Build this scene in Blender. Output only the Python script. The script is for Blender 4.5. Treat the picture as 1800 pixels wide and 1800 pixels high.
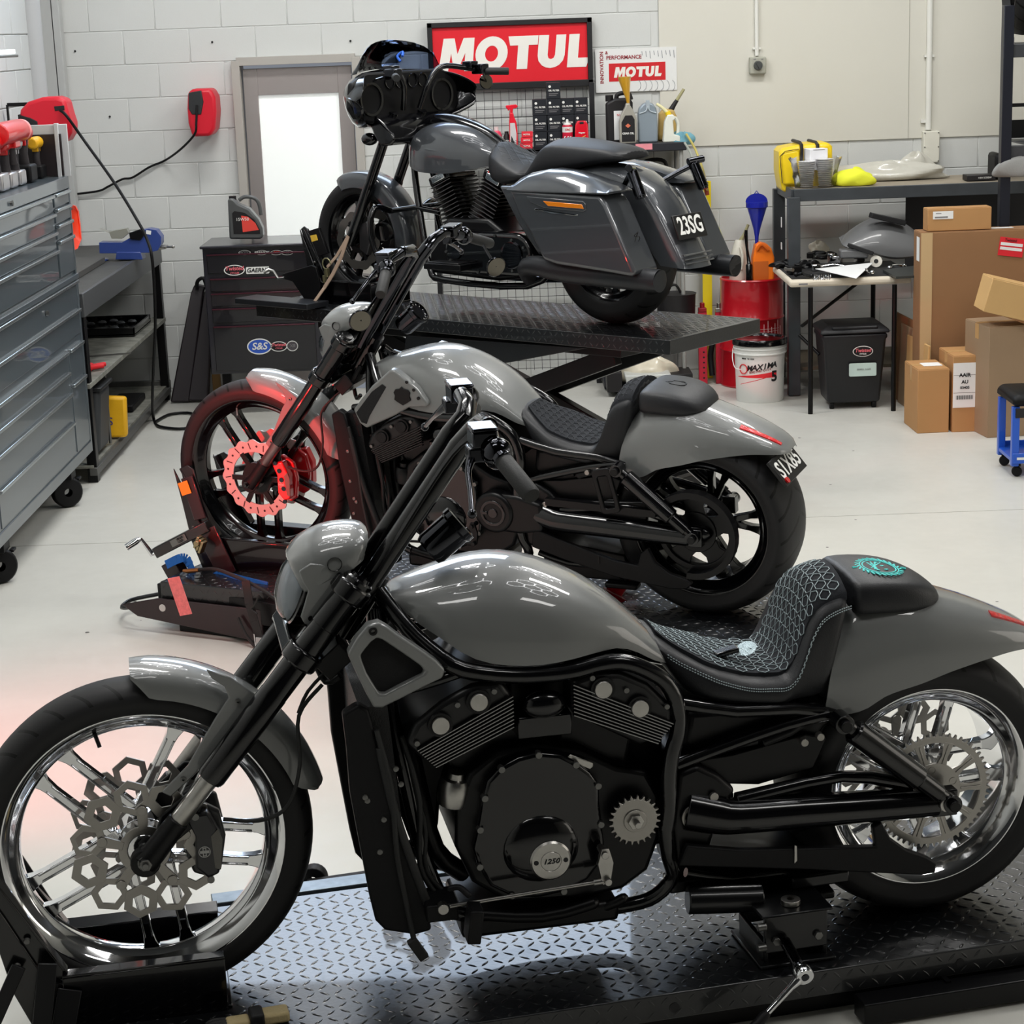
import bpy, bmesh, math, random
from mathutils import Vector, Matrix
random.seed(4)
for o in list(bpy.data.objects): bpy.data.objects.remove(o)
SC = bpy.context.scene
COL = SC.collection
pi = math.pi
def R(d): return math.radians(d)

# ------------------------------------------------------------------ camera
F, PITCH, ROLL, CH = 3480.0, R(13.8), R(2.1), 2.19
_f = Vector((0, math.cos(PITCH), -math.sin(PITCH))); _r = Vector((1, 0, 0)); _u = _r.cross(_f)
CR = math.cos(ROLL)*_r - math.sin(ROLL)*_u
CU = math.cos(ROLL)*_u + math.sin(ROLL)*_r
CC = Vector((0, 0, CH))
cd = bpy.data.cameras.new('camera'); cam = bpy.data.objects.new('camera', cd); COL.objects.link(cam)
cd.sensor_width = 36; cd.lens = F/1800*36; cd.clip_start = .05; cd.clip_end = 60
m = Matrix((CR, CU, -_f)).transposed().to_4x4(); m.translation = CC
cam.matrix_world = m
SC.camera = cam
def ray(px, py): return _f + CR*(px-900)/F - CU*(py-900)/F
def at(px, py, Y):
    "point of the room seen at this place on the plane y = Y"
    d = ray(px, py); return CC + d*(Y/d.y)
def atz(px, py, z=0.0):
    d = ray(px, py); return CC + d*((z-CH)/d.z)
def atx(px, py, x):
    d = ray(px, py); return CC + d*(x/d.x)

# ------------------------------------------------------------------ world, exposure, main lights
SC.view_settings.view_transform = 'Standard'; SC.view_settings.look = 'None'
SC.view_settings.gamma = 1; SC.view_settings.use_curve_mapping = False
SC.view_settings.exposure = -0.3
W = bpy.data.worlds.new('world'); SC.world = W; W.use_nodes = True
W.node_tree.nodes['Background'].inputs[0].default_value = (.8, .87, 1, 1)
W.node_tree.nodes['Background'].inputs[1].default_value = .3
def area(name, loc, sx, sy, power, col=(1, 1, 1), rot=(0, 0, 0)):
    l = bpy.data.lights.new(name, 'AREA'); l.shape = 'RECTANGLE'; l.size = sx; l.size_y = sy
    l.energy = power; l.color = col
    o = bpy.data.objects.new(name, l); COL.objects.link(o); o.location = loc; o.rotation_euler = rot
    return o
CEIL = 4.6
for i, (x, y, p) in enumerate(((-.9, 9.9, 105), (2.2, 9.9, 105), (-.9, 6.2, 100), (2.4, 6.2, 100), (-.9, 2.4, 30), (2.6, 2.4, 34))):
    area('ceiling_panel_light', (x, y, CEIL-.06), 1.6, .5, p, (1, .985, .95))
area('right_warm_light', (6.6, 4.0, 1.8), 3.0, 3.0, 60, (1, .93, .84), (0, R(90), 0))  # unseen warm area light before the right wall; no door is modelled
# red lamp out of frame at left, as a wheel spot and a floor spot
def spot(name, loc, target, power, cone, col, size=.05, blend=.5):
    l = bpy.data.lights.new(name, 'SPOT'); l.energy = power; l.color = col; l.spot_size = R(cone); l.spot_blend = blend; l.shadow_soft_size = size
    o = bpy.data.objects.new(name, l); COL.objects.link(o); o.location = loc; o.rotation_euler = (Vector(target)-Vector(loc)).to_track_quat('-Z', 'Y').to_euler(); return o
spot('red_lamp_light', (-1.95, 6.1, .85), (-.80, 7.33, .58), 330, 36, (1, .02, .02), .06, .8)
spot('red_floor_light', (-2.1, 5.5, 1.25), (-1.55, 5.95, 0), 85, 80, (1, .12, .10), .1, 1.0)

# ------------------------------------------------------------------ materials
def lin(c): c /= 255; return c/12.92 if c <= .04045 else ((c+.055)/1.055)**2.4
def rgb(r, g, b): return (lin(r), lin(g), lin(b), 1)
MATS = {}
def mat(name, col, rough=.5, metal=0., coat=0., spec=.5, em=0, var=0., vscale=8, bump=0., bscale=60, alpha=1., trans=0., ior=1.45, aniso=0.):
    if name in MATS: return MATS[name]
    m = bpy.data.materials.new(name); m.use_nodes = True; nt = m.node_tree; b = nt.nodes['Principled BSDF']
    if len(col) == 3: col = rgb(*col)
    b.inputs['Base Color'].default_value = col; b.inputs['Roughness'].default_value = rough
    b.inputs['Metallic'].default_value = metal; b.inputs['Coat Weight'].default_value = coat; b.inputs['Coat Roughness'].default_value = .03
    b.inputs['Specular IOR Level'].default_value = spec; b.inputs['IOR'].default_value = ior
    b.inputs['Transmission Weight'].default_value = trans; b.inputs['Alpha'].default_value = alpha
    if em: b.inputs['Emission Color'].default_value = col; b.inputs['Emission Strength'].default_value = em
    tc = nt.nodes.new('ShaderNodeTexCoord')
    if var:
        n = nt.nodes.new('ShaderNodeTexNoise'); n.inputs['Scale'].default_value = vscale; n.inputs['Detail'].default_value = 6
        nt.links.new(tc.outputs['Object'], n.inputs['Vector'])
        r = nt.nodes.new('ShaderNodeValToRGB'); nt.links.new(n.outputs['Fac'], r.inputs['Fac'])
        r.color_ramp.elements[0].position = .3; r.color_ramp.elements[1].position = .7
        r.color_ramp.elements[0].color = tuple(c*(1-var) for c in col[:3])+(1,); r.color_ramp.elements[1].color = tuple(min(1, c*(1+var)) for c in col[:3])+(1,)
        nt.links.new(r.outputs['Color'], b.inputs['Base Color'])
    if bump:
        n = nt.nodes.new('ShaderNodeTexNoise'); n.inputs['Scale'].default_value = bscale; n.inputs['Detail'].default_value = 4
        nt.links.new(tc.outputs['Object'], n.inputs['Vector'])
        bp = nt.nodes.new('ShaderNodeBump'); bp.inputs['Strength'].default_value = bump; bp.inputs['Distance'].default_value = .002
        nt.links.new(n.outputs['Fac'], bp.inputs['Height']); nt.links.new(bp.outputs['Normal'], b.inputs['Normal'])
    MATS[name] = m; return m
PAINT = mat('grey_gloss_paint', (112, 114, 113), .4, 0, 1.0)
PAINT2 = mat('dark_grey_metallic_paint', (58, 61, 65), .38, .3, 1.0)
BLACK = mat('gloss_black_paint', (4, 4, 6), .18, 0, .5, .35)
SATIN = mat('satin_black_powder_coat', (6, 6, 8), .36, 0, 0, .32)
MATTE = mat('matt_black_plastic', (11, 11, 13), .5, 0, 0, .25, bump=.15, bscale=400)
CHROME = mat('polished_chrome', (225, 226, 228), .07, 1.0)
BLKCHROME = mat('black_chrome', (60, 61, 65), .08, 1.0)
BRUSHED = mat('brushed_steel', (170, 168, 164), .3, 1.0, var=.08, vscale=30)
STEEL = mat('machined_steel', (150, 147, 142), .33, .9)
BOLT = mat('dull_bolt_steel', (110, 110, 108), .35, .9)
LEATHER = mat('black_seat_vinyl', (27, 28, 31), .48, 0, 0, .45, bump=.25, bscale=350)
SUEDE = mat('charcoal_quilted_suede', (36, 38, 42), .85, 0, 0, .25, bump=.3, bscale=260)
STITCH = mat('pale_grey_thread', (150, 164, 168), .6)
TEAL = mat('teal_embroidery', (70, 200, 195), .6)
LENSRED = mat('red_lens', (190, 8, 14), .12, 0, 1, em=0)
LENSAMB = mat('amber_lens', (215, 120, 10), .15, 0, 1)
RUBBER = mat('grip_rubber', (26, 27, 27), .6, bump=.3, bscale=300)
RED = mat('red_paint', (196, 14, 24), .35, 0, .4)
WHITEPL = mat('white_plastic', (226, 226, 222), .4)
PAPER = mat('white_paper', (228, 229, 228), .8)
INK = mat('black_ink', (20, 20, 22), .6)
WINK = mat('white_ink', (232, 232, 228), .6)
REDINK = mat('red_ink', (205, 28, 36), .55)
def clear_glass(name, tint, rough=.02):
    m = bpy.data.materials.new(name); m.use_nodes = True; nt = m.node_tree; nt.nodes.clear()
    o = nt.nodes.new('ShaderNodeOutputMaterial'); t = nt.nodes.new('ShaderNodeBsdfTransparent'); g = nt.nodes.new('ShaderNodeBsdfGlossy')
    mx = nt.nodes.new('ShaderNodeMixShader'); fr = nt.nodes.new('ShaderNodeFresnel'); fr.inputs['IOR'].default_value = 1.5
    t.inputs[0].default_value = rgb(*tint); g.inputs['Roughness'].default_value = rough
    nt.links.new(fr.outputs[0], mx.inputs[0]); nt.links.new(t.outputs[0], mx.inputs[1]); nt.links.new(g.outputs[0], mx.inputs[2]); nt.links.new(mx.outputs[0], o.inputs[0])
    return m
GLASS = clear_glass('clear_lens', (235, 238, 240)); SMOKE = clear_glass('smoked_screen', (178, 188, 206)); FILM = clear_glass('clear_film', (248, 248, 246), .2)
def tyre_mat(name, n, k):
    "black rubber with moulded tread cuts as relief; wheels turn about local y"
    m = mat(name, (10, 10, 11), .55, 0, 0, .3); nt = m.node_tree; b = nt.nodes['Principled BSDF']
    tc = nt.nodes.new('ShaderNodeTexCoord'); sp = nt.nodes.new('ShaderNodeSeparateXYZ'); nt.links.new(tc.outputs['Object'], sp.inputs[0])
    def mth(op, a, c=None):
        q = nt.nodes.new('ShaderNodeMath'); q.operation = op
        for i, v in enumerate((a, c)):
            if v is None: continue
            if isinstance(v, (int, float)): q.inputs[i].default_value = v
            else: nt.links.new(v, q.inputs[i])
        return q.outputs[0]
    ang = mth('ARCTAN2', sp.outputs[2], sp.outputs[0]); av = mth('ABSOLUTE', sp.outputs[1])
    ph = mth('ADD', mth('MULTIPLY', ang, n/(2*pi)), mth('MULTIPLY', av, k))
    fr = mth('FRACT', ph); line = mth('LESS_THAN', mth('ABSOLUTE', mth('SUBTRACT', fr, .5)), .07)
    rad = mth('SQRT', mth('ADD', mth('MULTIPLY', sp.outputs[0], sp.outputs[0]), mth('MULTIPLY', sp.outputs[2], sp.outputs[2])))
    msk = mth('MULTIPLY', mth('GREATER_THAN', av, .014), line)
    mr = nt.nodes.new('ShaderNodeValue'); mr.name = 'rmin'; mr.outputs[0].default_value = .3
    msk = mth('MULTIPLY', msk, mth('GREATER_THAN', rad, mr.outputs[0]))
    bp = nt.nodes.new('ShaderNodeBump'); bp.inputs['Strength'].default_value = 1; bp.inputs['Distance'].default_value = .004
    nt.links.new(mth('SUBTRACT', 1.0, msk), bp.inputs['Height']); nt.links.new(bp.outputs['Normal'], b.inputs['Normal'])
    mx = nt.nodes.new('ShaderNodeMix'); mx.data_type = 'RGBA'; mx.inputs[6].default_value = rgb(33, 33, 34); mx.inputs[7].default_value = rgb(3, 3, 3)
    nt.links.new(msk, mx.inputs[0]); nt.links.new(mx.outputs[2], b.inputs['Base Color'])
    return m, mr
TYREF, _v = tyre_mat('front_tyre_rubber', 34, 11); _v.outputs[0].default_value = .345
TYRER, _v = tyre_mat('rear_tyre_rubber', 22, 7); _v.outputs[0].default_value = .29

# ------------------------------------------------------------------ mesh helpers
class MB:
    def __init__(s): s.v = []; s.f = []
    def add(s, vs, fs):
        n = len(s.v); s.v += [tuple(p) for p in vs]; s.f += [tuple(i+n for i in f) for f in fs]; return s
    def box(s, c, d, rot=None, taper=1.0):
        x, y, z = d[0]/2, d[1]/2, d[2]/2; t = taper
        vs = [Vector(p) for p in ((-x, -y, -z), (x, -y, -z), (x, y, -z), (-x, y, -z), (-x*t, -y*t, z), (x*t, -y*t, z), (x*t, y*t, z), (-x*t, y*t, z))]
        if rot: vs = [rot @ p for p in vs]
        c = Vector(c); return s.add([p+c for p in vs], [(0, 3, 2, 1), (4, 5, 6, 7), (0, 1, 5, 4), (1, 2, 6, 5), (2, 3, 7, 6), (3, 0, 4, 7)])
    def bar(s, a, b, w, h, up=(0, 0, 1)):
        a = Vector(a); b = Vector(b); d = (b-a); L = d.length; d.normalize(); x = d.cross(Vector(up))
        if x.length < 1e-4: x = d.cross(Vector((1, 0, 0)))
        x.normalize(); u = x.cross(d); m = Matrix((x, d, u)).transposed()
        return s.box((a+b)/2, (w, L, h), m)
    def rings(s, rs, cap=True, close=False):
        n = len(rs[0]); vs = [p for r in rs for p in r]; fs = []
        k = len(rs)
        for i in range(k if close else k-1):
            for j in range(n):
                a = i*n+j; b = i*n+(j+1) % n; c = ((i+1) % k)*n+(j+1) % n; d = ((i+1) % k)*n+j
                fs.append((a, b, c, d))
        if cap and not close: fs.append(tuple(range(n-1, -1, -1))); fs.append(tuple(range((k-1)*n, k*n)))
        return s.add(vs, fs)
    def tube(s, pts, r, n=10, cap=True, smooth=0):
        pts = [Vector(p) for p in pts]
        rr = list(r) if isinstance(r, (list, tuple)) else [r]*len(pts)
        if smooth: pts, rr = spline(pts, rr, smooth)
        t0 = (pts[1]-pts[0]).normalized(); x = t0.orthogonal().normalized(); rs = []
        for i, p in enumerate(pts):
            t = (pts[min(i+1, len(pts)-1)]-pts[max(i-1, 0)]).normalized()
            x = (x-t*x.dot(t)).normalized(); y = t.cross(x)
            rs.append([p+(x*math.cos(a)+y*math.sin(a))*rr[i] for a in [2*pi*k/n for k in range(n)]])
        return s.rings(rs, cap)
    def lathe(s, prof, o=(0, 0, 0), axis=(0, 0, 1), n=24, closed=False, a0=0, a1=2*pi):
        "prof: (radius, height along axis)"
        o = Vector(o); ax = Vector(axis).normalized()
        x = Vector((1, 0, 0)) if abs(ax.x) < .9 else Vector((0, 0, 1)); x = (x-ax*x.dot(ax)).normalized(); y = ax.cross(x)
        full = abs(a1-a0-2*pi) < 1e-6; cnt = n if full else n+1; k = len(prof); vs = []; fs = []
        for i in range(cnt):
            a = a0+(a1-a0)*i/n; d = x*math.cos(a)+y*math.sin(a)
            vs += [o+d*max(r, 1e-5)+ax*h for r, h in prof]
        for i in range(n):
            j = (i+1) % cnt
            for q in range(k if closed else k-1):
                q2 = (q+1) % k; fs.append((i*k+q, j*k+q, j*k+q2, i*k+q2))
        return s.add(vs, fs)
    def cyl(s, a, b, r, n=16, r2=None):
        a = Vector(a); b = Vector(b); r2 = r if r2 is None else r2
        return s.lathe([(0, 0), (r, 0), (r2, (b-a).length), (0, (b-a).length)], a, b-a, n)
    def ball(s, c, r, n=14, sc=(1, 1, 1)):
        c = Vector(c); k = n//2
        rs = [[c+Vector((math.sin(t)*math.cos(a)*r*sc[0], math.sin(t)*math.sin(a)*r*sc[1], math.cos(t)*r*sc[2])) for a in [2*pi*j/n for j in range(n)]] for t in [pi*(i+.02*(i == 0)-.02*(i == k))/k for i in range(k+1)]]
        return s.rings(rs)
    def prism(s, out, h0, h1, plane='xz', hole=None):
        "outline in the given plane, extruded along the third axis; hole: inner outline with the same count"
        def P(a, b, h): return {'xz': (a, h, b), 'xy': (a, b, h), 'yz': (h, a, b)}[plane]
        n = len(out)
        if hole is None:
            return s.add([P(a, b, h0) for a, b in out]+[P(a, b, h1) for a, b in out],
                         [tuple(range(n-1, -1, -1)), tuple(range(n, 2*n))]+[(i, (i+1) % n, n+(i+1) % n, n+i) for i in range(n)])
        vs = [P(a, b, h0) for a, b in out]+[P(a, b, h0) for a, b in hole]+[P(a, b, h1) for a, b in out]+[P(a, b, h1) for a, b in hole]; fs = []
        for i in range(n):
            j = (i+1) % n
            fs += [(i, j, n+j, n+i), (2*n+i, 3*n+i, 3*n+j, 2*n+j), (i, 2*n+i, 2*n+j, j), (n+i, n+j, 3*n+j, 3*n+i)]
        return s.add(vs, fs)
    def obj(s, name, m=None, parent=None, bevel=0, seg=2, sharp=40, origin=None, sub=0):
        me = bpy.data.meshes.new(name)
        if origin is not None:
            og = Vector(origin); s.v = [tuple(Vector(p)-og) for p in s.v]
        me.from_pydata(s.v, [], s.f)
        bm = bmesh.new(); bm.from_mesh(me); bmesh.ops.recalc_face_normals(bm, faces=bm.faces); bm.to_mesh(me); bm.free()
        me.polygons.foreach_set('use_smooth', [True]*len(me.polygons))
        me.set_sharp_from_angle(angle=R(sharp))
        o = bpy.data.objects.new(name, me); COL.objects.link(o)
        if m: me.materials.append(m)
        if parent: o.parent = parent
        if origin is not None: o.location = og
        if sub:
            q = o.modifiers.new('s', 'SUBSURF'); q.levels = q.render_levels = sub
        if bevel:
            q = o.modifiers.new('b', 'BEVEL'); q.width = bevel; q.segments = seg; q.limit_method = 'ANGLE'; q.angle_limit = R(45)
        return o
def spline(pts, rr, k):
    n = len(pts); P = []; Q = []
    for i in range(n-1):
        p0, p1, p2, p3 = pts[max(i-1, 0)], pts[i], pts[i+1], pts[min(i+2, n-1)]
        for j in range(k):
            t = j/k
            P.append(.5*((2*p1)+(p2-p0)*t+(2*p0-5*p1+4*p2-p3)*t*t+(3*p1-p0-3*p2+p3)*t**3)); Q.append(rr[i]*(1-t)+rr[i+1]*t)
    P.append(pts[-1]); Q.append(rr[-1]); return P, Q
def interp(tab, x):
    if x <= tab[0][0]: return tab[0][1]
    for (a, p), (b, q) in zip(tab, tab[1:]):
        if x <= b: return p+(q-p)*(x-a)/(b-a)
    return tab[-1][1]
def smooth_tab(tab, x):
    "Catmull-Rom style smooth table lookup"
    if x <= tab[0][0]: return tab[0][1]
    if x >= tab[-1][0]: return tab[-1][1]
    for i in range(len(tab)-1):
        if x <= tab[i+1][0]: break
    x0, y0 = tab[i]; x1, y1 = tab[i+1]
    def sl(k):
        if k == 0: return (tab[1][1]-tab[0][1])/(tab[1][0]-tab[0][0])
        if k == len(tab)-1: return (tab[k][1]-tab[k-1][1])/(tab[k][0]-tab[k-1][0])
        return (tab[k+1][1]-tab[k-1][1])/(tab[k+1][0]-tab[k-1][0])
    h = x1-x0; t = (x-x0)/h
    return (2*t**3-3*t*t+1)*y0+(t**3-2*t*t+t)*h*sl(i)+(-2*t**3+3*t*t)*y1+(t**3-t*t)*h*sl(i+1)
def circ(cx, cy, r, n=24, a0=0, ry=None): return [(cx+r*math.cos(a0+2*pi*i/n), cy+(ry or r)*math.sin(a0+2*pi*i/n)) for i in range(n)]
def rrect(x0, y0, x1, y1, r, k=4):
    o = []
    for cx, cy, a in ((x1-r, y1-r, 0), (x0+r, y1-r, 90), (x0+r, y0+r, 180), (x1-r, y0+r, 270)):
        o += [(cx+r*math.cos(R(a+90*i/k)), cy+r*math.sin(R(a+90*i/k))) for i in range(k+1)]
    return o
def tag(o, label=None, cat=None, group=None, kind=None):
    for k, v in (('label', label), ('category', cat), ('group', group), ('kind', kind)):
        if v: o[k] = v
    return o
def thing(name, label, cat, loc=(0, 0, 0), rotz=0, group=None):
    o = bpy.data.objects.new(name, None); COL.objects.link(o); o.location = loc; o.rotation_euler = (0, 0, rotz); o.empty_display_size = .1
    return tag(o, label, cat, group)
def struct(o): o['kind'] = 'structure'; return o
def stuff(o): o['kind'] = 'stuff'; return o
def dup(root, loc, rotz=None, label=None):
    r = root.copy(); COL.objects.link(r); r.location = loc
    if rotz is not None: r.rotation_euler = (0, 0, rotz)
    if label: r['label'] = label
    for ch in list(root.children):
        c = ch.copy(); COL.objects.link(c); c.parent = r
        for g in ch.children:
            d = g.copy(); COL.objects.link(d); d.parent = c
    return r
def text(s, size, m, parent, loc, rot, name='lettering', bold=.0, shear=0, depth=.0006, align='CENTER', sx=1.0):
    cu = bpy.data.curves.new('t', 'FONT'); cu.body = s; cu.size = size; cu.offset = bold*size; cu.shear = shear; cu.extrude = depth
    cu.align_x = align; cu.align_y = 'CENTER'; cu.resolution_u = 3
    t = bpy.data.objects.new('t', cu); COL.objects.link(t)
    bpy.context.view_layer.update()
    me = bpy.data.meshes.new_from_object(t.evaluated_get(bpy.context.evaluated_depsgraph_get()))
    bpy.data.objects.remove(t); bpy.data.curves.remove(cu)
    me.materials.clear(); me.materials.append(m); me.name = name
    o = bpy.data.objects.new(name, me); COL.objects.link(o); o.parent = parent; o.location = loc; o.rotation_euler = rot; o.scale = (sx, 1, 1)
    return o
FRONT = (R(90), 0, 0)      # lettering that faces -y
# ================================================================== THE ROOM
YW, XL, XR, YB = 12.35, -2.75, 6.8, -3.0
def floor_mat():
    m = mat('grey_epoxy_floor', (196, 195, 188), .38, var=.03, vscale=3); nt = m.node_tree; b = nt.nodes['Principled BSDF']
    tc = nt.nodes.new('ShaderNodeTexCoord'); n = nt.nodes.new('ShaderNodeTexNoise'); n.inputs['Scale'].default_value = 14; n.inputs['Detail'].default_value = 8
    nt.links.new(tc.outputs['Object'], n.inputs['Vector']); r = nt.nodes.new('ShaderNodeMapRange'); r.inputs[3].default_value = .22; r.inputs[4].default_value = .5
    nt.links.new(n.outputs['Fac'], r.inputs[0]); nt.links.new(r.outputs[0], b.inputs['Roughness'])
    return m
FLOOR = floor_mat()
WALLP = mat('painted_block_wall', (205, 207, 205), .75, bump=.2, bscale=120, var=.015, vscale=2)
PLAST = mat('cream_plaster_wall', (212, 210, 200), .7, var=.012, vscale=1.5)
# floor in two pours with an open joint between them
mb = MB(); mb.box(((XL+XR)/2, (8.61+YB)/2, -.05), (XR-XL, 8.61-YB, .1)); mb.box(((XL+XR)/2, (8.616+YW)/2, -.05), (XR-XL, YW-8.616, .1)); mb.box(((XL+XR)/2, 8.613, -.06), (XR-XL, .01, .08))
fl = struct(mb.obj('floor', FLOOR))
mb = MB()
for k in range(70):
    x = random.uniform(-1.8, 3); y = random.uniform(4.6, 11); r = random.uniform(.004, .012)
    if -1.2 < x < 1.4 and y < 8: continue
    mb.add([(x+r*random.uniform(.5, 1)*math.cos(a), y+r*random.uniform(.5, 1)*math.sin(a), .0006) for a in [i*pi/3 for i in range(6)]], [(0, 1, 2, 3, 4, 5)])
stuff(mb.obj('floor_scuff', mat('floor_grime', (90, 88, 84), .7), fl))
mb = MB(); mb.box(((XL+XR)/2, (YB+YW)/2, CEIL+.05), (XR-XL, YW-YB, .1)); ce = struct(mb.obj('ceiling', mat('ceiling_dark', (70, 72, 74), .8)))
mb = MB(); mb.box(((XL+XR)/2, YB-.05, CEIL/2), (XR-XL, .1, CEIL)); struct(mb.obj('wall_front', mat('far_workshop_paint', (58, 59, 60), .7)))
mb = MB(); mb.box((XR+.05, (YB+YW)/2, CEIL/2), (.1, YW-YB, CEIL)); struct(mb.obj('wall_right', PLAST))
mb = MB(); mb.box((XL-.05, (YB+YW)/2, CEIL/2), (.1, YW-YB, CEIL)); wl = struct(mb.obj('wall_left', WALLP))
# back wall: opening for the door between x0 and x1
DX0, DX1, DZ = at(412, 110, YW).x, at(629, 103, YW).x, 2.04
SPLIT = at(1158, 60, YW).x
T = .2
mb = MB()
mb.box(((XL+DX0)/2, YW+T/2, CEIL/2), (DX0-XL, T, CEIL)); mb.box(((DX1+XR)/2, YW+T/2, CEIL/2), (XR-DX1, T, CEIL))
mb.box(((DX0+DX1)/2, YW+T/2, (DZ+CEIL)/2), (DX1-DX0, T, CEIL-DZ))
wb = struct(mb.obj('wall_back', WALLP))
mb = MB(); mb.box(((SPLIT+XR)/2, YW-.008, (1.43+CEIL)/2), (XR-SPLIT, .016, CEIL-1.43)); struct(mb.obj('plaster_panel', PLAST, wb))
mb = MB(); x = at(1597, 100, YW).x; mb.box((x, YW-.017, (1.43+CEIL)/2), (.004, .003, CEIL-1.43)); struct(mb.obj('panel_joint', mat('joint_grey', (176, 174, 164), .7), wb))  # thin strip, slightly darker than the plaster
# concrete blocks, one object each
bl = MB(); bl.box((0, 0, 0), (.394, .012, .194)); b0 = bl.obj('block', WALLP, wb, bevel=.003, seg=1)
def place_block(x0, x1, z, wall, first=[True]):
    if first[0]: o = b0; first[0] = False
    else: o = b0.copy(); COL.objects.link(o)
    o.parent = wall; o.location = ((x0+x1)/2, YW+.0015, z+.1); o.scale = ((x1-x0-.004)/.394, 1, 1.01); return o
# courses measured down from the door head
ZC = [DZ-.2*k for k in range(11)]+[DZ+.2*k for k in (1, 2)]
for z in sorted(ZC):
    zb = z-.2
    if zb < -.001: continue
    off = .2 if int(round((DZ-z)/.2)) % 2 else 0
    x = XL-.1+off*1.0
    while x < 3.6:
        a, b = x+.0, x+.4; x += .4
        a = max(a, XL); lim = SPLIT if z > 1.45 else 3.6
        if a >= lim-.03: break
        b = min(b, lim)
        if z <= DZ+.01:
            if b > DX0 and a < DX0: b = DX0
            elif a < DX1 and b > DX1: a = DX1
            elif a >= DX0 and b <= DX1: continue
        if b-a < .05: continue
        place_block(a, b, zb if zb > 0 else 0.0, wb)
# blocks of the left wall that show above the tool chest
for z in [DZ-.2*k for k in range(0, 3)]+[DZ+.2, DZ+.4]:
    for k in range(6):
        y = 10.0+.4*k+(.2 if int(round((z-DZ)/.2)) % 2 else 0)
        if y+.4 > YW: continue
        o = b0.copy(); COL.objects.link(o); o.parent = wl; o.location = (XL+.004, y+.2, z-.1); o.rotation_euler = (0, 0, R(90)); o.scale = (1, 1, 1)
# two drill holes in the block wall
mb = MB()
for px, py in ((132, 90), (373, 74), (616, 72), (193, 205)):
    p = at(px, py, YW-.012); mb.lathe([(.007, 0), (.0, .0005)], p+Vector((0, -.001, 0)), (0, -1, 0), 8)
mb.obj('anchor_hole', INK, wb)
# corner steel column and grey downpipe
mb = MB()
for px, w in ((88, .075), (103, .05)):
    p = at(px, 60, YW-.05); mb.box((p.x, YW-.06, CEIL/2), (w, .09, CEIL))
struct(mb.obj('trim_1', mat('corner_steel_paint', (186, 188, 187), .6), None, bevel=.003))
p = at(60, 100, YW-.3)
pipe = MB(); pipe.tube([(p.x, YW-.3, 0), (p.x, YW-.3, CEIL)], .062, 24)
tag(pipe.obj('downpipe', mat('grey_pvc', (186, 188, 190), .35)), 'thick pale grey vertical downpipe in the left corner of the workshop', 'pipe')
# ---- back door
d = struct(bpy.data.objects.new('door_1', None)); COL.objects.link(d); d.location = ((DX0+DX1)/2, YW, 0)
w = DX1-DX0; ALU = mat('dull_aluminium', (165, 158, 156), .45, .6); ALU2 = mat('door_frame_grey', (172, 168, 162), .6)
mb = MB()
mb.box((-w/2+.01, .04, DZ/2), (.05, .2, DZ)); mb.box((w/2-.01, .04, DZ/2), (.05, .2, DZ)); mb.box((0, .042, DZ-.005), (w-.032, .2, .05)); mb.obj('door_frame', ALU2, d, bevel=.002)
mb = MB(); s = .085
x0, x1 = -w/2+.045, w/2-.045
mb.box((x0+s/2, .03, DZ/2), (s, .04, DZ-.1)); mb.box((x1-s/2, .03, DZ/2), (s, .04, DZ-.1)); mb.box((0, .03, DZ-.045-.085), (x1-x0-2*s, .04, .16)); mb.box((0, .03, .12), (x1-x0-2*s, .04, .22))
mb.obj('door_leaf', ALU, d, bevel=.002)
mb = MB(); mb.box((0, .034, (DZ-.21+.23)/2), (x1-x0-2*s, .008, DZ-.44)); mb.obj('frosted_pane', mat('frosted_glass_daylight', (238, 242, 240), .3, em=.42), d)

# unseen glowing clerestory window, added for the bright reflections on the lift plates
wn = struct(bpy.data.objects.new('added_window', None)); COL.objects.link(wn); wn.location = (0, YW, 0)
for k in range(4):
    mb = MB(); mb.box((-1.75+.70*k, -.012, 3.75), (.69, .01, 1.15)); mb.obj('pane', mat('added_window_glow', (214, 232, 255), .4, em=8), wn)
mb = MB(); mb.box((-.70, -.01, 3.14), (2.85, .03, .05)); mb.box((-.70, -.01, 4.36), (2.85, .03, .05)); mb.obj('window_frame', ALU, wn)
# ---- hexagonal LED ceiling lights, each cell a ring of six tubes
HEX = mat('led_tube', (255, 255, 255), .4, em=16)
hexr = MB()
rh = .36
for i in range(6):
    a, b = R(60*i), R(60*i+60)
    hexr.tube([(rh*math.cos(a), rh*math.sin(a), 0), (rh*math.cos(b), rh*math.sin(b), 0)], .02, 6)
hx = None; WHERE = {(-.8, 4.6): 'front left', (1.7, 4.6): 'front right', (-.8, 8.3): 'rear left', (1.7, 8.3): 'rear right'}
for cx, cy in ((-.8, 4.6), (1.7, 4.6), (-.8, 8.3), (1.7, 8.3)):
    L_ = thing('hexagonal_light', 'honeycomb of white led tubes under the ceiling, '+WHERE[(cx, cy)]+' one', 'ceiling light', (cx, cy, CEIL-.35))
    for q, (i, j) in enumerate(((0, 0), (1, 0), (0, 1), (-1, 1), (-1, 0), (1, -1))):
        x = (i+j*.5)*rh*1.78; y = j*rh*1.54
        if hx is None: hx = o = hexr.obj('led_ring', HEX)
        else: o = hx.copy(); COL.objects.link(o)
        o.parent = L_; o.location = (x, y, 0); o.rotation_euler = (0, 0, R(30))
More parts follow.
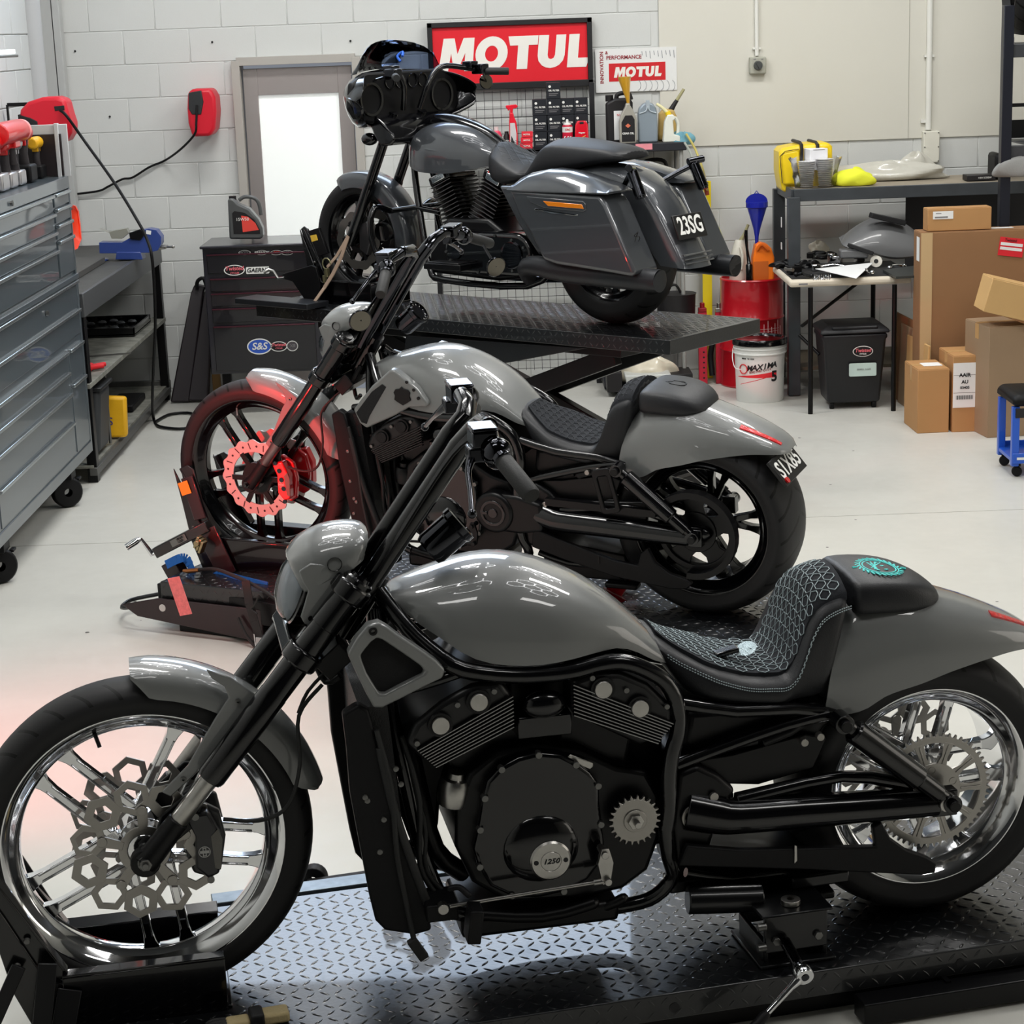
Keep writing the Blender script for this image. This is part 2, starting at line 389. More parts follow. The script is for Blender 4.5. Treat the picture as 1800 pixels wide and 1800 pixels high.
# ================================================================== MOTORCYCLE PARTS
# bike frame: x rearward from the front axle, y to the bike's right side (away from the camera), z up from the deck
def cruiser(name, label, pos, yaw, lean):
    t = thing(name, label, 'motorcycle', pos); t.rotation_euler = (R(lean), 0, yaw); return t
class Trace:
    "turns a spot of the side view into bike coordinates at lateral offset v"
    def __init__(s, pos, yaw, lean):
        s.p = Vector(pos); s.M = Matrix.Rotation(yaw, 3, 'Z') @ Matrix.Rotation(R(lean), 3, 'X')
    def __call__(s, px, py, v):
        a, n, u = s.M.col[0], s.M.col[1], s.M.col[2]; o = CC-s.p; d = ray(px, py)
        q = o+d*((v-o.dot(n))/d.dot(n)); return (q.dot(a), q.dot(u))
    def pts(s, l, v): return [s(x, y, v) for x, y in l]
def spoke_out(r0, r1, w0, w1, flare):
    "plan outline of one spoke along +x, widening into the rim"
    return [(r0, -w0), (r1-.045, -w1), (r1-.018, -w1-flare*.35), (r1, -w1-flare), (r1, w1+flare), (r1-.018, w1+flare*.35), (r1-.045, w1), (r0, w0)]
def rot2(pts, a, off=0): c, s_ = math.cos(a), math.sin(a); return [(x*c-(y+off)*s_, x*s_+(y+off)*c) for x, y in pts]
def wheel(bike, name, cx, cz, rim_r, tyre_r, hw, tw, m, tm, spokes, a0, hub_r=.05, v0=0):
    "rim mesh with hub and paired spokes; tyre is its sub-part"
    mb = MB(); b = rim_r
    lip = [(b, -hw), (b+.001, -hw+.006), (b-.006, -hw+.009), (b-.014, -hw+.012), (b-.02, -hw+.022), (b-.034, -hw+.034), (b-.036, 0),
           (b-.034, hw-.034), (b-.02, hw-.022), (b-.014, hw-.012), (b-.006, hw-.009), (b+.001, hw-.006), (b, hw), (b-.004, hw+.001), (b-.012, hw-.004),
           (b-.022, hw-.012), (b-.03, hw-.026), (b-.044, hw-.036), (b-.046, 0), (b-.044, -hw+.036), (b-.03, -hw+.026), (b-.022, -hw+.012), (b-.012, -hw+.004), (b-.004, -hw-.001)]
    mb.lathe(lip, (0, 0, 0), (0, 1, 0), 96, closed=True)
    R0 = b-.044
    for k in range(5):
        a = a0+2*pi*k/5
        for sgn in (-1, 1):
            if spokes == 'pair':
                o = spoke_out(hub_r*.8, R0, .012, .0105, .009); mb.prism(rot2(o, a, sgn*.040), -.012, .012)
                for q in (-.0085, .0085):
                    mb.prism(rot2([(hub_r*1.3, q-.0022), (R0-.03, q-.0022), (R0-.03, q+.0022), (hub_r*1.3, q+.0022)], a, sgn*.040), -.0165, -.011)
            else:
                # split spoke that leaves the hub as one arm and forks to the rim
                al = a+sgn*.16; o = spoke_out(.0, R0-.075, .012, .011, .012)
                p0 = Vector((.06*math.cos(a), .06*math.sin(a))); p1 = Vector((R0*math.cos(al), R0*math.sin(al))); dd = (p1-p0); L = dd.length; ang = math.atan2(dd.y, dd.x)
                mb.prism([(x+p0.x, y+p0.y) for x, y in rot2(spoke_out(0, L, .013, .010, .012), ang)], v0-.014, v0+.014)
    mb.lathe([(.014, -.075), (hub_r*.72, -.072), (hub_r*.8, -.045), (hub_r*1.15, -.03), (hub_r*1.15, .03), (hub_r*.8, .045), (hub_r*.72, .072), (.014, .075)], (0, v0, 0), (0, 1, 0), 40, closed=True)
    w = mb.obj(name, m, bike, bevel=.0022, seg=2); w.location = (cx, 0, cz)
    T_ = MB(); b2 = rim_r-.006; h = tyre_r-b2
    prof = [(b2, -hw+.012), (b2+.004, -hw-.004), (b2+h*.18, -tw*.9), (b2+h*.4, -tw), (b2+h*.62, -tw*.97), (b2+h*.8, -tw*.82), (b2+h*.92, -tw*.55), (b2+h*.985, -tw*.25), (tyre_r, 0)]
    prof += [(r, -v) for r, v in reversed(prof[:-1])]
    T_.lathe(prof, (0, 0, 0), (0, 1, 0), 96, closed=True)
    t = T_.obj('tyre', tm, w, sharp=60)
    return w
def hex_disc(parent, v, R_, m, cells=11):
    "brake rotor made of a chain of hexagonal rings with arms to the carrier"
    mb = MB(); rc = R_*.80
    for k in range(cells):
        a = 2*pi*k/cells; cx, cz = rc*math.cos(a), rc*math.sin(a); h = R_*.27; g = R_*.165 if k % 2 else R_*.13
        out = [(cx+h*math.cos(a+pi*i/3), cz+h*math.sin(a+pi*i/3)) for i in range(6)]
        hole = [(cx+g*math.cos(a+pi*i/3), cz+g*math.sin(a+pi*i/3)) for i in range(6)]
        if k % 3 == 2:
            out = [(x*.97, z*.97) for x, z in out]
        mb.prism(out, v-.0022+.0003*(k % 2), v+.0022+.0003*(k % 2), hole=hole)
    for k in range(5):
        a = 2*pi*k/5+.3; p = [(R_*.30, -.009), (R_*.62, -.013), (R_*.62, .013), (R_*.30, .009)]
        mb.prism(rot2(p, a), v-.004, v+.001)
        mb.cyl((R_*.60*math.cos(a), v-.007, R_*.60*math.sin(a)), (R_*.60*math.cos(a), v+.004, R_*.60*math.sin(a)), .011, 14)
    mb.prism(circ(0, 0, R_*.36, 30), v-.003, v+.003, hole=circ(0, 0, R_*.24, 30))
    return mb.obj('brake_disc', m, parent, bevel=.0006, seg=1)
def wave_disc(parent, v, R_, m, n=16, slots=True):
    mb = MB(); N = n*6
    out = [((R_*(1+.035*math.cos(n*2*pi*i/N)))*math.cos(2*pi*i/N), (R_*(1+.035*math.cos(n*2*pi*i/N)))*math.sin(2*pi*i/N)) for i in range(N)]
    inn = circ(0, 0, R_*.70, N); mb.prism(out, v-.0025, v+.0025, hole=inn)
    d = mb.obj('brake_disc', m, parent, bevel=.0006, seg=1); mb = MB()
    for k in range(6):
        a = 2*pi*k/6; mb.prism(rot2([(R_*.25, -.01), (R_*.74, -.010), (R_*.74, .010), (R_*.25, .01)], a), v-.004, v+.002+.0001*k)
    mb.prism(circ(0, 0, R_*.42, 24), v-.0045, v+.0025, hole=circ(0, 0, R_*.22, 24)); mb.obj('disc_carrier', SATIN, parent)
    return d
def slots(parent, v, R_, n, m):
    mb = MB()
    for k in range(n):
        a = 2*pi*k/n
        if k % 2: mb.prism(rot2([(R_*.78, -.0035), (R_*.95, .002), (R_*.93, .0055), (R_*.77, .0)], a), v-.0003, v+.0003)
        else: mb.prism([(x+R_*.86*math.cos(a), z+R_*.86*math.sin(a)) for x, z in circ(0, 0, .0045, 10)], v-.0003, v+.0003)
    return mb.obj('disc_slot', m, parent)
def gear(n, r0, r1, k=1):
    o = []
    for i in range(n):
        for f, r in ((0, r0), (.25, r0), (.42, r1), (.58, r1), (.75, r0)):
            a = 2*pi*(i+f)/n; o.append((r*math.cos(a), r*math.sin(a)))
    return o
def arch_loft(mb, rows, th=.003):
    "open shell given as rows of points, closed with an inner skin"
    rs = []
    for row in rows:
        row = [Vector(p) for p in row]; n = len(row); c = sum(row, Vector())/n
        inner = [p+(c-p).normalized()*th for p in row]
        rs.append(row+inner[::-1])
    return mb.rings(rs)
def front_fender(bike, m, R_, hw, a_front, a_back, m2=None):
    mb = MB(); rows = []; N = 26
    for i in range(N+1):
        f = i/N; a = R(a_front+(a_back-a_front)*f); e = min(1, math.sin(pi*min(max(f*5, 0.06), .5)))*min(1, math.sin(pi*min(max((1-f)*7, .09), .5)))
        w = hw*(.72+.28*e); dr = .052*e+.006
        sec = [(-w, R_-dr), (-w*.99, R_-dr*.55), (-w*.90, R_-.011), (-w*.66, R_-.002), (-w*.35, R_+.003), (0, R_+.005), (w*.35, R_+.003), (w*.66, R_-.002), (w*.90, R_-.011), (w*.99, R_-dr*.55), (w, R_-dr)]
        rows.append([(r*math.cos(a), v, .37+r*math.sin(a)) for v, r in sec])
    arch_loft(mb, rows); return mb.obj('front_fender', m, bike, sharp=50)
def tank(bike, m, topt, bott, hwt, x0, x1, name='fuel_tank', ex=.75, n=26, k=22, vc=0):
    mb = MB(); rs = []
    for i in range(n+1):
        f = i/n; f = .5-.5*math.cos(pi*f); x = x0+(x1-x0)*f
        zt, zb, w = smooth_tab(topt, x), smooth_tab(bott, x), smooth_tab(hwt, x); r = []
        for j in range(k+1):
            a = pi*j/k; c, s_ = math.cos(a), math.sin(a)
            r.append((x, vc-w*math.copysign(abs(c)**ex, c), zb+(zt-zb)*abs(s_)**ex))
        for j in range(1, 4): q = j/4; r.append((x, vc+w*(1-2*q)*.96, zb-.004))
        rs.append(r)
    mb.rings(rs); return mb.obj(name, m, bike, sharp=50)
def seat_loft(bike, m, sec, name='seat', sharp=55, sub=1):
    "sec: list of (x, z bottom, z ridge, z centre, half width)"
    mb = MB(); rs = []
    for x, zb, zr, zc, w, lean in sec:
        h = zr-zb
        half = [(x, -w*.93, zb), (x+lean*.3, -w*1.0, zb+h*.3), (x+lean*.7, -w*.99, zb+h*.7), (x+lean, -w*.93, zr-.008), (x+lean, -w*.86, zr), (x+lean, -w*.6, zr+(zc-zr)*.5), (x+lean, -w*.3, zc)]
        rs.append(half+[(x+lean, 0, zc)]+[(p[0], -p[1], p[2]) for p in reversed(half)])
    mb.rings(rs); return mb.obj(name, m, bike, sharp=sharp, sub=sub)

# ------------------------------------------------------------------ the two long low cruisers share this builder
def make_cruiser(v, name, label, pos, yaw, lean):
    B = cruiser(name, label, pos, yaw, lean); tr = Trace(pos, yaw, lean); one = v == 1; dz = 0 if one else -.04
    body = PAINT
    # wheels
    wm = CHROME if one else BLACK
    w = wheel(B, 'front_wheel', 0, .37, .307, .37, .05, .064, wm, TYREF, 'pair', R(62 if one else 50))
    o = MB(); o.tube([(.272*math.cos(R(108)), -.02, .272*math.sin(R(108))), (.245*math.cos(R(108)), -.035, .245*math.sin(R(108)))], .0045, 8); o.obj('tyre_valve', MATTE if one else BRUSHED, w)
    if one:
        hex_disc(w, -.068, .155, STEEL, 11); hex_disc(w, .068, .155, STEEL, 11)
    else:
        dm = mat('polished_rotor_steel', (190, 180, 176), .35, .6)
        for s_ in (-1, 1): wave_disc(w, .068*s_, .15, dm, 16)
        slots(w, -.0712, .15, 26, INK)
    for s_ in (-1, 1):
        mb = MB(); mb.cyl((0, .078*s_, 0), (0, .140*s_, 0), .017, 16); mb.cyl((0, .138*s_, 0), (0, .150*s_, 0), .014, 6); mb.cyl((0, .150*s_, 0), (0, .158*s_, 0), .007, 12)
        mb.obj('axle_nut', BOLT if one else BLACK, w, bevel=.001)
    w2 = wheel(B, 'rear_wheel', 1.785, .325, .2445, .325, .108, .125, wm, TYRER, 'fork' if not one else 'pair', R(75), v0=-.02)
    if not one:
        mb = MB(); mb.lathe([(.3085, -.052), (.3125, -.0535), (.3125, -.056), (.3075, -.0545)], (0, 0, 0), (0, 1, 0), 96, closed=True); mb.obj('rim_lip_reflection', mat('red_lip_reflection', (206, 70, 70), .35, .3), w)  # ring coloured red for the lamp's reflection on the rim lip
    # rear sprocket or belt pulley
    if one:
        mb = MB(); g = gear(56, .133, .142); mb.prism(g, -.1285, -.1225, hole=circ(0, 0, .117, 280))
        for k in range(10):
            a = 2*pi*k/10; mb.prism(rot2([(.05, -.016), (.085, -.008), (.12, -.012), (.12, .012), (.085, .008), (.05, .016)], a), -.129, -.123)
            mb.prism(rot2([(.068, -.002), (.116, -.002), (.116, .002), (.068, .002)], a), -.131, -.128)
        mb.prism(circ(0, 0, .068, 40), -.130, -.122, hole=circ(0, 0, .022, 40))
        mb.obj('rear_sprocket', STEEL, w2, bevel=.0006, seg=1)
        mb = MB()
        for k in range(5): a = 2*pi*k/5+.4; mb.lathe([(0, -.004), (.006, -.004), (.0085, -.003), (.0085, 0)], (.052*math.cos(a), -.131, .052*math.sin(a)), (0, -1, 0), 14)
        mb.obj('sprocket_bolt', BOLT, w2)
        hex_disc(w2, .10, .15, STEEL, 11)
    else:
        mb = MB(); mb.prism(circ(0, 0, .138, 60), -.150, -.122, hole=circ(0, 0, .118, 60))
        # pulley face with five windows
        for k in range(5):
            a = 2*pi*k/5+.35; mb.prism(rot2([(.0, -.05), (.09, -.032), (.12, -.045), (.12, .045), (.09, .032), (.0, .05)], a), -.140, -.130)
        mb.prism(circ(0, 0, .072, 40), -.146, -.128); mb.obj('belt_pulley', SATIN, w2, bevel=.002)
        mb = MB(); mb.ball((0, -.155, 0), .05, 16, (1.25, .5, .62)); mb.obj('axle_cover', BLACK, w2)
    mb = MB(); mb.cyl((0, -.13, 0), (0, -.20, 0), .02, 20); mb.cyl((0, -.20, 0), (0, -.212, 0), .017, 20)
    mb.obj('axle_end', BRUSHED if one else BLACK, w2, bevel=.001)
    # fork: fat outer tubes, bare slider, black lower casting
    A, T_ = Vector((.148, 0, .539)), Vector((.486, 0, .948)); dn = (T_-A).normalized(); up = Vector((-dn.z, 0, dn.x))
    for s_ in (-1, 1):
        y = Vector((0, .118*s_, 0)); mb = MB()
        mb.tube([A+y, A+y+dn*.01, A+y+dn*.23, A+y+dn*.232, T_+y-dn*.12, T_+y-dn*.118, T_+y+dn*.004, T_+y+dn*.008], [.029, .0315, .0315, .0305, .0305, .033, .033, .029], 28)
        mb.tube([T_+y+dn*.006, T_+y+dn*.014], [.022, .02], 20)
        f = mb.obj('fork_leg', BLACK, B, sharp=30)
        mb = MB(); mb.tube([A+y-dn*.115, A+y-dn*.112, A+y+dn*.01], [.019, .0205, .0205], 24); mb.obj('fork_slider', BRUSHED if one else mat('grey_slider_steel', (120, 118, 116), .3, .9), f)  # middle bike's slider is plain grey steel
        mb = MB(); mb.tube([A+y-dn*.112+up*.0, (.02, .118*s_, .385), (-.002, .118*s_, .364)], [.024, .027, .03], 16)
        mb.prism([(x, z) for x, z in circ(0, .366, .032, 20)], .118*s_-.014, .118*s_+.014)
        q = [(.10, .50), (.135, .50), (.12, .43), (.06, .385), (.02, .40), (.04, .455)]; mb.prism(q, .088*s_-.006, .088*s_+.006)
        mb.obj('fork_lower', SATIN, f, bevel=.003)
    mb = MB()
    for h in (-.025, -.20):
        c = T_+dn*h; a, b_ = c+Vector((0, -.118, 0)), c+Vector((0, .118, 0))
        rs = []
        mb.bar(a, b_, .085, .034, up=tuple(dn))
        for s_ in (-1, 1): mb.cyl(c+Vector((0, .118*s_, 0))-dn*.02, c+Vector((0, .118*s_, 0))+dn*.02, .041, 24)
    mb.obj('triple_clamp', BLACK, B, bevel=.006)
    # caliper behind the near leg
    cm = mat('caliper_charcoal', (40, 40, 42), .35, .3, .3) if one else mat('red_caliper', (190, 20, 30), .3, 0, .8)
    for s_ in (-1, 1):
        mb = MB(); o = [(.085, .455), (.12, .47), (.165, .44), (.175, .38), (.16, .30), (.135, .285), (.10, .30), (.085, .35), (.10, .40)]
        mb.prism(o, .045*s_-.02, .045*s_+.0); mb.prism([(x+.006*s_*0, z) for x, z in [(.09, .45), (.14, .455), (.163, .40), (.155, .31), (.13, .30), (.105, .33), (.11, .40)]], .085*s_-.017, .085*s_+.017)
        c = mb.obj('brake_caliper', cm, B, bevel=.006, seg=3)
        if s_ < 0:
            mb = MB()
            for x, z in ((.112, .45), (.135, .30)): mb.cyl((x, -.102, z), (x, -.108, z), .008, 12)
            if not one:
                for x, z in ((.125, .42), (.13, .385), (.135, .35)): mb.cyl((x, -.103, z), (x, -.106, z), .009, 14)
            mb.obj('caliper_bolt', BOLT if one else BLKCHROME, c)
            mb = MB(); ring = circ(.126, .365, .013, 24); mb.prism(ring, -.1035, -.102, hole=circ(.126, .365, .0115, 24)); mb.prism([(.116, .362), (.136, .362), (.136, .368), (.116, .368)], -.1035, -.102); mb.prism([(.122, .355), (.130, .355), (.130, .375), (.122, .375)], -.1035, -.102, hole=[(.124, .357), (.128, .357), (.128, .373), (.124, .373)])
            mb.obj('caliper_emblem', mat('emblem_grey', (170, 170, 168), .4), c)
            mb = MB(); mb.prism([(.142, .40), (.158, .415), (.166, .39), (.158, .32), (.146, .325)], -.1035, -.1015); mb.obj('mesh_insert', mat('caliper_mesh', (120, 118, 112), .5, .4, bump=1, bscale=900), c)
    # front fender and its bracket
    front_fender(B, body, .405, .078, 90, 14)
    mb = MB()
    if one: o = tr.pts([(362, 1176), (405, 1190), (455, 1224), (425, 1262), (389, 1306), (342, 1362), (300, 1400), (284, 1392), (330, 1345), (378, 1262), (402, 1226), (395, 1207), (372, 1192)], -.088)
    else: o = [(.145, .765), (.185, .745), (.24, .70), (.215, .65), (.18, .61), (.13, .555), (.085, .505), (.07, .52), (.115, .575), (.165, .665), (.185, .69), (.175, .725), (.155, .745)]
    mb.prism(o, -.092, -.084); br = mb.obj('fender_bracket', body, B, bevel=.003)
    mb = MB()
    for px, py in ((418, 1232), (322, 1369)):
        x, z = tr(px, py, -.09) if one else ((.205, .70) if px > 400 else (.10, .53))
        mb.lathe([(.003, -.002), (.0055, 0), (.0065, .004), (.003, .0045), (.0025, .002)], (x, -.092, z), (0, -1, 0), 14)
    mb.obj('bracket_bolt', BOLT, br)
    # headlight: bucket, lens, painted visor
    n = Vector((-.93, 0, .36)).normalized(); c = Vector((.40, 0, .905))
    mb = MB(); mb.lathe([(.0, -.085), (.05, -.075), (.075, -.05), (.086, 0), (.088, .03), (.082, .034), (.078, .03), (.07, -.02), (0, -.03)], c, n, 32); hb = mb.obj('headlight', BLACK, B)
    mb = MB(); mb.lathe([(0, .028), (.04, .024), (.074, .006), (.08, .0)], c+n*.035, n, 32); mb.obj('headlight_reflector', mat('bright_reflector', (225, 228, 232), .28, .5), hb)
    mb = MB(); mb.lathe([(.084, 0), (.082, .012), (.065, .030), (.035, .043), (0, .048)], c+n*.032, n, 32); mb.obj('headlight_lens', GLASS, hb)
    mb = MB(); rows = []
    # visor: shell over the lamp sweeping back to the clamps
    top = [(.345, .985, .040), (.365, 1.012, .066), (.40, 1.034, .082), (.45, 1.045, .088), (.50, 1.044, .088), (.528, 1.034, .085)]
    low = [(.350, .975), (.362, .948), (.372, .915), (.395, .93), (.44, .955), (.52, .975)]
    for (x, z, hw), (xl, zl) in zip(top, low):
        rows.append([(xl, -hw-.012, zl), (xl+(x-xl)*.3, -hw-.014, zl+(z-zl)*.4), (xl+(x-xl)*.7, -hw-.006, zl+(z-zl)*.75), (x, -hw*.75, z-.008), (x, -hw*.35, z), (x, 0, z+.003), (x, hw*.35, z), (x, hw*.75, z-.008), (xl+(x-xl)*.7, hw+.006, zl+(z-zl)*.75), (xl+(x-xl)*.3, hw+.014, zl+(z-zl)*.4), (xl, hw+.012, zl)])
    arch_loft(mb, rows, .004); vs = mb.obj('headlight_visor', body, B, sharp=50, sub=1)
    mb = MB(); o = [(.365, .975), (.39, .99), (.44, .98), (.455, .955), (.437, .925), (.415, .89), (.40, .86), (.388, .851), (.370, .858), (.363, .875), (.372, .90), (.382, .93), (.372, .95)]
    for s_ in (-1, 1): mb.prism(o, .095*s_-.004, .095*s_+.004)
    mb.obj('visor_cheek', body, vs, bevel=.003)
    mb = MB(); mb.lathe([(.016, 0), (.013, -.006), (0, -.008)], (.44, -.103, .985), (0, -1, 0), 18); mb.lathe([(.006, 0), (.006, .002), (0, .002)], (.384, -.0995, .87), (0, -1, 0), 14); mb.obj('visor_bolt', BLACK, vs)
    # bars: twin fat risers into one bent bar
    hb_ = MB(); rt = Vector((.712, 0, 1.19))
    for s_ in (-1, 1):
        hb_.tube([(.505, .055*s_, .905), (.521, .055*s_, .93), (.62, .055*s_, 1.065), (.712, .055*s_, 1.19)], [.024, .0245, .0245, .0245], 24)
        hb_.tube([(.70, .055*s_, 1.172), (.722, .055*s_, 1.205), (.757, .058*s_, 1.243), (.768, .085*s_, 1.262), (.768, .16*s_, 1.270)], [.0245, .0245, .0235, .021, .019], 20)
        hb_.tube([(.768, .14*s_, 1.270), (.765+.02*(s_ > 0), .23*s_, 1.258), (.775+.03*(s_ > 0), .30*s_, 1.226)], [.019, .0125, .0125], 14)
    bar = hb_.obj('handlebar', BLACK if one else BLKCHROME, B, sharp=35)
    mb = MB()
    for k in range(5):
        o_ = -.03+.012*k; mb.tube([(.50, -.05+o_, .90), (.60, -.085+o_*.4, 1.06), (.70, -.088+o_*.4, 1.20), (.755, -.11+o_, 1.255)], .0035, 6, smooth=4)
    mb.obj('control_cable', MATTE, bar)
    for s_ in (-1, 1):
        g0 = Vector((.772+.03*(s_ > 0), .285*s_, 1.228)); g1 = Vector((.806+.03*(s_ > 0), .395*s_, 1.180)); d = (g1-g0).normalized()
        mb = MB(); mb.tube([g0-d*.0, g0+d*.004, g1-d*.006, g1], [.017, .019, .019, .0165], 20); mb.obj('grip', RUBBER, B, sharp=50)
        # switch pod, clamp, reservoir
        c0 = g0-d*.025; mb = MB(); mb.ball(c0, .032, 16, (1, .85, 1.05)); mb.cyl(c0-d*.05, c0+d*.03, .022, 18)
        x0 = Vector((c0.x-.018, c0.y-.035*s_, c0.z+.028))
        mb.box(x0+Vector((-.004, -.012*s_, -.002)), (.052, .07, .034)); mb.box(x0+Vector((-.004, -.012*s_, .019)), (.056, .074, .008))
        mb.box(x0+Vector((-.022, 0, -.032)), (.035, .05, .03))
        pod = mb.obj('switch_housing', BLKCHROME, bar, bevel=.005, seg=3)
        l0 = x0+Vector((-.03, .012*s_, -.035)); mb = MB()
        mb.tube([l0, l0+Vector((-.015, .03*s_, -.022)), l0+Vector((-.022, .085*s_, -.048)), l0+Vector((-.03, .14*s_, -.078))], [.011, .0075, .006, .006], 10, smooth=3); mb.ball(l0+Vector((-.03, .143*s_, -.080)), .010, 12)
        mb.obj('lever', BLKCHROME, bar)
    # round gauge between the risers
    gd = Vector((.35, 0, .94)).normalized(); gc = Vector((.66, .02, 1.02)); mb = MB()
    gd = Vector((.78, 0, .62)).normalized(); gc = Vector((.655, 0, .965))
    mb.lathe([(0, 0), (.035, .0), (.040, .012), (.040, .075), (.044, .080), (.044, .094), (.037, .096), (.036, .088), (0, .088)], gc, gd, 32)
    gz = mb.obj('gauge', BLKCHROME, B, sharp=30)
    mb = MB(); mb.lathe([(0, .0885), (.036, .0885)], gc, gd, 24); mb.obj('gauge_glass', mat('gauge_dark_glass', (12, 12, 16), .05, 0, 1), gz)
    mb = MB(); c2 = gc+gd*.089; rx = Vector((0, 1, 0)); ry = gd.cross(rx)
    for k in range(12): a = 2*pi*k/12; q = c2+(rx*math.cos(a)+ry*math.sin(a))*.029; mb.bar(q, q+(rx*math.cos(a)+ry*math.sin(a))*.005, .0015, .0012, up=tuple(gd))
    mb.obj('gauge_mark', WINK, gz)
    # tank
    tt = [(.560, .885), (.581, .897), (.611, .906), (.671, .923), (.735, .938), (.798, .942), (.861, .932), (.925, .909), (1.003, .868), (1.081, .807), (1.141, .745), (1.165, .715)]
    bt = [(.560, .875), (.584, .862), (.615, .838), (.652, .815), (.693, .785), (.74, .763), (.835, .748), (.909, .749), (.982, .755), (1.041, .755), (1.08, .738), (1.13, .705), (1.165, .69)]
    wt = [(.560, .055), (.60, .105), (.66, .150), (.74, .178), (.82, .186), (.92, .180), (1.02, .155), (1.10, .125), (1.165, .10)]
    if not one: tt = [(x, z+dz-.004) for x, z in tt]; bt = [(x, z+dz) for x, z in bt]
    tank(B, body, tt, bt, wt, .560, 1.165)
    # frame: perimeter tubes either side, downtubes, lower rails
    fp = [(.535, .900), (.562, .862), (.605, .812), (.67, .762), (.735, .738), (.823, .724), (.923, .722), (.986, .732), (1.037, .733), (1.087, .713), (1.138, .675), (1.162, .62), (1.164, .56), (1.148, .50), (1.142, .44), (1.142, .38), (1.135, .33)]
    fr = MB()
    for s_ in (-1, 1):
        fr.tube([(x, s_*(.05+.125*min(1, (x-.535)/.12)), z+dz*.8) for x, z in fp], .0185, 14, smooth=3)
        fr.tube([(1.135, .17*s_, .33), (1.142, .165*s_, .26), (1.156, .15*s_, .20), (1.12, .14*s_, .152), (1.06, .13*s_, .132), (.90, .13*s_, .128), (.76, .13*s_, .140), (.66, .13*s_, .165), (.60, .125*s_, .22)], .017, 14, smooth=3)
        fr.tube([(.535, .045*s_, .86), (.54, .085*s_, .70), (.565, .12*s_, .50), (.60, .125*s_, .30), (.64, .13*s_, .18)], .017, 12, smooth=3)
        fr.tube([(.505, .15*s_, .70), (.60, .17*s_, .722), (.70, .175*s_, .748)], .012, 10, smooth=2)
        fr.tube([(1.165, .165*s_, .62), (1.30, .16*s_, .585), (1.44, .15*s_, .572), (1.54, .14*s_, .545)], .015, 12, smooth=2)
        fr.tube([(1.165, .155*s_, .47), (1.28, .15*s_, .50), (1.42, .15*s_, .535), (1.52, .15*s_, .55)], .014, 12, smooth=2)
        fr.tube([(1.19, .14*s_, .20), (1.30, .13*s_, .165), (1.42, .12*s_, .16), (1.50, .11*s_, .12)], .011, 10, smooth=2)
    fr.tube([(.45, 0, .80), (.54, 0, .93)], .034, 24)
    fr.tube([(.60, 0, .85), (1.1, 0, .70)], .03, 12)
    FR = fr.obj('frame', BLACK, B, sharp=50)
    # swing-arm casting behind the engine and the pivot
    mb = MB(); o = [(1.165, .455), (1.21, .47), (1.26, .44), (1.30, .40), (1.26, .34), (1.24, .27), (1.20, .22), (1.16, .24), (1.15, .33)]
    mb.prism(o, -.17, .17); mb.obj('pivot_casting', SATIN, FR, bevel=.012, seg=3)
    mb = MB(); mb.lathe([(.030, 0), (.030, .004), (.022, .004), (.022, -.002)], (1.200, -.178, .352), (0, -1, 0), 24); mb.cyl((1.200, -.176, .352), (1.200, -.186, .352), .013, 20); mb.cyl((1.245, -.172, .395), (1.245, -.182, .395), .010, 14)
    for px, py in ((1412, 1303), (1440, 1293)):
        x, z = tr(px, py, -.16) if one else ((1.41, .52) if px < 1420 else (1.45, .53))
        mb.cyl((x, -.155, z), (x, -.172, z), .009, 14)
    mb.obj('frame_bolt', STEEL, FR, bevel=.001)
    # radiator with its shroud
    mb = MB(); rdo = [(.431, .682), (.436, .602), (.438, .501), (.453, .376), (.468, .255), (.478, .196), (.497, .171), (.563, .151), (.60, .158), (.585, .25), (.565, .306), (.535, .416), (.513, .552), (.486, .685), (.465, .70)]
    for s_ in (-1, 1): mb.prism(rdo, .172*s_-.016, .172*s_+.016)
    rd = mb.obj('radiator_shroud', MATTE, B, bevel=.007, seg=3)
    mb = MB(); mb.prism([(.47, .68), (.475, .4), (.50, .20), (.56, .20), (.55, .4), (.53, .68)], -.156, .156); mb.obj('radiator_core', mat('radiator_black', (20, 20, 22), .5, bump=1, bscale=300), rd)
    mb = MB()
    for px, py in ((642, 1402), (646, 1408), (675, 1441), (696, 1352), (705, 1379), (668, 1498)):
        x, z = tr(px, py, -.19) if one else (.48+.02*((px*7) % 5)/5, .25+(py-1350)*.002)
        mb.lathe([(.0, .004), (.006, .003), (.007, 0)], (x, -.188, z), (0, -1, 0), 10)
    mb.obj('shroud_bolt', BOLT, rd)
    mb = MB()
    for q in (((.50, -.19, .64), (.525, -.20, .50), (.53, -.20, .35), (.55, -.20, .20), (.56, -.20, .13)), ((.56, -.14, .60), (.59, -.15, .45), (.585, -.15, .30), (.62, -.15, .22)), ((.545, -.10, .55), (.60, -.13, .40), (.60, -.14, .28), (.66, -.15, .20))):
        mb.tube(q, [.006, .007, .006, .006]+([.006] if len(q) > 4 else []), 8, smooth=4)
    mb.box((.565, -.20, .125), (.022, .018, .055), Matrix.Rotation(R(-30), 3, 'Y')); mb.tube([(.505, -.19, .60), (.53, -.195, .45), (.575, -.19, .28), (.60, -.18, .20)], .010, 10, smooth=4)
    mb.obj('wiring_loom', RUBBER, B, bevel=.002)
    # engine block
    E_ = MB()
    case = [(.70, .50), (.76, .545), (.85, .555), (.95, .53), (1.03, .48), (1.10, .46), (1.13, .40), (1.13, .30), (1.10, .22), (1.04, .18), (.93, .17), (.78, .18), (.70, .24), (.665, .33), (.67, .43)]
    E_.prism(case, -.150, .150)
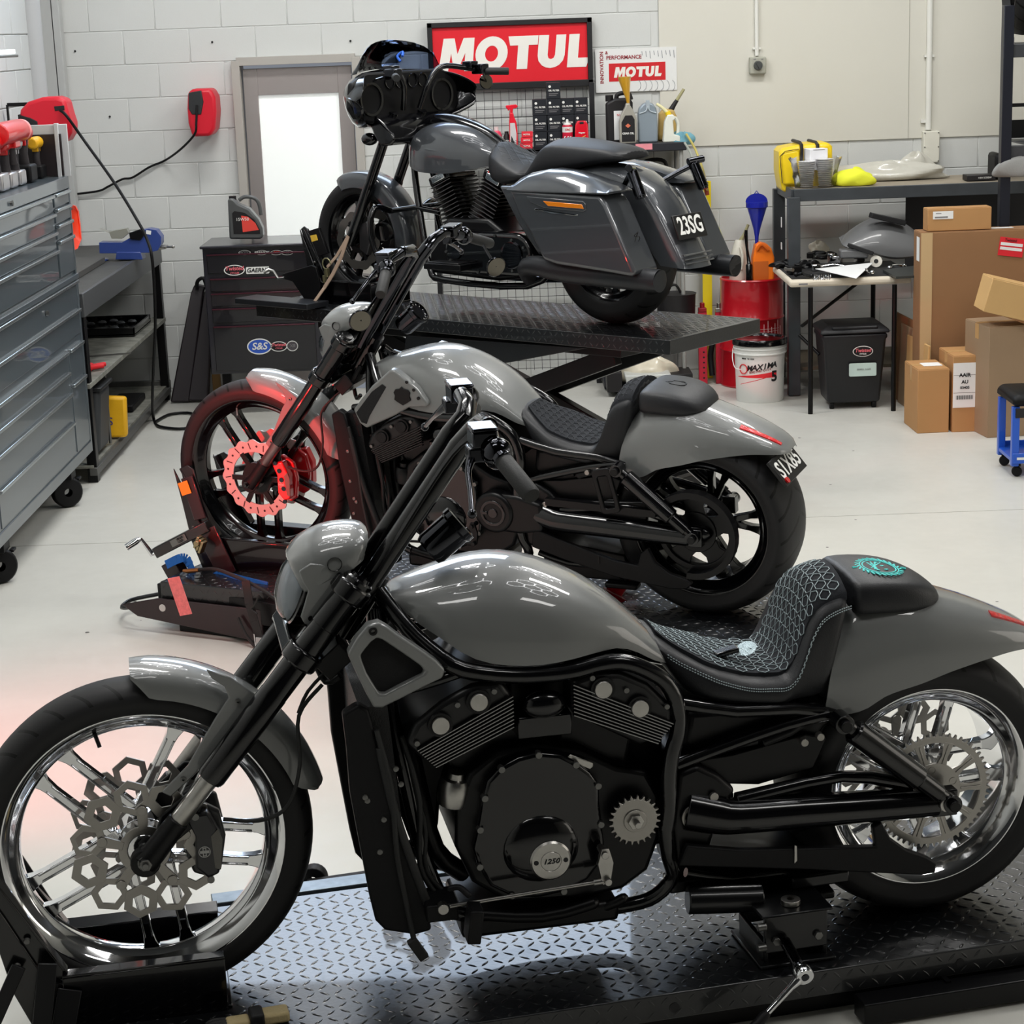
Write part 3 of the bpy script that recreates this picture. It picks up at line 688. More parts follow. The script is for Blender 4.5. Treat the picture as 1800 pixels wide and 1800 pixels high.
    # barrels at 60 degrees
    E_.prism([(.64, .545), (.71, .575), (.80, .60), (.86, .53), (.78, .44), (.70, .44)], -.11, .13); E_.prism([(.90, .53), (.93, .64), (1.02, .58), (1.08, .53), (1.06, .44), (.95, .44)], -.11, .13)
    E_.prism([(.80, .60), (.80, .70), (.94, .70), (.94, .60), (.87, .52)], -.10, .10)
    EN = E_.obj('engine', SATIN, B, bevel=.012, seg=3)
    hm = mat('black_fin_casting', (10, 10, 12), .38)
    def head(out, caps, fdir, fins, bolts):
        mb = MB(); mb.prism(out, -.185, .17); h = mb.obj('cylinder_head', hm, B, bevel=.014, seg=3)
        mb = MB()
        for x, z in caps: mb.lathe([(0, .014), (.0185, .014), (.020, .012), (.020, 0)], (x, -.188, z), (0, -1, 0), 24)
        mb.obj('head_cap', BRUSHED if one else SATIN, h)
        mb = MB()
        for x, z in caps: mb.lathe([(.021, .0), (.027, .0), (.027, .010), (.021, .010)], (x, -.186, z), (0, -1, 0), 24)
        mb.obj('cap_ring', SATIN, h)
        mb = MB()
        for (xa, za), (xb, zb) in fins: mb.bar((xa, -.189, za), (xb, -.189, zb), .012, .0042, up=(0, 0, 1))
        mb.obj('cooling_fin', SATIN, h)
        mb = MB()
        for (xa, za), (xb, zb) in fins: mb.bar((xa, -.1955, za), (xb, -.1955, zb), .0012, .0018, up=(0, 0, 1))
        mb.obj('fin_edge', mat('bare_fin_edge', (150, 150, 150), .35, .9) if one else mat('dull_fin_edge', (60, 58, 58), .4, .8), h)
        mb = MB()
        for x, z in bolts: mb.cyl((x, -.184, z), (x, -.193, z), .006, 10)
        mb.obj('head_bolt', BOLT, h)
    h1 = [(.560, .600), (.583, .642), (.642, .686), (.709, .717), (.771, .721), (.792, .689), (.792, .628), (.714, .575), (.641, .540), (.594, .560)]
    F1_ = []
    for k in range(9):
        q = k*.0085; F1_.append(((.585+q*.55, .585-q*.62), (.795, .682-q*1.02+.004)))
    h2 = [(.925, .705), (.974, .718), (1.035, .712), (1.095, .680), (1.152, .618), (1.150, .578), (1.08, .534), (.925, .625)]
    F2_ = []
    for k in range(9):
        q = k*.0085; F2_.append(((.927, .698-q*1.02), (1.148-q*.5, .585-q*.62)))
    z_ = dz*.7
    sh = lambda l: [(x, z+z_) for x, z in l]
    head(sh(h1), sh([(.636, .638), (.720, .682)]), 1, [tuple(sh(f)) for f in F1_], sh([(.675, .678), (.585, .60), (.755, .70)]))
    head(sh(h2), sh([(.992, .682), (1.073, .630)]), -1, [tuple(sh(f)) for f in F2_], sh([(1.045, .672), (1.135, .625), (.97, .708)]))
    mb = MB(); mb.ball((.868, -.165, .650+z_), .046, 20, (1.08, .55, .68)); mb.box((.868, -.13, .60+z_), (.12, .08, .05)); mb.obj('intake_cover', BLACK, EN, bevel=.004)
    # right-hand covers and fixings on the near side
    cc = tr1_cover
    mb = MB(); mb.prism(cc, -.178, -.14); C_ = mb.obj('clutch_cover', BLACK, B, bevel=.010, seg=3)
    mb = MB(); mb.ball((.850, -.172, .318), .082, 28, (1.06, .34, .98)); mb.obj('derby_bulge', BLACK, C_)
    mb = MB()
    for i in range(0, len(cc), 2):
        x, z = cc[i]; x = .85+(x-.85)*.97; z = .36+(z-.36)*.97; mb.cyl((x, -.165, z), (x, -.184, z), .0075, 12); mb.cyl((x, -.184, z), (x, -.1843, z), .004, 6)
    mb.obj('cover_bolt', BOLT, C_, bevel=.0008)
    if one:
        mb = MB(); c = (.866, -.196, .298); mb.lathe([(0, .010), (.022, .010), (.023, .009), (.024, .010), (.042, .009), (.046, .005), (.0465, -.01)], c, (0, -1, 0), 40); md = mb.obj('derby_cap', BRUSHED, C_)
        text('1250', .016, INK, C_, (.866, -.2068, .298), FRONT, 'cap_number', bold=.02, shear=.3, sx=1.15)
        mb = MB()
        for s_ in (-1, 1): mb.cyl((.866+.033*s_, -.205, .298), (.866+.033*s_, -.2065, .298), .0055, 12)
        mb.obj('cap_screw', INK, C_)
        mb = MB(); mb.prism(rot2([(-.028, -.008), (.028, -.008), (.032, 0), (.028, .008), (-.028, .008), (-.032, 0)], R(-28)), -.004, 0)
        pl = mb.obj('data_plate', BRUSHED, C_, bevel=.002); pl.location = (.945, -.165, .508)
        # bare drive sprocket
        x, z = tr(1116, 1442, -.19); mb = MB(); mb.prism([(x+a, z+b) for a, b in gear(24, .050, .0585)], -.192, -.183); mb.prism(circ(x, z, .026, 30), -.196, -.19)
        sp = mb.obj('drive_sprocket', STEEL, B, bevel=.0008, seg=1)
        mb = MB(); mb.cyl((x, -.19, z), (x, -.204, z), .018, 6); mb.cyl((x, -.20, z), (x, -.222, z), .0075, 16); mb.obj('sprocket_nut', BRUSHED, sp, bevel=.001)
    else:
        x, z = 1.057, .36; mb = MB(); mb.prism(circ(x, z, .075, 40), -.21, -.15); pc = mb.obj('pulley_cover', SATIN, B, bevel=.012, seg=3)
        mb = MB(); mb.prism(circ(x, z, .048, 40), -.214, -.209, hole=circ(x, z, .036, 40)); mb.prism(circ(x, z, .018, 24), -.214, -.209); mb.bar((x-.042, -.212, z), (x-.02, -.212, z), .006, .012); mb.obj('cover_rib', BLACK, pc, bevel=.002)
        mb = MB(); mb.prism([(1.06, .43), (1.15, .425), (1.24, .40), (1.24, .30), (1.15, .285), (1.06, .29)], -.20, -.15); mb.obj('pulley_cover_tail', SATIN, pc, bevel=.012, seg=3)
    mb = MB(); mb.prism([(.575, .62), (.66, .56), (.70, .50), (.665, .40), (.655, .30), (.60, .26), (.585, .45)], .02, .10); mb.prism([(1.06, .55), (1.17, .58), (1.17, .22), (1.08, .22)], -.03, .06); mb.tube([(.58, .0, .60), (.60, -.06, .45), (.63, -.08, .30), (.70, -.06, .22)], .022, 12, smooth=3); mb.obj('exhaust_manifold', SATIN, EN, bevel=.01)
    # starter / oil filter, pedals, shift rod
    mb = MB(); mb.lathe([(0, 0), (.034, .0), (.036, .01), (.036, .05), (.03, .06), (.02, .062), (.018, .075), (0, .078)], (.667, -.12, .425), (.15, -.1, 1), 24); mb.obj('oil_filter', BRUSHED if one else SATIN, EN)
    mb = MB(); mb.tube([(.635, -.225, .230), (.99, -.225, .247)], .0048, 10); mb.cyl((.955, -.225, .2455), (.985, -.225, .247), .008, 10); mb.cyl((.62, -.215, .229), (.62, -.237, .229), .012, 14)
    mb.prism([(.975, .325), (.99, .325), (1.0, .29), (.993, .245), (.975, .24), (.965, .29)], -.232, -.222); mb.cyl((.98, -.19, .312), (.98, -.24, .312), .008, 12); mb.cyl((.985, -.22, .25), (.985, -.245, .25), .008, 12)
    sr = mb.obj('shift_linkage', BRUSHED if one else SATIN, B, bevel=.001)
    mb = MB(); mb.tube([(.63, -.235, .275), (.655, -.24, .28), (.675, -.26, .265)], .007, 10, smooth=3); mb.box((.680, -.265, .205), (.030, .055, .078), Matrix.Rotation(R(8), 3, 'Y')); mb.box((.62, -.18, .215), (.07, .09, .04)); mb.obj('foot_lever', MATTE, sr, bevel=.004)
    mb = MB(); mb.box((.85, -.05, .135), (.36, .22, .05)); mb.tube([(.68, -.15, .17), (.85, -.17, .15), (.98, -.17, .17)], .014, 10, smooth=3); mb.tube([(.70, -.05, .12), (.90, -.10, .10), (1.0, -.15, .145), (1.05, -.16, .17)], .012, 10, smooth=3); mb.obj('sump', SATIN, EN, bevel=.012)
    # side scoop
    if one:
        so = tr.pts([(611, 1151), (628, 1122), (647, 1100), (667, 1095), (683, 1104), (700, 1117), (725, 1133), (750, 1150), (768, 1163), (783, 1178), (779, 1192), (742, 1210), (705, 1229), (672, 1245), (657, 1245), (645, 1222), (632, 1195), (620, 1170)], -.205)
        si = tr.pts([(634, 1153), (642, 1142), (652, 1130), (662, 1122), (672, 1125), (690, 1137), (708, 1149), (725, 1161), (738, 1170), (747, 1180), (742, 1187), (722, 1197), (700, 1208), (678, 1220), (667, 1220), (655, 1201), (645, 1184), (638, 1166)], -.205)
        for s_ in (-1, 1):
            mb = MB(); a, b = sorted((.205*s_, .17*s_)); mb.prism(so, a, b, hole=si); sc = mb.obj('air_scoop', PAINT, B, bevel=.006, seg=3)
            mb = MB(); mb.prism(si, .188*s_-.002, .188*s_+.002); mb.obj('scoop_mesh', mat('black_fine_mesh', (10, 10, 12), .5, .2, bump=1.5, bscale=1200), sc)
            mb = MB(); x, z = tr(655, 1108, -.2); mb.lathe([(.009, 0), (.009, .003), (.004, .003), (.004, .001)], (x, .206*s_, z), (0, s_, 0), 16); mb.obj('scoop_bolt', SATIN, sc)
    else:
        so = [(.535, .71), (.555, .66), (.58, .642), (.70, .695), (.76, .728), (.835, .735), (.838, .75), (.80, .80), (.72, .86), (.70, .862), (.62, .80)]
        mw = [(.548, .70), (.565, .665), (.585, .66), (.60, .69), (.68, .80), (.665, .81), (.62, .78)]
        for s_ in (-1, 1):
            mb = MB(); a, b = sorted((.205*s_, .165*s_)); mb.prism(so, a, b); sc = mb.obj('air_scoop', PAINT, B, bevel=.010, seg=3)
            mb = MB(); mb.prism(mw, .206*s_-.002, .206*s_+.002); mb.obj('scoop_mesh', mat('black_fine_mesh', (10, 10, 12), .5, .2, bump=1.5, bscale=1200), sc, bevel=.001)
            e = [(-.030, .010), (-.022, .020), (-.008, .022), (0, .030), (.008, .022), (.022, .020), (.030, .010), (.026, 0), (.030, -.014), (.018, -.022), (0, -.032), (-.018, -.022), (-.030, -.014), (-.026, 0)]
            mb = MB(); mb.prism([(.742+a*1.1, .772+b*1.1) for a, b in e], .207*s_-.003, .207*s_+.002); mb.obj('shield_emblem', SATIN, sc, bevel=.001)
            mb = MB()
            for x, z in ((.765, .822), (.79, .795), (.805, .765)): mb.lathe([(.006, 0), (.006, .003), (0, .003)], (x, .206*s_, z), (0, s_, 0), 12)
            mb.obj('scoop_bolt', SATIN, sc)
    # seat
    ridge = [(1.137, .745), (1.17, .718), (1.208, .697), (1.283, .664), (1.34, .645), (1.386, .640), (1.425, .640), (1.448, .662), (1.464, .700), (1.478, .742), (1.502, .783), (1.542, .803), (1.589, .812)]
    botm = [(1.12, .735), (1.146, .71), (1.17, .66), (1.196, .613), (1.27, .595), (1.353, .582), (1.519, .563), (1.60, .66)]
    xs = [1.128, 1.15, 1.18, 1.22, 1.26, 1.30, 1.34, 1.38, 1.41, 1.43, 1.445, 1.458, 1.47, 1.482, 1.50, 1.525, 1.555, 1.585]
    sec = []
    for x in xs:
        zr = smooth_tab(ridge, x); zb = min(smooth_tab(botm, x), zr-.03); wd = .085+.075*min(1, max(0, (x-1.12)/.14))-.02*max(0, (x-1.45)/.14)
        xb = 1.128+(x-1.128)*(1.525-1.128)/(1.585-1.128)
        sec.append((xb, min(smooth_tab(botm, xb), zr-.03)+dz, zr+dz, zr+.012+.03*max(0, min(1, (x-1.42)/.08))+dz, wd, x-xb))
    st = seat_loft(B, LEATHER, sec)
    # quilted insert with hexagon stitching laid on the seat
    def sz(x, y): return smooth_tab(ridge, x)+.012+dz+(.03*max(0, min(1, (x-1.42)/.08)))*max(0, 1-(abs(y)/.12)**2)-.004*(abs(y)/.1)**2
    mb = MB(); rs = []
    for i in range(28):
        x = 1.15+(1.572-1.15)*i/27; hw = min(.118, .05+.068*min(1, (x-1.15)/.1)); r = [(x, -hw, sz(x, hw)-.012)]
        for j in range(9): y = -hw+2*hw*j/8; r.append((x, y*.98, sz(x, y)+.005))
        r.append((x, hw, sz(x, hw)-.012)); rs.append(r)
    mb.rings(rs); mb.obj('quilted_insert', SUEDE, st, sharp=60)
    mb = MB(); L = [0]; N_ = 200; xs_ = [1.155+(1.57-1.155)*i/N_ for i in range(N_+1)]
    for i in range(N_): L.append(L[-1]+math.hypot(xs_[i+1]-xs_[i], sz(xs_[i+1], 0)-sz(xs_[i], 0)))
    def atL(s_): return interp(list(zip(L, xs_)), s_)
    hs, ht = .026, .030
    for i in range(int(L[-1]/hs)):
        for j in range(-4, 5):
            s0 = i*hs+hs*.5; t0 = j*ht+(ht/2 if i % 2 else 0)
            P6 = []
            for ds, dt in ((-.5, -.18), (-.5, .18), (0, .5), (.5, .18), (.5, -.18), (0, -.5)):
                x = atL(max(0, min(L[-1], s0+ds*hs*.96+0))); y = t0+dt*ht*.9; P6.append(Vector((x, y, sz(x, y)+.0062)))
            hw = min(.112, .05+.06*min(1, (P6[0].x-1.15)/.1))
            if abs(t0) > hw: continue
            for k in range(6):
                if k == 4 and not one: continue
                mb.bar(P6[k], P6[(k+1) % 6], .0016 if one else .001, .0016)
    stuff(mb.obj('hexagon_stitching', STITCH if one else mat('dark_thread', (58, 60, 64), .7), st))
    if one:
        mb = MB(); pts = []
        for i in range(40):
            x = 1.16+(1.575-1.16)*i/39; j = min(int(i/39*(len(xs)-1)), len(xs)-2)
            zr = smooth_tab(ridge, x); wd = .085+.075*min(1, max(0, (x-1.12)/.14))-.02*max(0, (x-1.45)/.14); pts.append(Vector((x+(.0), -wd*.975-.001, zr-.012)))
        for o_ in (0, -.006):
            for a, b in zip(pts, pts[1:]):
                n_ = 2
                for q in range(n_): p0 = a.lerp(b, q/n_+.08); p1 = a.lerp(b, q/n_+.38); mb.bar(p0+Vector((0, -.0015, o_)), p1+Vector((0, -.0015, o_)), .0016, .0016)
        stuff(mb.obj('border_stitching', STITCH, st))
    # pillion pad
    pxs = [(1.592, .758, .832, .838, .124, 0), (1.60, .754, .840, .846, .128, 0), (1.66, .752, .838, .846, .130, 0), (1.71, .750, .832, .840, .128, 0), (1.75, .750, .822, .830, .120, 0), (1.785, .754, .806, .814, .104, 0), (1.808, .762, .790, .796, .080, 0), (1.816, .768, .780, .784, .055, 0)]
    pp = seat_loft(B, LEATHER, [(x, a+dz, b+dz, c+dz, w_, l_) for x, a, b, c, w_, l_ in pxs], 'pillion_pad')
    def pz(x): return smooth_tab([(1.592, .840), (1.62, .845), (1.66, .845), (1.71, .840), (1.75, .831), (1.785, .815)], x)+dz-.004
    if one:
        mb = MB(); cx, cy = 1.685, -.02
        def onp(a, r, k=1.0): x = cx+r*math.cos(a)*.85; y = cy+r*math.sin(a)*1.1; return Vector((x, y, pz(x)+.0035-.12*y*y))
        for k in range(26):
            a = 2*pi*k/26; mb.bar(onp(a, .052), onp(a+.2, .062), .004, .0015)
        for r in (.043, .050):
            for k in range(30): mb.bar(onp(2*pi*k/30, r), onp(2*pi*(k+1)/30, r), .0028, .0015)
        for a, r in ((0.5, .012), (2.2, .02), (3.6, .016), (5.2, .022), (1.4, .03)):
            c = onp(a, r)
            for k in range(4): mb.bar(c+Vector((math.cos(k*pi/4)*.005, math.sin(k*pi/4)*.005, 0)), c-Vector((math.cos(k*pi/4)*.005, math.sin(k*pi/4)*.005, 0)), .0018, .0012)
        for a, b in ((-.03, .01), (-.02, .02), (-.01, .026), (.0, .03)): mb.bar(onp(a*40+2.2, .035), onp(b*40+3.1, .03), .003, .0014)
        for q in (-1, 1): mb.tube([onp(0 if q > 0 else pi, .062), onp(0 if q > 0 else pi, .075)], .004, 6)
        mb.obj('embroidered_crest', TEAL, pp)
        mb = MB()
        for i in range(46):
            f = i/46; x = 1.60+.185*f; w_ = interp([(1.592, .118), (1.66, .124), (1.71, .12), (1.75, .108), (1.785, .085)], x)
            for o_ in (0, .004): mb.bar((x, -w_*.985-.0015, .786+dz+o_-.012*f), (x+.0025, -w_*.985-.0015, .786+dz+o_-.012*f), .0016, .0014)
        stuff(mb.obj('pad_stitching', STITCH, pp))
    else:
        mb = MB(); e = [(-.03, .0), (-.01, .008), (-.01, .02), (.03, .02), (.04, .01), (.04, -.01), (.03, -.02), (-.01, -.02), (-.01, -.008)]
        for a, b in zip(e, e[1:]+e[:1]): mb.bar((1.68+a[0], a[1], pz(1.68+a[0])+.004), (1.68+b[0], b[1], pz(1.68+b[0])+.004), .003, .002)
        mb.obj('pad_emblem', SATIN, pp)
    # rear fender
    ft = [(1.50, .742), (1.56, .765), (1.60, .785), (1.70, .795), (1.78, .786), (1.823, .772), (1.916, .738), (2.029, .686), (2.075, .655), (2.09, .640)]
    fb = [(1.50, .57), (1.528, .556), (1.554, .545), (1.606, .552), (1.658, .580), (1.74, .600), (1.826, .622), (1.96, .640), (2.05, .636), (2.09, .630)]
    fw = [(1.50, .145), (1.60, .150), (1.75, .150), (1.85, .140), (1.95, .120), (2.04, .090), (2.075, .065), (2.09, .035)]
    mb = MB(); rows = []
    for i in range(30):
        x = 1.515+(2.09-1.515)*i/29; zt, zb, wd = smooth_tab(ft, x)+dz, smooth_tab(fb, x)+dz, smooth_tab(fw, x); row = []
        for j in range(17):
            a = pi*j/16; c, s_ = math.cos(a), math.sin(a); row.append((x+(.0 if x > 1.6 else (1.6-x)*.5*abs(s_)), -wd*math.copysign(abs(c)**.62, c), zb+(zt-zb)*abs(s_)**.75))
        rows.append(row)
    arch_loft(mb, rows, .004); rf = mb.obj('rear_fender', body, B, sharp=50)
    mb = MB(); rows = []
    for i in range(9):
        f = i/8; x = 1.935+.13*f; zt, zb, wd = smooth_tab(ft, x)+dz, smooth_tab(fb, x)+dz, smooth_tab(fw, x); r_ = []
        h = .035*math.sin(pi*min(max(f, .04), .96))**.5
        for a in (57, 60, 63, 66, 69):
            a = R(a); r_.append((x, -wd*math.copysign(abs(math.cos(a))**.62, math.cos(a))*1.0, zb+(zt-zb)*abs(math.sin(a))**.75+.004))
        r_ += [(p[0], p[1], p[2]-.012) for p in reversed(r_)]; rows.append(r_)
    mb.rings(rows)
    lm = mat('faceted_red_lens', (205, 10, 16), .15, 0, 1, bump=2.5, bscale=110); mb.obj('tail_light', lm, rf)
    mb = MB(); mb.rings([[(x, y, z) for y, z in ((-.135, .56), (-.13, .61), (0, .63), (.13, .61), (.135, .56))] for x in (1.58, 1.66)]); 
    # swing arm, belt guard, shock
    mb = MB()
    for s_ in (-1, 1):
        y = .172*s_
        mb.tube([(1.19, y*.85, .36), (1.26, y*.95, .345), (1.30, y, .340), (1.44, y, .334), (1.62, y, .325), (1.775, y, .318)], [.05, .046, .041, .040, .037, .033], 18, smooth=3)
        mb.box((1.79, y, .318), (.06, .035, .062)); mb.tube([(1.30, y*.96, .375), (1.55, y*.92, .40), (1.72, y*.9, .36)], [.018, .014, .02], 10, smooth=3)
    mb.box((1.27, 0, .34), (.06, .30, .09)); SA = mb.obj('swing_arm', BLACK, B, bevel=.004)
    mb = MB(); g = tr.pts([(1205, 1482), (1300, 1490), (1420, 1487), (1535, 1484), (1530, 1450), (1545, 1440), (1562, 1470), (1590, 1490), (1625, 1502), (1642, 1512), (1640, 1530), (1615, 1534), (1530, 1530), (1400, 1524), (1190, 1518)], -.18) if one else [(1.20, .31), (1.30, .275), (1.50, .215), (1.585, .205), (1.60, .25), (1.625, .27), (1.65, .22), (1.70, .185), (1.76, .17), (1.78, .155), (1.76, .135), (1.70, .13), (1.50, .155), (1.30, .205), (1.19, .24)]
    mb.prism(g, -.195, -.175); bg = mb.obj('belt_guard', MATTE, B, bevel=.004)
    mb = MB(); a_, b_ = ((1.555, .19), (1.585, .21)) if one else ((1.50, .20), (1.51, .24))
    if one: x, z = tr(1398, 1503, -.197); mb.prism([(x-.002, z-.02), (x+.004, z-.014), (x+.003, z+.022), (x-.002, z+.024)], -.198, -.195)
    else: mb.prism([(1.44, .20), (1.446, .20), (1.446, .23), (1.44, .23)], -.198, -.195)
    mb.obj('guard_clip', BRUSHED if one else SATIN, bg)
    if not one:
        # belt guard band that wraps the pulley, and the belt
        mb = MB(); up_ = []
        for k in range(26): a = R(150-10*k); up_.append((1.785+.155*math.cos(a), .325+.155*math.sin(a)))
        inn = [(1.785+(x-1.785)*.86, .325+(z-.325)*.86) for x, z in up_]
        for k in range(25): mb.prism([up_[k], up_[k+1], inn[k+1], inn[k]], -.19, -.15)
        mb.prism([(1.25, .42), (1.66, .405), (1.655, .38), (1.25, .395)], -.185, -.16)
        mb.obj('upper_belt_guard', SATIN, bg)
        mb = MB(); mb.prism([(1.19, .40), (1.32, .41), (1.62, .425), (1.62, .36), (1.38, .33), (1.19, .33)], -.165, -.14); mb.obj('rear_frame_plate', SATIN, FR, bevel=.006)
        mb = MB(); o = rrect(-.035, -.08, .035, .08, .012); mb.prism(rot2(o, R(12)), -.006, .006, hole=rot2(rrect(-.02, -.062, .02, .055, .01), R(12))); k_ = mb.obj('plate_bracket', SATIN, FR, bevel=.003); k_.location = (1.49, -.20, .47)
    for s_ in (-1, 1):
        y = .195*s_; a, b = Vector((1.535, y, .548)), Vector((1.797, y, .326)); d = (b-a).normalized(); mb = MB()
        mb.tube([a+d*.035, a+d*.04, a+d*.24, a+d*.245, b-d*.035], [.024, .029, .029, .022, .021], 24)
        for c in (a, b): mb.cyl(c+Vector((0, -.022, 0)), c+Vector((0, .022, 0)), .022, 20); mb.tube([c, c+(d if c is a else -d)*.05], .017, 12)
        sh_ = mb.obj('shock_absorber', BLACK, B, bevel=.001)
        mb = MB()
        for c in (a, b): mb.cyl(c+Vector((0, -.02*1, 0)), c+Vector((0, -.035, 0)), .0135, 16)
        mb.obj('shock_bolt', SATIN, sh_, bevel=.002)
    # battery box area under the seat
    mb = MB(); mb.prism([(1.20, .585), (1.50, .575), (1.56, .54), (1.52, .50), (1.50, .43), (1.42, .39), (1.24, .43), (1.185, .50)], -.125, .125); mb.obj('battery_box', SATIN, FR, bevel=.02, seg=3)
    mb = MB(); mb.prism([(1.22, .47), (1.30, .475), (1.47, .505), (1.52, .49), (1.49, .42), (1.36, .395), (1.25, .41)], -.142, -.12); mb.tube([(1.21, -.14, .47), (1.30, -.145, .50), (1.355, -.15, .505)], .009, 8); mb.tube([(1.365, -.15, .50), (1.43, -.15, .52), (1.47, -.15, .545)], .012, 8); mb.obj('side_cover', SATIN, FR, bevel=.014, seg=3)
    mb = MB(); mb.prism([(1.50, .52), (1.60, .56), (1.62, .50), (1.58, .42), (1.52, .44)], -.10, .10); mb.obj('inner_fender', MATTE, FR, bevel=.01)
    # exhaust stub / bottom bracket towards the lift
    mb = MB(); mb.prism([(1.17, .24), (1.50, .20), (1.52, .12), (1.50, .10), (1.30, .10), (1.19, .14)], -.10, .10); mb.box((1.49, -.11, .095), (.12, .05, .02)); mb.obj('lower_cross_member', SATIN, FR, bevel=.006)
    # brake hose
    mb = MB(); mb.tube([(.40, -.10, .72), (.345, -.115, .66), (.34, -.12, .55), (.31, -.12, .46), (.25, -.115, .43), (.17, -.11, .44)], .0045, 8, smooth=5); mb.tube([(.42, -.06, .74), (.37, -.08, .70), (.345, -.10, .66)], .004, 8, smooth=3)
    mb.obj('brake_hose', RUBBER, B)
    mb = MB(); mb.box((.43, 0, .76), (.07, .16, .05), Matrix.Rotation(R(-40), 3, 'Y')); mb.tube([(.44, -.05, .74), (.47, -.07, .78), (.50, -.06, .83)], .01, 8, smooth=3); mb.tube([(.40, .04, .72), (.42, .02, .68), (.45, 0, .70)], .008, 8, smooth=3); mb.obj('horn_bracket', SATIN, B, bevel=.006)
    return B, tr
tr1_cover = [(.725, .455), (.735, .49), (.765, .52), (.805, .538), (.85, .545), (.90, .535), (.935, .512), (.965, .485), (.985, .455), (.985, .41), (.99, .36), (.995, .31), (.985, .265), (.955, .228), (.90, .205), (.84, .198), (.78, .21), (.735, .24), (.708, .29), (.70, .335), (.712, .38), (.72, .42)]
P1 = (-.834, 4.06, .125); P2 = (-.91, 7.40, .202)
bike1, tr1 = make_cruiser(1, 'motorcycle', 'nearest grey cruiser motorcycle with polished chrome wheels and teal crest on its seat', P1, .193, 2.0)
bike2, tr2 = make_cruiser(2, 'motorcycle', 'middle grey cruiser motorcycle with black wheels and red front brake callipers', P2, -.453, 6.0)
# number plate and mirror of the middle bike
mb = MB(); mb.box((0, 0, 0), (.012, .22, .10)); pl = mb.obj('number_plate', mat('plate_black', (14, 14, 15), .4), bike2, bevel=.002)
pl.location = (2.075, -.03, .545); pl.rotation_euler = (R(0), R(-38), R(0))
text('S1X85', .085, WINK, pl, (.0075, 0, 0), (R(90), 0, R(90)), 'plate_lettering', bold=.02, sx=.85)
mb = MB(); mb.cyl((0, 0, 0), (.006, 0, 0), .011, 12); q = mb.obj('plate_reflector', LENSRED, pl); q.location = (.006, -.085, -.035)
def mirror(bike, base, tip, ax):
    mb = MB(); mb.tube([base, tip], .005, 8); n = Vector(ax).normalized(); mb.lathe([(0, -.014), (.034, -.010), (.040, 0), (.037, .003)], tip, n, 24); o = mb.obj('mirror', BLKCHROME, bike)
    g = MB(); g.lathe([(.036, .0035), (0, .0035)], tip, n, 24); g.obj('mirror_glass', mat('mirror_glass', (96, 92, 84), .08, 1.0), o)
mirror(bike2, (.79, -.30, 1.21), (.72, -.40, 1.09), (.7, -.7, -.2)); mirror(bike2, (.82, .33, 1.22), (.86, .37, 1.10), (.75, -.55, -.25))
# ================================================================== LIFT TABLES, WHEEL CHOCKS, JACK
PLATE = mat('black_checker_plate', (15, 17, 20), .34, .2, .5, .7, bump=.25, bscale=90, var=.2, vscale=9)
def dir2(yaw): return Vector((math.cos(yaw), math.sin(yaw), 0)), Vector((-math.sin(yaw), math.cos(yaw), 0))
def lozenges(parent, O, ax, ay, nx, ny, pitch, L_=.026, w=.007, h=.0016, keep=None):
    "raised bars of the checker plate, alternating direction"
    N = ax.cross(ay); mb = MB()
    for i in range(nx):
        for j in range(ny):
            c = O+ax*(i+.5)*pitch+ay*(j+.5)*pitch
            if keep and not keep((i+.5)*pitch, (j+.5)*pitch): continue
            a = R(45) if (i+j) % 2 else R(-45); d = ax*math.cos(a)+ay*math.sin(a); e = ax*-math.sin(a)+ay*math.cos(a)
            b = [c-d*L_/2, c-d*L_*.2+e*w/2, c+d*L_*.2+e*w/2, c+d*L_/2, c+d*L_*.2-e*w/2, c-d*L_*.2-e*w/2]
            mb.add(b+[c-d*L_*.28+N*h, c+d*L_*.28+N*h], [(0, 5, 6), (5, 4, 7, 6), (4, 3, 7), (3, 2, 7), (2, 1, 6, 7), (1, 0, 6)])
    return stuff(mb.obj('raised_lozenge', PLATE, parent, sharp=80))
def lift(label, pos, yaw, u0, u1, v0, v1, z, th, pitch, base=True):
    t = thing('lift_table', label, 'lift', (pos[0], pos[1], 0), yaw)
    X, Y, Zv = Vector((1, 0, 0)), Vector((0, 1, 0)), Vector((0, 0, 1))
    mb = MB(); mb.box(((u0+u1)/2, (v0+v1)/2, z-th/2), (u1-u0, v1-v0, th)); d = mb.obj('deck', PLATE, t, bevel=.003)
    lozenges(d, Vector((u0, v0, z)), X, Y, int((u1-u0)/pitch), int((v1-v0)/pitch), pitch, pitch*.98, pitch*.24, .0022)
    lozenges(d, Vector((u0, v0, z-th)), X, Zv, int((u1-u0)/pitch), int(th/pitch), pitch, pitch*.8, pitch*.16)
    return t, d
# --- nearest lift
L1yaw = R(13.3); n1 = Vector((-math.sin(L1yaw), math.cos(L1yaw), 0)); e1_ = Vector((math.cos(L1yaw), math.sin(L1yaw), 0))
org = Vector((.335, 3.953, 0))
l1, d1 = lift('nearest low black checker plate lift table under the chrome wheeled bike', org, L1yaw, -1.36, 1.75, 0, .76, .125, .062, .031)
mb = MB(); mb.prism([(-1.25, .0), (1.6, .0), (1.6, .05), (-1.25, .05)], .05, .71); mb.box((.95, -.035, .035), (1.1, .06, .05)); mb.obj('base_frame', SATIN, l1, bevel=.003)
mb = MB()
for x in (.62, .86): mb.box((x, .0, .045), (.012, .05, .04))
mb.obj('base_gusset', SATIN, l1)
mb = MB(); mb.cyl((.66, -.0015, .093), (.66, .004, .093), .010, 16); mb.cyl((-.02, -.0015, .09), (-.02, .004, .09), .012, 16); mb.obj('bolt_hole', INK, l1)
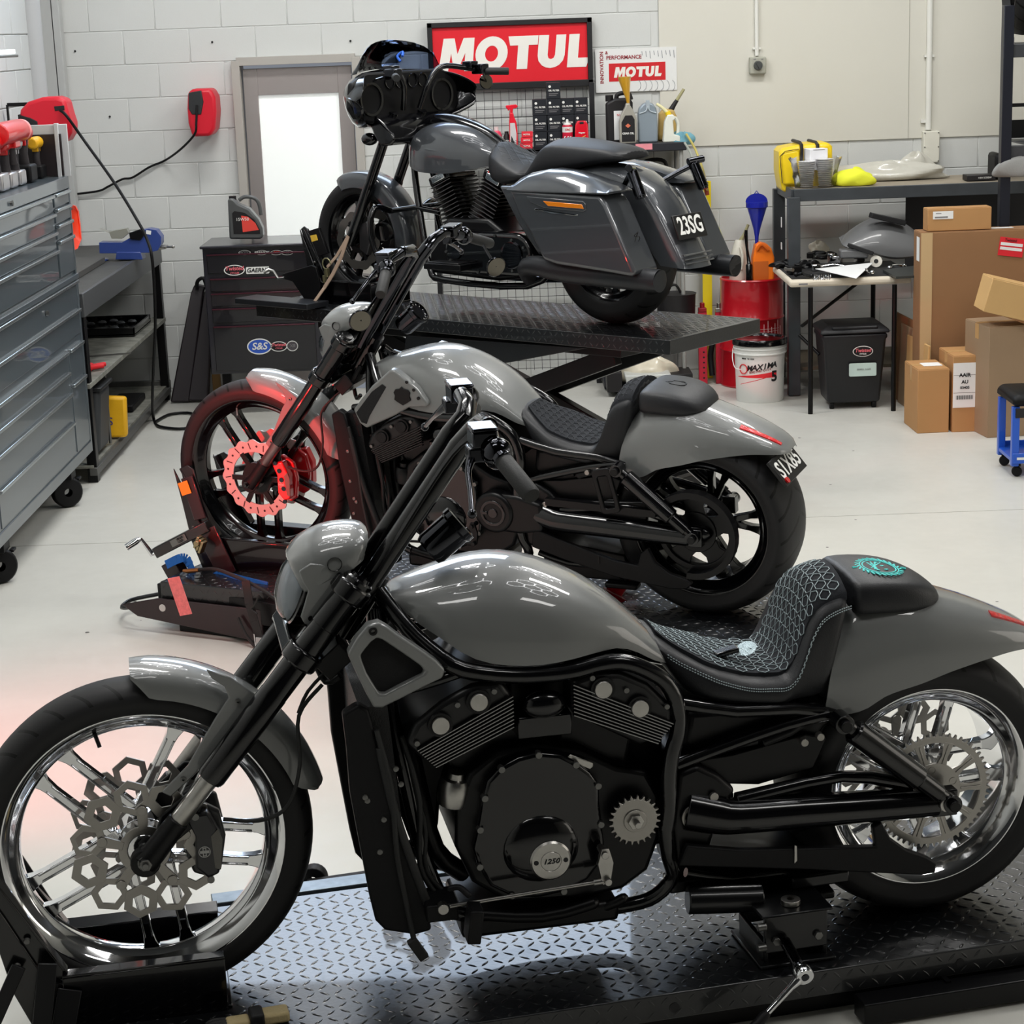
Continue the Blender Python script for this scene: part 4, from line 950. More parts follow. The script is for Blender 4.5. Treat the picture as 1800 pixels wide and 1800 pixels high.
mb = MB(); mb.box((-.62, .80, .115), (.66, .06, .03)); mb.obj('grey_side_bar', mat('galvanised_steel', (120, 130, 138), .35, .8, var=.15, vscale=40), l1, bevel=.002)
mb = MB(); mb.lathe([(.012, -.02), (.034, -.018), (.038, 0), (.034, .018), (.012, .02)], (-.68, .93, .09), (.3, 1, 0), 20); mb.lathe([(.01, -.02), (.05, -.012), (.05, .012), (.01, .02)], (-.52, .95, .11), (1, .2, 0), 20); mb.bar((-.70, .9, .09), (-.55, .86, .11), .02, .02); mb.obj('castor', MATTE, l1, bevel=.002)
def chock(label, pos, yaw, two=False):
    t = thing('wheel_chock', label, 'wheel chock', pos, yaw); m = mat('chock_black', (10, 10, 12), .25, .2, .5) if not two else mat('chock_maroon_black', (24, 15, 18), .3, .1, .4)
    for s_ in (-1, 1):
        mb = MB(); mb.box((-.022, .145*s_, .06), (.345, .006, .125)); mb.box((-.022, .125*s_, .122), (.345, .045, .006), Matrix.Rotation(R(8*s_), 3, 'X')); mb.obj('trough_side', BLACK, t, bevel=.002)
        mb = MB(); o = [(-.17, .10), (-.235, .13), (-.31, .26), (-.36, .385), (-.335, .40), (-.315, .39), (-.26, .28), (-.20, .15)] if not two else [(-.17, .09), (-.235, .12), (-.275, .20), (-.335, .385), (-.30, .40), (-.275, .385), (-.245, .27), (-.20, .13)]
        mb.prism(o, .125*s_-.004, .125*s_+.004); mb.prism([(-.17, .0), (-.26, .0), (-.30, .10), (-.33, .25), (-.36, .385), (-.30, .27), (-.23, .12), (-.17, .09)], .135*s_-.004, .135*s_+.004); mb.bar((-.185, .115*s_, .125), (-.335, .115*s_, .385), .035, .006, up=(1, 0, .5)); mb.obj('cradle_arm', m, t, bevel=.002)
        mb = MB()
        for x, z in ((-.26, .215), (-.285, .16), (-.235, .10)): mb.lathe([(0, .006), (.006, .005), (.008, 0)], (x, .139*s_, z), (0, s_, 0), 12)
        stuff(mb.obj('rivet_bolt', BOLT, t))
    mb = MB(); mb.box((-.25, 0, .17), (.012, .25, .20), Matrix.Rotation(R(-25), 3, 'Y')); mb.box((-.02, 0, .004), (.36, .28, .008)); mb.cyl((.13, -.12, .03), (.13, .12, .03), .016, 16); mb.obj('cross_plate', m, t, bevel=.002)
    return t, m
c1, _m = chock('black steel wheel chock holding the chrome front wheel', P1[:2]+(.125,), .193)
mb = MB()
for s_ in (-1,):
    mb.bar((-.28, -.16, .17), (-.40, -.20, -.05), .03, .008, up=(0, 1, 0)); mb.bar((-.22, -.165, .17), (-.26, -.21, -.05), .04, .008, up=(0, 1, 0)); mb.bar((-.18, -.155, .10), (-.22, -.20, -.05), .05, .008, up=(0, 1, 0))
mb.obj('support_strut', mat('strut_black', (22, 22, 24), .35, .3), c1, bevel=.002)
mb = MB(); mb.box((-.193, -.165, .01), (.028, .006, .10), Matrix.Rotation(R(6), 3, 'Y')); mb.obj('blue_strap_end', mat('blue_webbing', (42, 130, 190), .7), c1)
# --- middle lift
l2, d2 = lift('middle black checker plate lift table under the bike with red callipers', P2, -.453, -.30, 2.25, -.36, .36, .20, .07, .033)
mb = MB(); mb.prism([(-.25, -.33), (2.2, -.33), (2.2, .33), (-.25, .33)], .0, .06, 'xy'); mb.prism([(-.36, -.30), (.25, -.40), (.25, .3), (-.36, .2)], .08, .17, 'xy'); mb.box((.3, -.30, .10), (.5, .1, .08)); mb.obj('base_frame', SATIN, l2, bevel=.003)
MAR = mat('maroon_black_steel', (38, 20, 24), .35, .2, .3)
mb = MB(); mb.prism([(-.47, .10), (-.30, .14), (.16, .14), (.16, .01), (.06, -.02+.04), (-.40, .06)], -.385, -.375); q = mb.obj('front_side_plate', MAR, l2, bevel=.003)
mb = MB(); mb.cyl((-.28, -.3875, .105), (-.28, -.372, .105), .014, 20); mb.obj('plate_hole', mat('hole_grey', (200, 200, 196), .6), q)
mb = MB(); mb.tube([(-.42, -.36, .09), (-.55, -.28, .05), (-.58, -.18, .05), (-.5, -.10, .06)], .008, 8, smooth=4); mb.obj('foot_loop', SATIN, l2)
c2, _m = chock('black and maroon wheel chock holding the black front wheel of the middle bike', P2[:2]+(.20,), -.453, True)
def tr2b(px, py, v): return Trace(P2, -.453, 0)(px, py, v)
def L2(px, py, v): x, z = tr2b(px, py, v); return Vector((x, v, z))
# upright with orange label, screw housing, crank
mb = MB(); a, b = L2(328, 838, -.16), L2(352, 912, -.16); mb.bar(a, b, .006, .055, up=(-.9, 0, .3)); up1 = mb.obj('upright', MAR, c2, bevel=.003)
mb = MB(); a, b = L2(321, 846, -.165), L2(329, 868, -.165); mb.bar(a+Vector((0, -.002, 0)), b+Vector((0, -.002, 0)), .002, .045, up=(-.9, 0, .3)); mb.obj('orange_label', mat('orange_label', (235, 150, 35), .5), up1)
mb = MB(); a, b = L2(275, 970, -.20), L2(368, 922, -.15); mb.bar(a, b, .05, .042, up=(0, 0, 1)); hs_ = mb.obj('screw_housing', mat('housing_black', (12, 12, 13), .3, 0, .5), c2, bevel=.004)
dd = (b-a).normalized(); mid = a.lerp(b, .48); ang = math.atan2(-dd.z, dd.x)
mb = MB(); up_ = Vector((-dd.z, 0, dd.x)); n_ = Vector((0, -1, 0)); c = a.lerp(b, .50)+n_*.029+Vector((0, .0, 0))
mb.bar(c-dd*.035, c+dd*.035, .0015, .026, up=up_); mb.obj('maker_plate', mat('plate_grey', (120, 120, 116), .4, .5), hs_)
for t_, o_ in (('CHARGER', .006), ('CYCLES', -.006)):
    text(t_, .012, INK, hs_, c+n_*.0015+up_*o_, (R(90), -math.atan2(dd.z, dd.x), math.atan2(dd.y, dd.x)*0), 'plate_lettering', bold=.02)
mb = MB(); h0 = a-dd*.02; e = L2(247, 946, -.22); mb.tube([h0+dd*.03, h0, e], [.011, .011, .0065], 12); f_ = L2(222, 962, -.26); mb.tube([e, e*.7+f_*.3, f_], [.008, .014, .014], 16); mb.obj('crank_handle', CHROME, c2, sharp=30)
mb = MB(); mb.bar(L2(300, 985, -.18), L2(325, 1030, -.17), .05, .07, up=(1, 0, 0)); mb.bar(L2(362, 930, -.16), L2(400, 1010, -.16), .008, .09, up=(1, 0, 0)); mb.obj('mount_post', MAR, c2, bevel=.003)
BLUE = mat('blue_ratchet_webbing', (28, 98, 178), .7, bump=.4, bscale=400)
mb = MB(); path = [(292, 992, -.215), (318, 980, -.205), (330, 985, -.19), (345, 1018, -.21), (358, 1030, -.22), (385, 1010, -.20), (420, 1018, -.25), (470, 1030, -.27)]
P = [L2(*q) for q in path]; P, _q = spline(P, [0]*len(P), 4)
for a_, b_ in zip(P, P[1:]): mb.bar(a_, b_, .003, .034, up=(-.2, .2, 1))
st_ = tag(mb.obj('ratchet_strap', BLUE, None), 'blue webbing ratchet strap looped round the middle lift winch post', 'strap'); st_.location = Vector(P2[:2]+(.20,)); st_.rotation_euler = (0, 0, -.453)
mb = MB(); c = L2(352, 952, -.21)
for k in range(3): mb.box(c+Vector((.012*k-.01, -.004*k, -.008*k)), (.012, .03, .05), Matrix.Rotation(R(25), 3, 'Y'))
mb.cyl(c+Vector((0, -.03, 0)), c+Vector((0, .03, 0)), .012, 14); mb.obj('ratchet_buckle', mat('zinc_buckle', (150, 145, 110), .3, .9), st_, bevel=.002)
tg = tag(MB().box((0, 0, 0), (.050, .003, .145), None).obj('rag_tag', mat('pink_cloth', (232, 128, 128), .8, bump=.8, bscale=120, var=.15, vscale=60), None), 'pink cloth strip hanging off the front of the middle lift', 'cloth')
tg.matrix_world = Matrix.Translation(at(316, 1048, 6.83)) @ Matrix.Rotation(R(-14), 4, 'Y') @ Matrix.Rotation(R(-20), 4, 'Z')
mb = MB(); P = [(.0, 0, 0)]
hose = [L2(330, 1003, -.26), L2(350, 1001, -.27), L2(380, 1000, -.32), L2(420, 1015, -.36), L2(460, 1035, -.40), L2(500, 1060, -.42), L2(560, 1075, -.36)]
mb.tube(hose, .007, 10, smooth=5); hh = tag(mb.obj('air_hose', RUBBER), 'black air hose with a brass end lying over the middle lift', 'hose'); hh.location = st_.location; hh.rotation_euler = st_.rotation_euler
mb = MB(); mb.tube([hose[0]+Vector((-.02, 0, 0)), hose[0], hose[1]], [.006, .009, .008], 12); mb.obj('brass_end', mat('brass', (200, 130, 80), .3, .9), hh)
# black strap with white lettering and a buckle that hangs to the floor
mb = MB(); P = [L2(432, 1020, -.40), L2(438, 1060, -.42), L2(447, 1090, -.43), L2(458, 1130, -.43)]
for a_, b_ in zip(P, P[1:]): mb.bar(a_, b_, .003, .035, up=(1, 0, 0))
Q = [L2(418, 1085, -.40), L2(432, 1115, -.41), L2(452, 1140, -.42)]; mb.tube(Q, .006, 8, smooth=3); mb.tube([L2(455, 1045, -.43), L2(448, 1062, -.43), L2(442, 1070, -.43), L2(452, 1078, -.43)], .004, 8, smooth=3)
bs = tag(mb.obj('black_strap', RUBBER), 'black tie-down strap with white lettering hanging from the middle lift', 'strap'); bs.location = st_.location; bs.rotation_euler = st_.rotation_euler
mb = MB(); mb.box(P[-1]+Vector((0, -.004, .005)), (.030, .006, .035)); mb.obj('buckle_label', mat('pale_label', (170, 180, 180), .5), bs)
mb = MB(); 
for s_ in (-1, 1): mb.bar(P[-1]+Vector((.022*s_, -.004, .035)), P[-1]+Vector((.018*s_, -.004, -.02)), .004, .004)
mb.obj('buckle_frame', CHROME, bs)
for k, ch in enumerate('SOLOMOTO'): text(ch, .017, WINK, bs, P[0].lerp(P[3], .12+.09*k)+Vector((0, -.003, 0)), (R(90), R(80), 0), 'strap_lettering', bold=.02)
# red folding stand between the lifts
RS = mat('red_stand_paint', (190, 12, 28), .35, 0, .4)
p = at(1060, 1045, 6.9); b = thing('red_stand', 'bright red folded steel stand between the near tank and the middle rear wheel', 'stand', (p.x, p.y, .2))
def W3(px, py, Y): q = at(px, py, Y); return (q.x-p.x, q.y-p.y, q.z-.2)
mb = MB(); mb.add([W3(1100, 998, 6.85), W3(1118, 1005, 6.85), W3(1085, 1062, 6.75), W3(1052, 1048, 6.75), W3(1104, 994, 6.9), W3(1122, 1001, 6.9), W3(1089, 1058, 6.8), W3(1056, 1044, 6.8)], [(0, 1, 2, 3), (7, 6, 5, 4), (0, 4, 5, 1), (1, 5, 6, 2), (2, 6, 7, 3), (3, 7, 4, 0)])
mb.obj('folded_arm', RS, b, bevel=.003)
mb = MB(); mb.add([W3(1060, 1035, 6.72), W3(1115, 1062, 6.72), W3(1112, 1075, 6.70), W3(1070, 1062, 6.70), W3(1060, 1031, 6.80), W3(1115, 1058, 6.80), W3(1112, 1071, 6.78), W3(1070, 1058, 6.78)], [(0, 1, 2, 3), (7, 6, 5, 4), (0, 4, 5, 1), (1, 5, 6, 2), (2, 6, 7, 3), (3, 7, 4, 0)])
mb.obj('foot_plate', mat('red_stand_dark', (130, 8, 20), .4), b, bevel=.003)
# --- far raised lift
P3 = (-.705, 10.401, .80); Y3 = R(-40.6)
l3, d3 = lift('raised black checker plate lift table carrying the dark touring bike', P3, Y3, -.55, 2.16, -.31, .42, .80, .068, .034)
mb = MB(); mb.box((.8, .05, .705), (2.0, .5, .06)); mb.obj('under_frame', SATIN, l3, bevel=.004)
for s_ in (-1, 1):
    mb = MB(); y = .05+.22*s_; mb.bar((1.75, y, .68), (.15, y, .08), .05, .09, up=(0, 0, 1)); mb.obj('scissor_arm', SATIN, l3, bevel=.004)
    mb = MB(); y = .05+.16*s_; mb.bar((.10, y, .68), (1.75, y, .08), .05, .09, up=(0, 0, 1)); mb.obj('scissor_arm', SATIN, l3, bevel=.004)
mb = MB()
for s_ in (-1, 1): mb.box((.9, .05+.26*s_, .03), (2.1, .05, .06))
mb.box((-.1, .05, .03), (.05, .5, .06)); mb.box((1.9, .05, .03), (.05, .5, .06)); mb.obj('floor_frame', SATIN, l3, bevel=.004)
mb = MB(); mb.prism([(.5, .70), (1.65, .72), (.75, .52), (.45, .40)], -.27, -.255); mb.obj('cover_panel', PLATE, l3, bevel=.003)
mb = MB(); mb.box((-.35, -.31, .82), (.55, .16, .03)); mb.obj('side_tray', mat('tray_black', (34, 36, 40), .4, .3), l3, bevel=.004)
# touring bike chock, winch and strap
c3, _m = chock('black steel wheel chock at the front of the raised lift', P3, Y3)
TR3 = Trace(P3, Y3, 0)
def L3(px, py, v): x, z = TR3(px, py, v); return Vector((x, v, z))
mb = MB(); mb.prism([TR3(*q) for q in ((495, 482, -.2), (548, 466, -.2), (556, 470, -.2), (563, 500, -.2), (560, 535, -.2), (545, 540, -.2), (515, 495, -.2), (498, 490, -.2))], -.204, -.19); mb.obj('winch_plate', SATIN, c3, bevel=.003)
mb = MB(); mb.tube([L3(500, 488, -.21), L3(489, 490, -.22), L3(480, 476, -.23), L3(472, 474, -.25), L3(463, 479, -.27)], [.006, .008, .007, .010, .010], 12); mb.obj('crank_handle', BRUSHED, c3)
mb = MB(); mb.prism([TR3(*q) for q in ((543, 406, -.16), (562, 400, -.16), (578, 445, -.16), (562, 450, -.16))], -.17, -.15); u3 = mb.obj('upright', SATIN, c3, bevel=.002)
mb = MB(); mb.prism([TR3(*q) for q in ((546, 414, -.17), (556, 412, -.17), (559, 422, -.17), (549, 425, -.17))], -.174, -.17); mb.obj('yellow_label', mat('yellow_label', (220, 180, 60), .5), u3)
mb = MB(); P = [L3(612, 415, -.16), L3(600, 452, -.19), L3(585, 482, -.21), L3(570, 506, -.23), L3(551, 533, -.28)]
for a_, b_ in zip(P, P[1:]): mb.bar(a_, b_, .004, .024, up=(1, 0, .2))
P = [L3(612, 415, -.16), L3(592, 450, -.18), L3(575, 470, -.2)]
for a_, b_ in zip(P, P[1:]): mb.bar(a_, b_, .004, .018, up=(1, 0, .2))
s3 = tag(mb.obj('tie_down_strap', mat('tan_webbing', (150, 128, 110), .8)), 'tan webbing tie-down strap pulling the touring bike fork to the lift', 'strap'); s3.location = P3; s3.rotation_euler = (0, 0, Y3)
mb = MB(); c = L3(574, 464, -.21); mb.tube([c+Vector((.03*math.cos(a), 0, .03*math.sin(a))) for a in [k*pi/5 for k in range(9)]], .004, 8); mb.box(c+Vector((0, 0, -.045)), (.022, .02, .045)); mb.box(c+Vector((-.02, 0, -.08)), (.018, .015, .04)); mb.obj('ratchet_buckle', mat('zinc_buckle', (150, 145, 110), .3, .9), s3, bevel=.002)

# --- centre jack and ratchet on the nearest lift
jy = L1yaw; jp = Vector((.60, 4.075, .127)); j = thing('centre_jack', 'black scissor jack under the frame of the nearest bike', 'jack', jp, jy); m = mat('jack_black', (16, 17, 19), .3, .3, .3)
mb = MB(); mb.box((0, 0, .075), (.15, .012, .09)); mb.box((0, .16, .075), (.15, .012, .09)); mb.box((0, .08, .122), (.17, .19, .006)); mb.box((-.07, .08, .03), (.012, .16, .05)); mb.box((.07, .08, .03), (.012, .16, .05)); mb.box((0, .08, .004), (.18, .2, .008)); mb.obj('jack_body', m, j, bevel=.003)
mb = MB(); mb.cyl((-.22, .10, .135), (-.05, .08, .125), .032, 20); mb.obj('left_saddle', m, j, bevel=.003); mb = MB(); mb.box((-.17, .16, .155), (.16, .06, .03)); mb.box((.10, .12, .14), (.14, .05, .03)); mb.box((.06, .20, .175), (.16, .05, .022)); mb.obj('right_saddle', m, j, bevel=.005)
mb = MB(); mb.lathe([(.008, .0), (.022, 0), (.022, .012), (.008, .012)], (.0, .03, .126), (0, 0, 1), 20); mb.obj('steel_washer', BRUSHED, j, bevel=.001)
mb = MB()
for z in (.05, .10): mb.cyl((-.075, -.012, z), (-.095, -.012, z), .009, 14)
for x in (-.05, .05): mb.cyl((x, -.006, .06), (x, -.016, .06), .010, 6)
mb.obj('jack_bolt', BOLT, j, bevel=.001)
rp = Vector((.610, 4.17, .205)); q0 = at(1380, 1655, 4.05); q1 = at(1412, 1712, 3.95); q2 = at(1340, 1790, 3.90); q3 = at(1300, 1835, 3.88)
rt_ = thing('ratchet_wrench', 'chrome ratchet wrench with black grip hanging off the jack screw', 'wrench', q1)
mb = MB(); mb.tube([q0-q1, (q0-q1)*.3, (q0-q1)*.28, Vector((0, .01, 0))], [.013, .013, .009, .009], 20); mb.obj('socket', BLKCHROME, rt_, sharp=30)
fn = (q0-q1).normalized(); hd = (q2-q1).normalized(); mb = MB()
mb.lathe([(0, -.012), (.020, -.012), (.022, -.008), (.022, .008), (.020, .012), (0, .012)], (0, 0, 0), fn, 28); mb.tube([hd*.016, hd*.04, hd*.12], [.012, .0075, .0065], 14); mb.obj('ratchet_head', CHROME, rt_, sharp=30)
mb = MB(); mb.lathe([(0, -.0135), (.009, -.0135), (.009, -.012)], (0, 0, 0), fn, 16); mb.obj('ratchet_dial', BLKCHROME, rt_)
mb = MB(); mb.tube([hd*.115, hd*.125, hd*.20, hd*.22], [.008, .012, .012, .009], 16); mb.obj('handle_grip', MATTE, rt_)
# folded work gloves at the front edge of the nearest lift
g = thing('work_glove', 'tan and black work glove lying on the near edge of the nearest lift', 'glove', atz(460, 1800, .125), R(15)); TAN = mat('tan_leather', (190, 172, 128), .8, bump=.6, bscale=200)
mb = MB(); mb.box((-.05, 0, .012), (.05, .04, .02)); mb.box((.03, .005, .014), (.06, .045, .024)); mb.obj('palm', TAN, g, bevel=.006, seg=3)
for k in range(4):
    mb = MB(); mb.tube([(-.07, -.015+.011*k, .012), (-.10, -.02+.013*k, .014), (-.115, -.02+.014*k, .008)], [.0075, .007, .005], 8, smooth=2); mb.obj('finger', mat('glove_grey', (50, 50, 50), .8), g)
mb = MB(); mb.box((-.01, .0, .02), (.03, .05, .03)); mb.obj('cuff', INK, g, bevel=.006, seg=3)
# key fob lying on the nearest seat
kf = thing('key_fob', 'black key fob and chrome key ring lying on the quilted seat of the nearest bike', 'key', (0, 0, 0)); M1 = bike1.matrix_basis
kf.matrix_world = Matrix.Translation(bike1.location) @ Matrix.Rotation(.193, 4, 'Z') @ Matrix.Rotation(R(2), 4, 'X') @ Matrix.Translation(Vector((1.33, -.045, .672)))
mb = MB(); mb.box((-.015, 0, .012), (.055, .03, .012), Matrix.Rotation(R(-12), 3, 'Y')); mb.obj('fob_body', BLACK, kf, bevel=.004, seg=3)
mb = MB(); mb.lathe([(0, 0), (.022, .001), (.023, .003), (0, .004)], (.030, -.01, .016), (-.3, -.3, .8), 20); mb.box((.045, -.012, .02), (.02, .012, .002)); mb.obj('key_medal', mat('speckled_chrome', (150, 165, 170), .35, 1, bump=1.5, bscale=300), kf)
# ================================================================== THE DARK TOURING BIKE ON THE RAISED LIFT
B3 = thing('motorcycle', 'dark grey touring motorcycle with batwing fairing and hard panniers on the raised lift', 'motorcycle', P3, Y3)
w = wheel(B3, 'front_wheel', 0, .33, .245, .33, .045, .062, BLACK, TYRER, 'pair', R(20))
for s_ in (-1, 1): wave_disc(w, .066*s_, .15, mat('dull_rotor', (110, 108, 104), .35, .8), 10)
w2 = wheel(B3, 'rear_wheel', 1.63, .33, .225, .33, .07, .088, BLACK, TYRER, 'pair', R(40))
A, T_ = Vector((.0, 0, .36)), Vector((.335, 0, .99)); dn = (T_-A).normalized()
for s_ in (-1, 1):
    y = Vector((0, .105*s_, 0)); mb = MB(); mb.tube([A+y-dn*.05, A+y, A+y+dn*.30, A+y+dn*.31, T_+y], [.024, .030, .029, .026, .026], 20); mb.obj('fork_leg', BLACK, B3)
mb = MB()
for s_ in (-1, 1): mb.prism([(.04, .42), (.10, .44), (.13, .36), (.09, .26), (.04, .29)], .08*s_-.02, .08*s_+.02)
mb.obj('brake_caliper', mat('caliper_charcoal', (40, 40, 42), .35, .3, .3), B3, bevel=.006)
mb = MB(); rows = []
for i in range(25):
    f = i/24; a = R(118-128*f); R_ = .36; wd = .075*min(1, .6+f*6, .6+(1-f)*6)
    sec = [(-wd, R_-.085), (-wd*.99, R_-.04), (-wd*.9, R_-.015), (-wd*.6, R_-.003), (0, R_), (wd*.6, R_-.003), (wd*.9, R_-.015), (wd*.99, R_-.04), (wd, R_-.085)]
    rows.append([(r*math.cos(a), v, .33+r*math.sin(a)) for v, r in sec])
arch_loft(mb, rows); mb.obj('front_fender', PAINT2, B3, sharp=50)
# batwing fairing: outer shell as a loft across the bike
def fair_sec(v):
    k = abs(v)/.43; s_ = math.cos(k*pi/2*.96)
    return k, s_
mb = MB(); rows = []
for i in range(25):
    v = -.43+.86*i/24; k = abs(v)/.43
    top = 1.205-.02*k-.09*k**6; bot = .905-.02*k+.12*k**4; fx = .06+.30*k**2.6; bx = .20+.26*k**1.5
    row = [(bx, v, top), ((fx+bx)/2-.01, v*1.01, top-.012), (fx+.02, v*1.02, top-.06), (fx, v*1.02, (top+bot)/2+.03), (fx+.025, v*1.01, bot+.06), (fx+.09, v, bot), (bx-.01, v*.98, bot+.02)]
    rows.append(row)
arch_loft(mb, rows, .02); fa = mb.obj('fairing', BLACK, B3, sharp=60, sub=1)
mb = MB(); rows = []
for i in range(13):
    v = -.31+.62*i/12; k = abs(v)/.31; h = .145*(1-k**3.2)**.6 if k < 1 else .004; h = max(h, .006)
    rows.append([(.12+.13*k*k, v, 1.198-.02*k), (.14+.13*k*k+h*.3, v, 1.198-.02*k+h*.6), (.155+.13*k*k+h*.45, v, 1.198-.02*k+h)])
rs = []
for r in rows: rs.append([Vector(p) for p in r]+[Vector(p)+Vector((.006, 0, 0)) for p in reversed(r)])
mb.rings(rs); mb.obj('windscreen', SMOKE, fa, sharp=60)
# inner fairing with speaker rings and gauges
mb = MB(); mb.prism([(-.40, 1.02), (-.36, .97), (-.20, .93), (.20, .93), (.36, .97), (.40, 1.02), (.38, 1.14), (.28, 1.19), (-.28, 1.19), (-.38, 1.14)], .29, .33, 'yz'); ifa = mb.obj('inner_fairing', MATTE, fa, bevel=.012)
mb = MB()
for y in (-.26, .26): mb.lathe([(.07, 0), (.07, .014), (.082, .016), (.085, 0)], (.325, y, 1.06), (1, 0, 0), 28)
for y in (-.12, .12, -.045, .045): mb.lathe([(.03, 0), (.03, .012), (.036, .014), (.038, 0)], (.325, y, 1.14), (1, 0, 0), 20)
mb.obj('speaker_ring', BLACK, fa)
mb = MB(); mb.prism([(.29, 1.0), (.36, .96), (.44, .90), (.46, .86), (.43, .835), (.36, .83), (.32, .88), (.28, .96)], -.24, .24); mb.obj('lower_fairing', BLACK, fa, bevel=.012)
mb = MB(); mb.ball((.22, -.17, .86), .04, 14, (1.3, .8, .8)); mb.ball((.22, .17, .86), .04, 14, (1.3, .8, .8)); mb.obj('passing_lamp', BLACK, fa)
mb = MB(); mb.tube([(.30, 0, 1.235), (.28, 0, 1.26), (.30, .02, 1.28), (.315, 0, 1.26)], .007, 8, smooth=3); mb.obj('blue_key_tie', mat('blue_ribbon', (30, 90, 190), .6), fa)
# bars
mb = MB()
for s_ in (-1, 1): mb.tube([(.36, .06*s_, 1.0), (.40, .09*s_, 1.12), (.42, .17*s_, 1.20), (.50, .27*s_, 1.19), (.58, .34*s_, 1.165)], .0145, 12, smooth=4)
bar = mb.obj('handlebar', BLACK, B3)
for s_ in (-1, 1):
    g0, g1 = Vector((.57, .33*s_, 1.17)), Vector((.66, .415*s_, 1.165)); d = (g1-g0).normalized()
    mb = MB(); mb.tube([g0, g0+d*.005, g1-d*.005, g1], [.016, .019, .019, .016], 16); mb.obj('grip', RUBBER, B3)
    mb = MB(); mb.box(g0+Vector((-.02, -.01*s_, .012)), (.07, .06, .05)); mb.box(g0+Vector((-.06, -.04*s_, .035)), (.06, .06, .035)); mb.obj('switch_housing', BLKCHROME, bar, bevel=.006)
    mb = MB(); l0 = g0+Vector((-.05, .02*s_, 0)); mb.tube([l0, l0+Vector((.01, .07*s_, -.01)), l0+Vector((.05, .13*s_, -.015))], .006, 8, smooth=3); mb.obj('lever', BLKCHROME, bar)
mirror(B3, (.56, .33, 1.17), (.50, .42, 1.115), (.9, -.3, .1))
# tank, console, seat
tank(B3, PAINT2, [(.40, .80), (.415, .86), (.46, .90), (.55, .935), (.66, .943), (.78, .922), (.88, .878), (.97, .81), (1.0, .765)], [(.40, .78), (.43, .745), (.50, .715), (.60, .70), (.75, .70), (.90, .725), (1.0, .745)], [(.40, .03), (.42, .09), (.46, .14), (.56, .178), (.68, .175), (.80, .15), (.92, .10), (1.0, .05)], .40, 1.0, ex=.72)
tank(B3, BLACK, [(.42, .93), (.50, .975), (.62, .978), (.75, .952), (.88, .90), (.97, .845)], [(.42, .90), (.60, .91), (.80, .88), (.97, .80)], [(.42, .035), (.52, .055), (.75, .055), (.97, .03)], .42, .97, name='tank_console')
sec = []
for x, zb, zr, zc, wd, ln in [(.93, .70, .79, .845, .09, 0), (.97, .66, .79, .85, .13, 0), (1.03, .64, .77, .82, .165, 0), (1.10, .645, .74, .785, .175, 0), (1.18, .67, .715, .755, .175, 0), (1.22, .675, .71, .75, .17, 0)]: sec.append((x, zb, zr, zc, wd, ln))
st = seat_loft(B3, LEATHER, sec)
mb = MB()
def s3z(x, y): return smooth_tab([(.97, .85), (1.03, .82), (1.10, .785), (1.18, .755)], x)+.004-.55*abs(y)**1.6
for k in range(-6, 7):
    for d_ in (-1, 1):
        P = []
        for i in range(8): x = .97+.21*i/7; y = .045*k+d_*(x-1.07)*.6
        P = [(x, .045*k+d_*(x-1.07)*.6) for x in [.97+.03*i for i in range(8)]]; P = [Vector((x, y, s3z(x, y))) for x, y in P if abs(y) < .13]
        for a, b in zip(P, P[1:]): mb.bar(a, b, .0012, .0015)
stuff(mb.obj('diamond_stitching', mat('dull_thread', (78, 82, 86), .7), st))
seat_loft(B3, LEATHER, [(1.19, .675, .70, .72, .15, 0), (1.23, .67, .745, .775, .165, .02), (1.28, .68, .83, .855, .165, .03), (1.36, .70, .845, .872, .165, 0), (1.50, .72, .835, .862, .16, 0), (1.64, .755, .828, .842, .15, 0), (1.73, .765, .812, .826, .135, 0), (1.765, .775, .795, .806, .115, 0)], 'pillion_pad')
# rear fender
mb = MB(); rows = []; ft = [(1.30, .70), (1.45, .735), (1.60, .75), (1.70, .742), (1.80, .715), (1.90, .65), (1.97, .565), (2.04, .44), (2.10, .33), (2.12, .29)]
for i in range(26):
    f = i/25; k = f*(len(ft)-1); j_ = min(int(k), len(ft)-2); x = ft[j_][0]+(ft[j_+1][0]-ft[j_][0])*(k-j_); z = ft[j_][1]+(ft[j_+1][1]-ft[j_][1])*(k-j_)
    c = Vector((1.63, 0, .33)); d = (Vector((x, 0, z))-c).normalized(); hw = .135-.02*f
    rows.append([Vector((x, v*hw, z))-d*q for v, q in ((-1, .15), (-1, .06), (-.93, .025), (-.75, .006), (-.4, 0), (0, -.004), (.4, 0), (.75, .006), (.93, .025), (1, .06), (1, .15))])
arch_loft(mb, rows, .005); rf = mb.obj('rear_fender', PAINT2, B3, sharp=60)
mb = MB()
for k in range(3): mb.tube([(2.098+.006*k+q*0, -.112+.224*j/8, .352-.018*k-.0*j) for j in range(9) for q in (0,)], .004, 8)
mb.obj('fender_rib', PAINT2, rf)
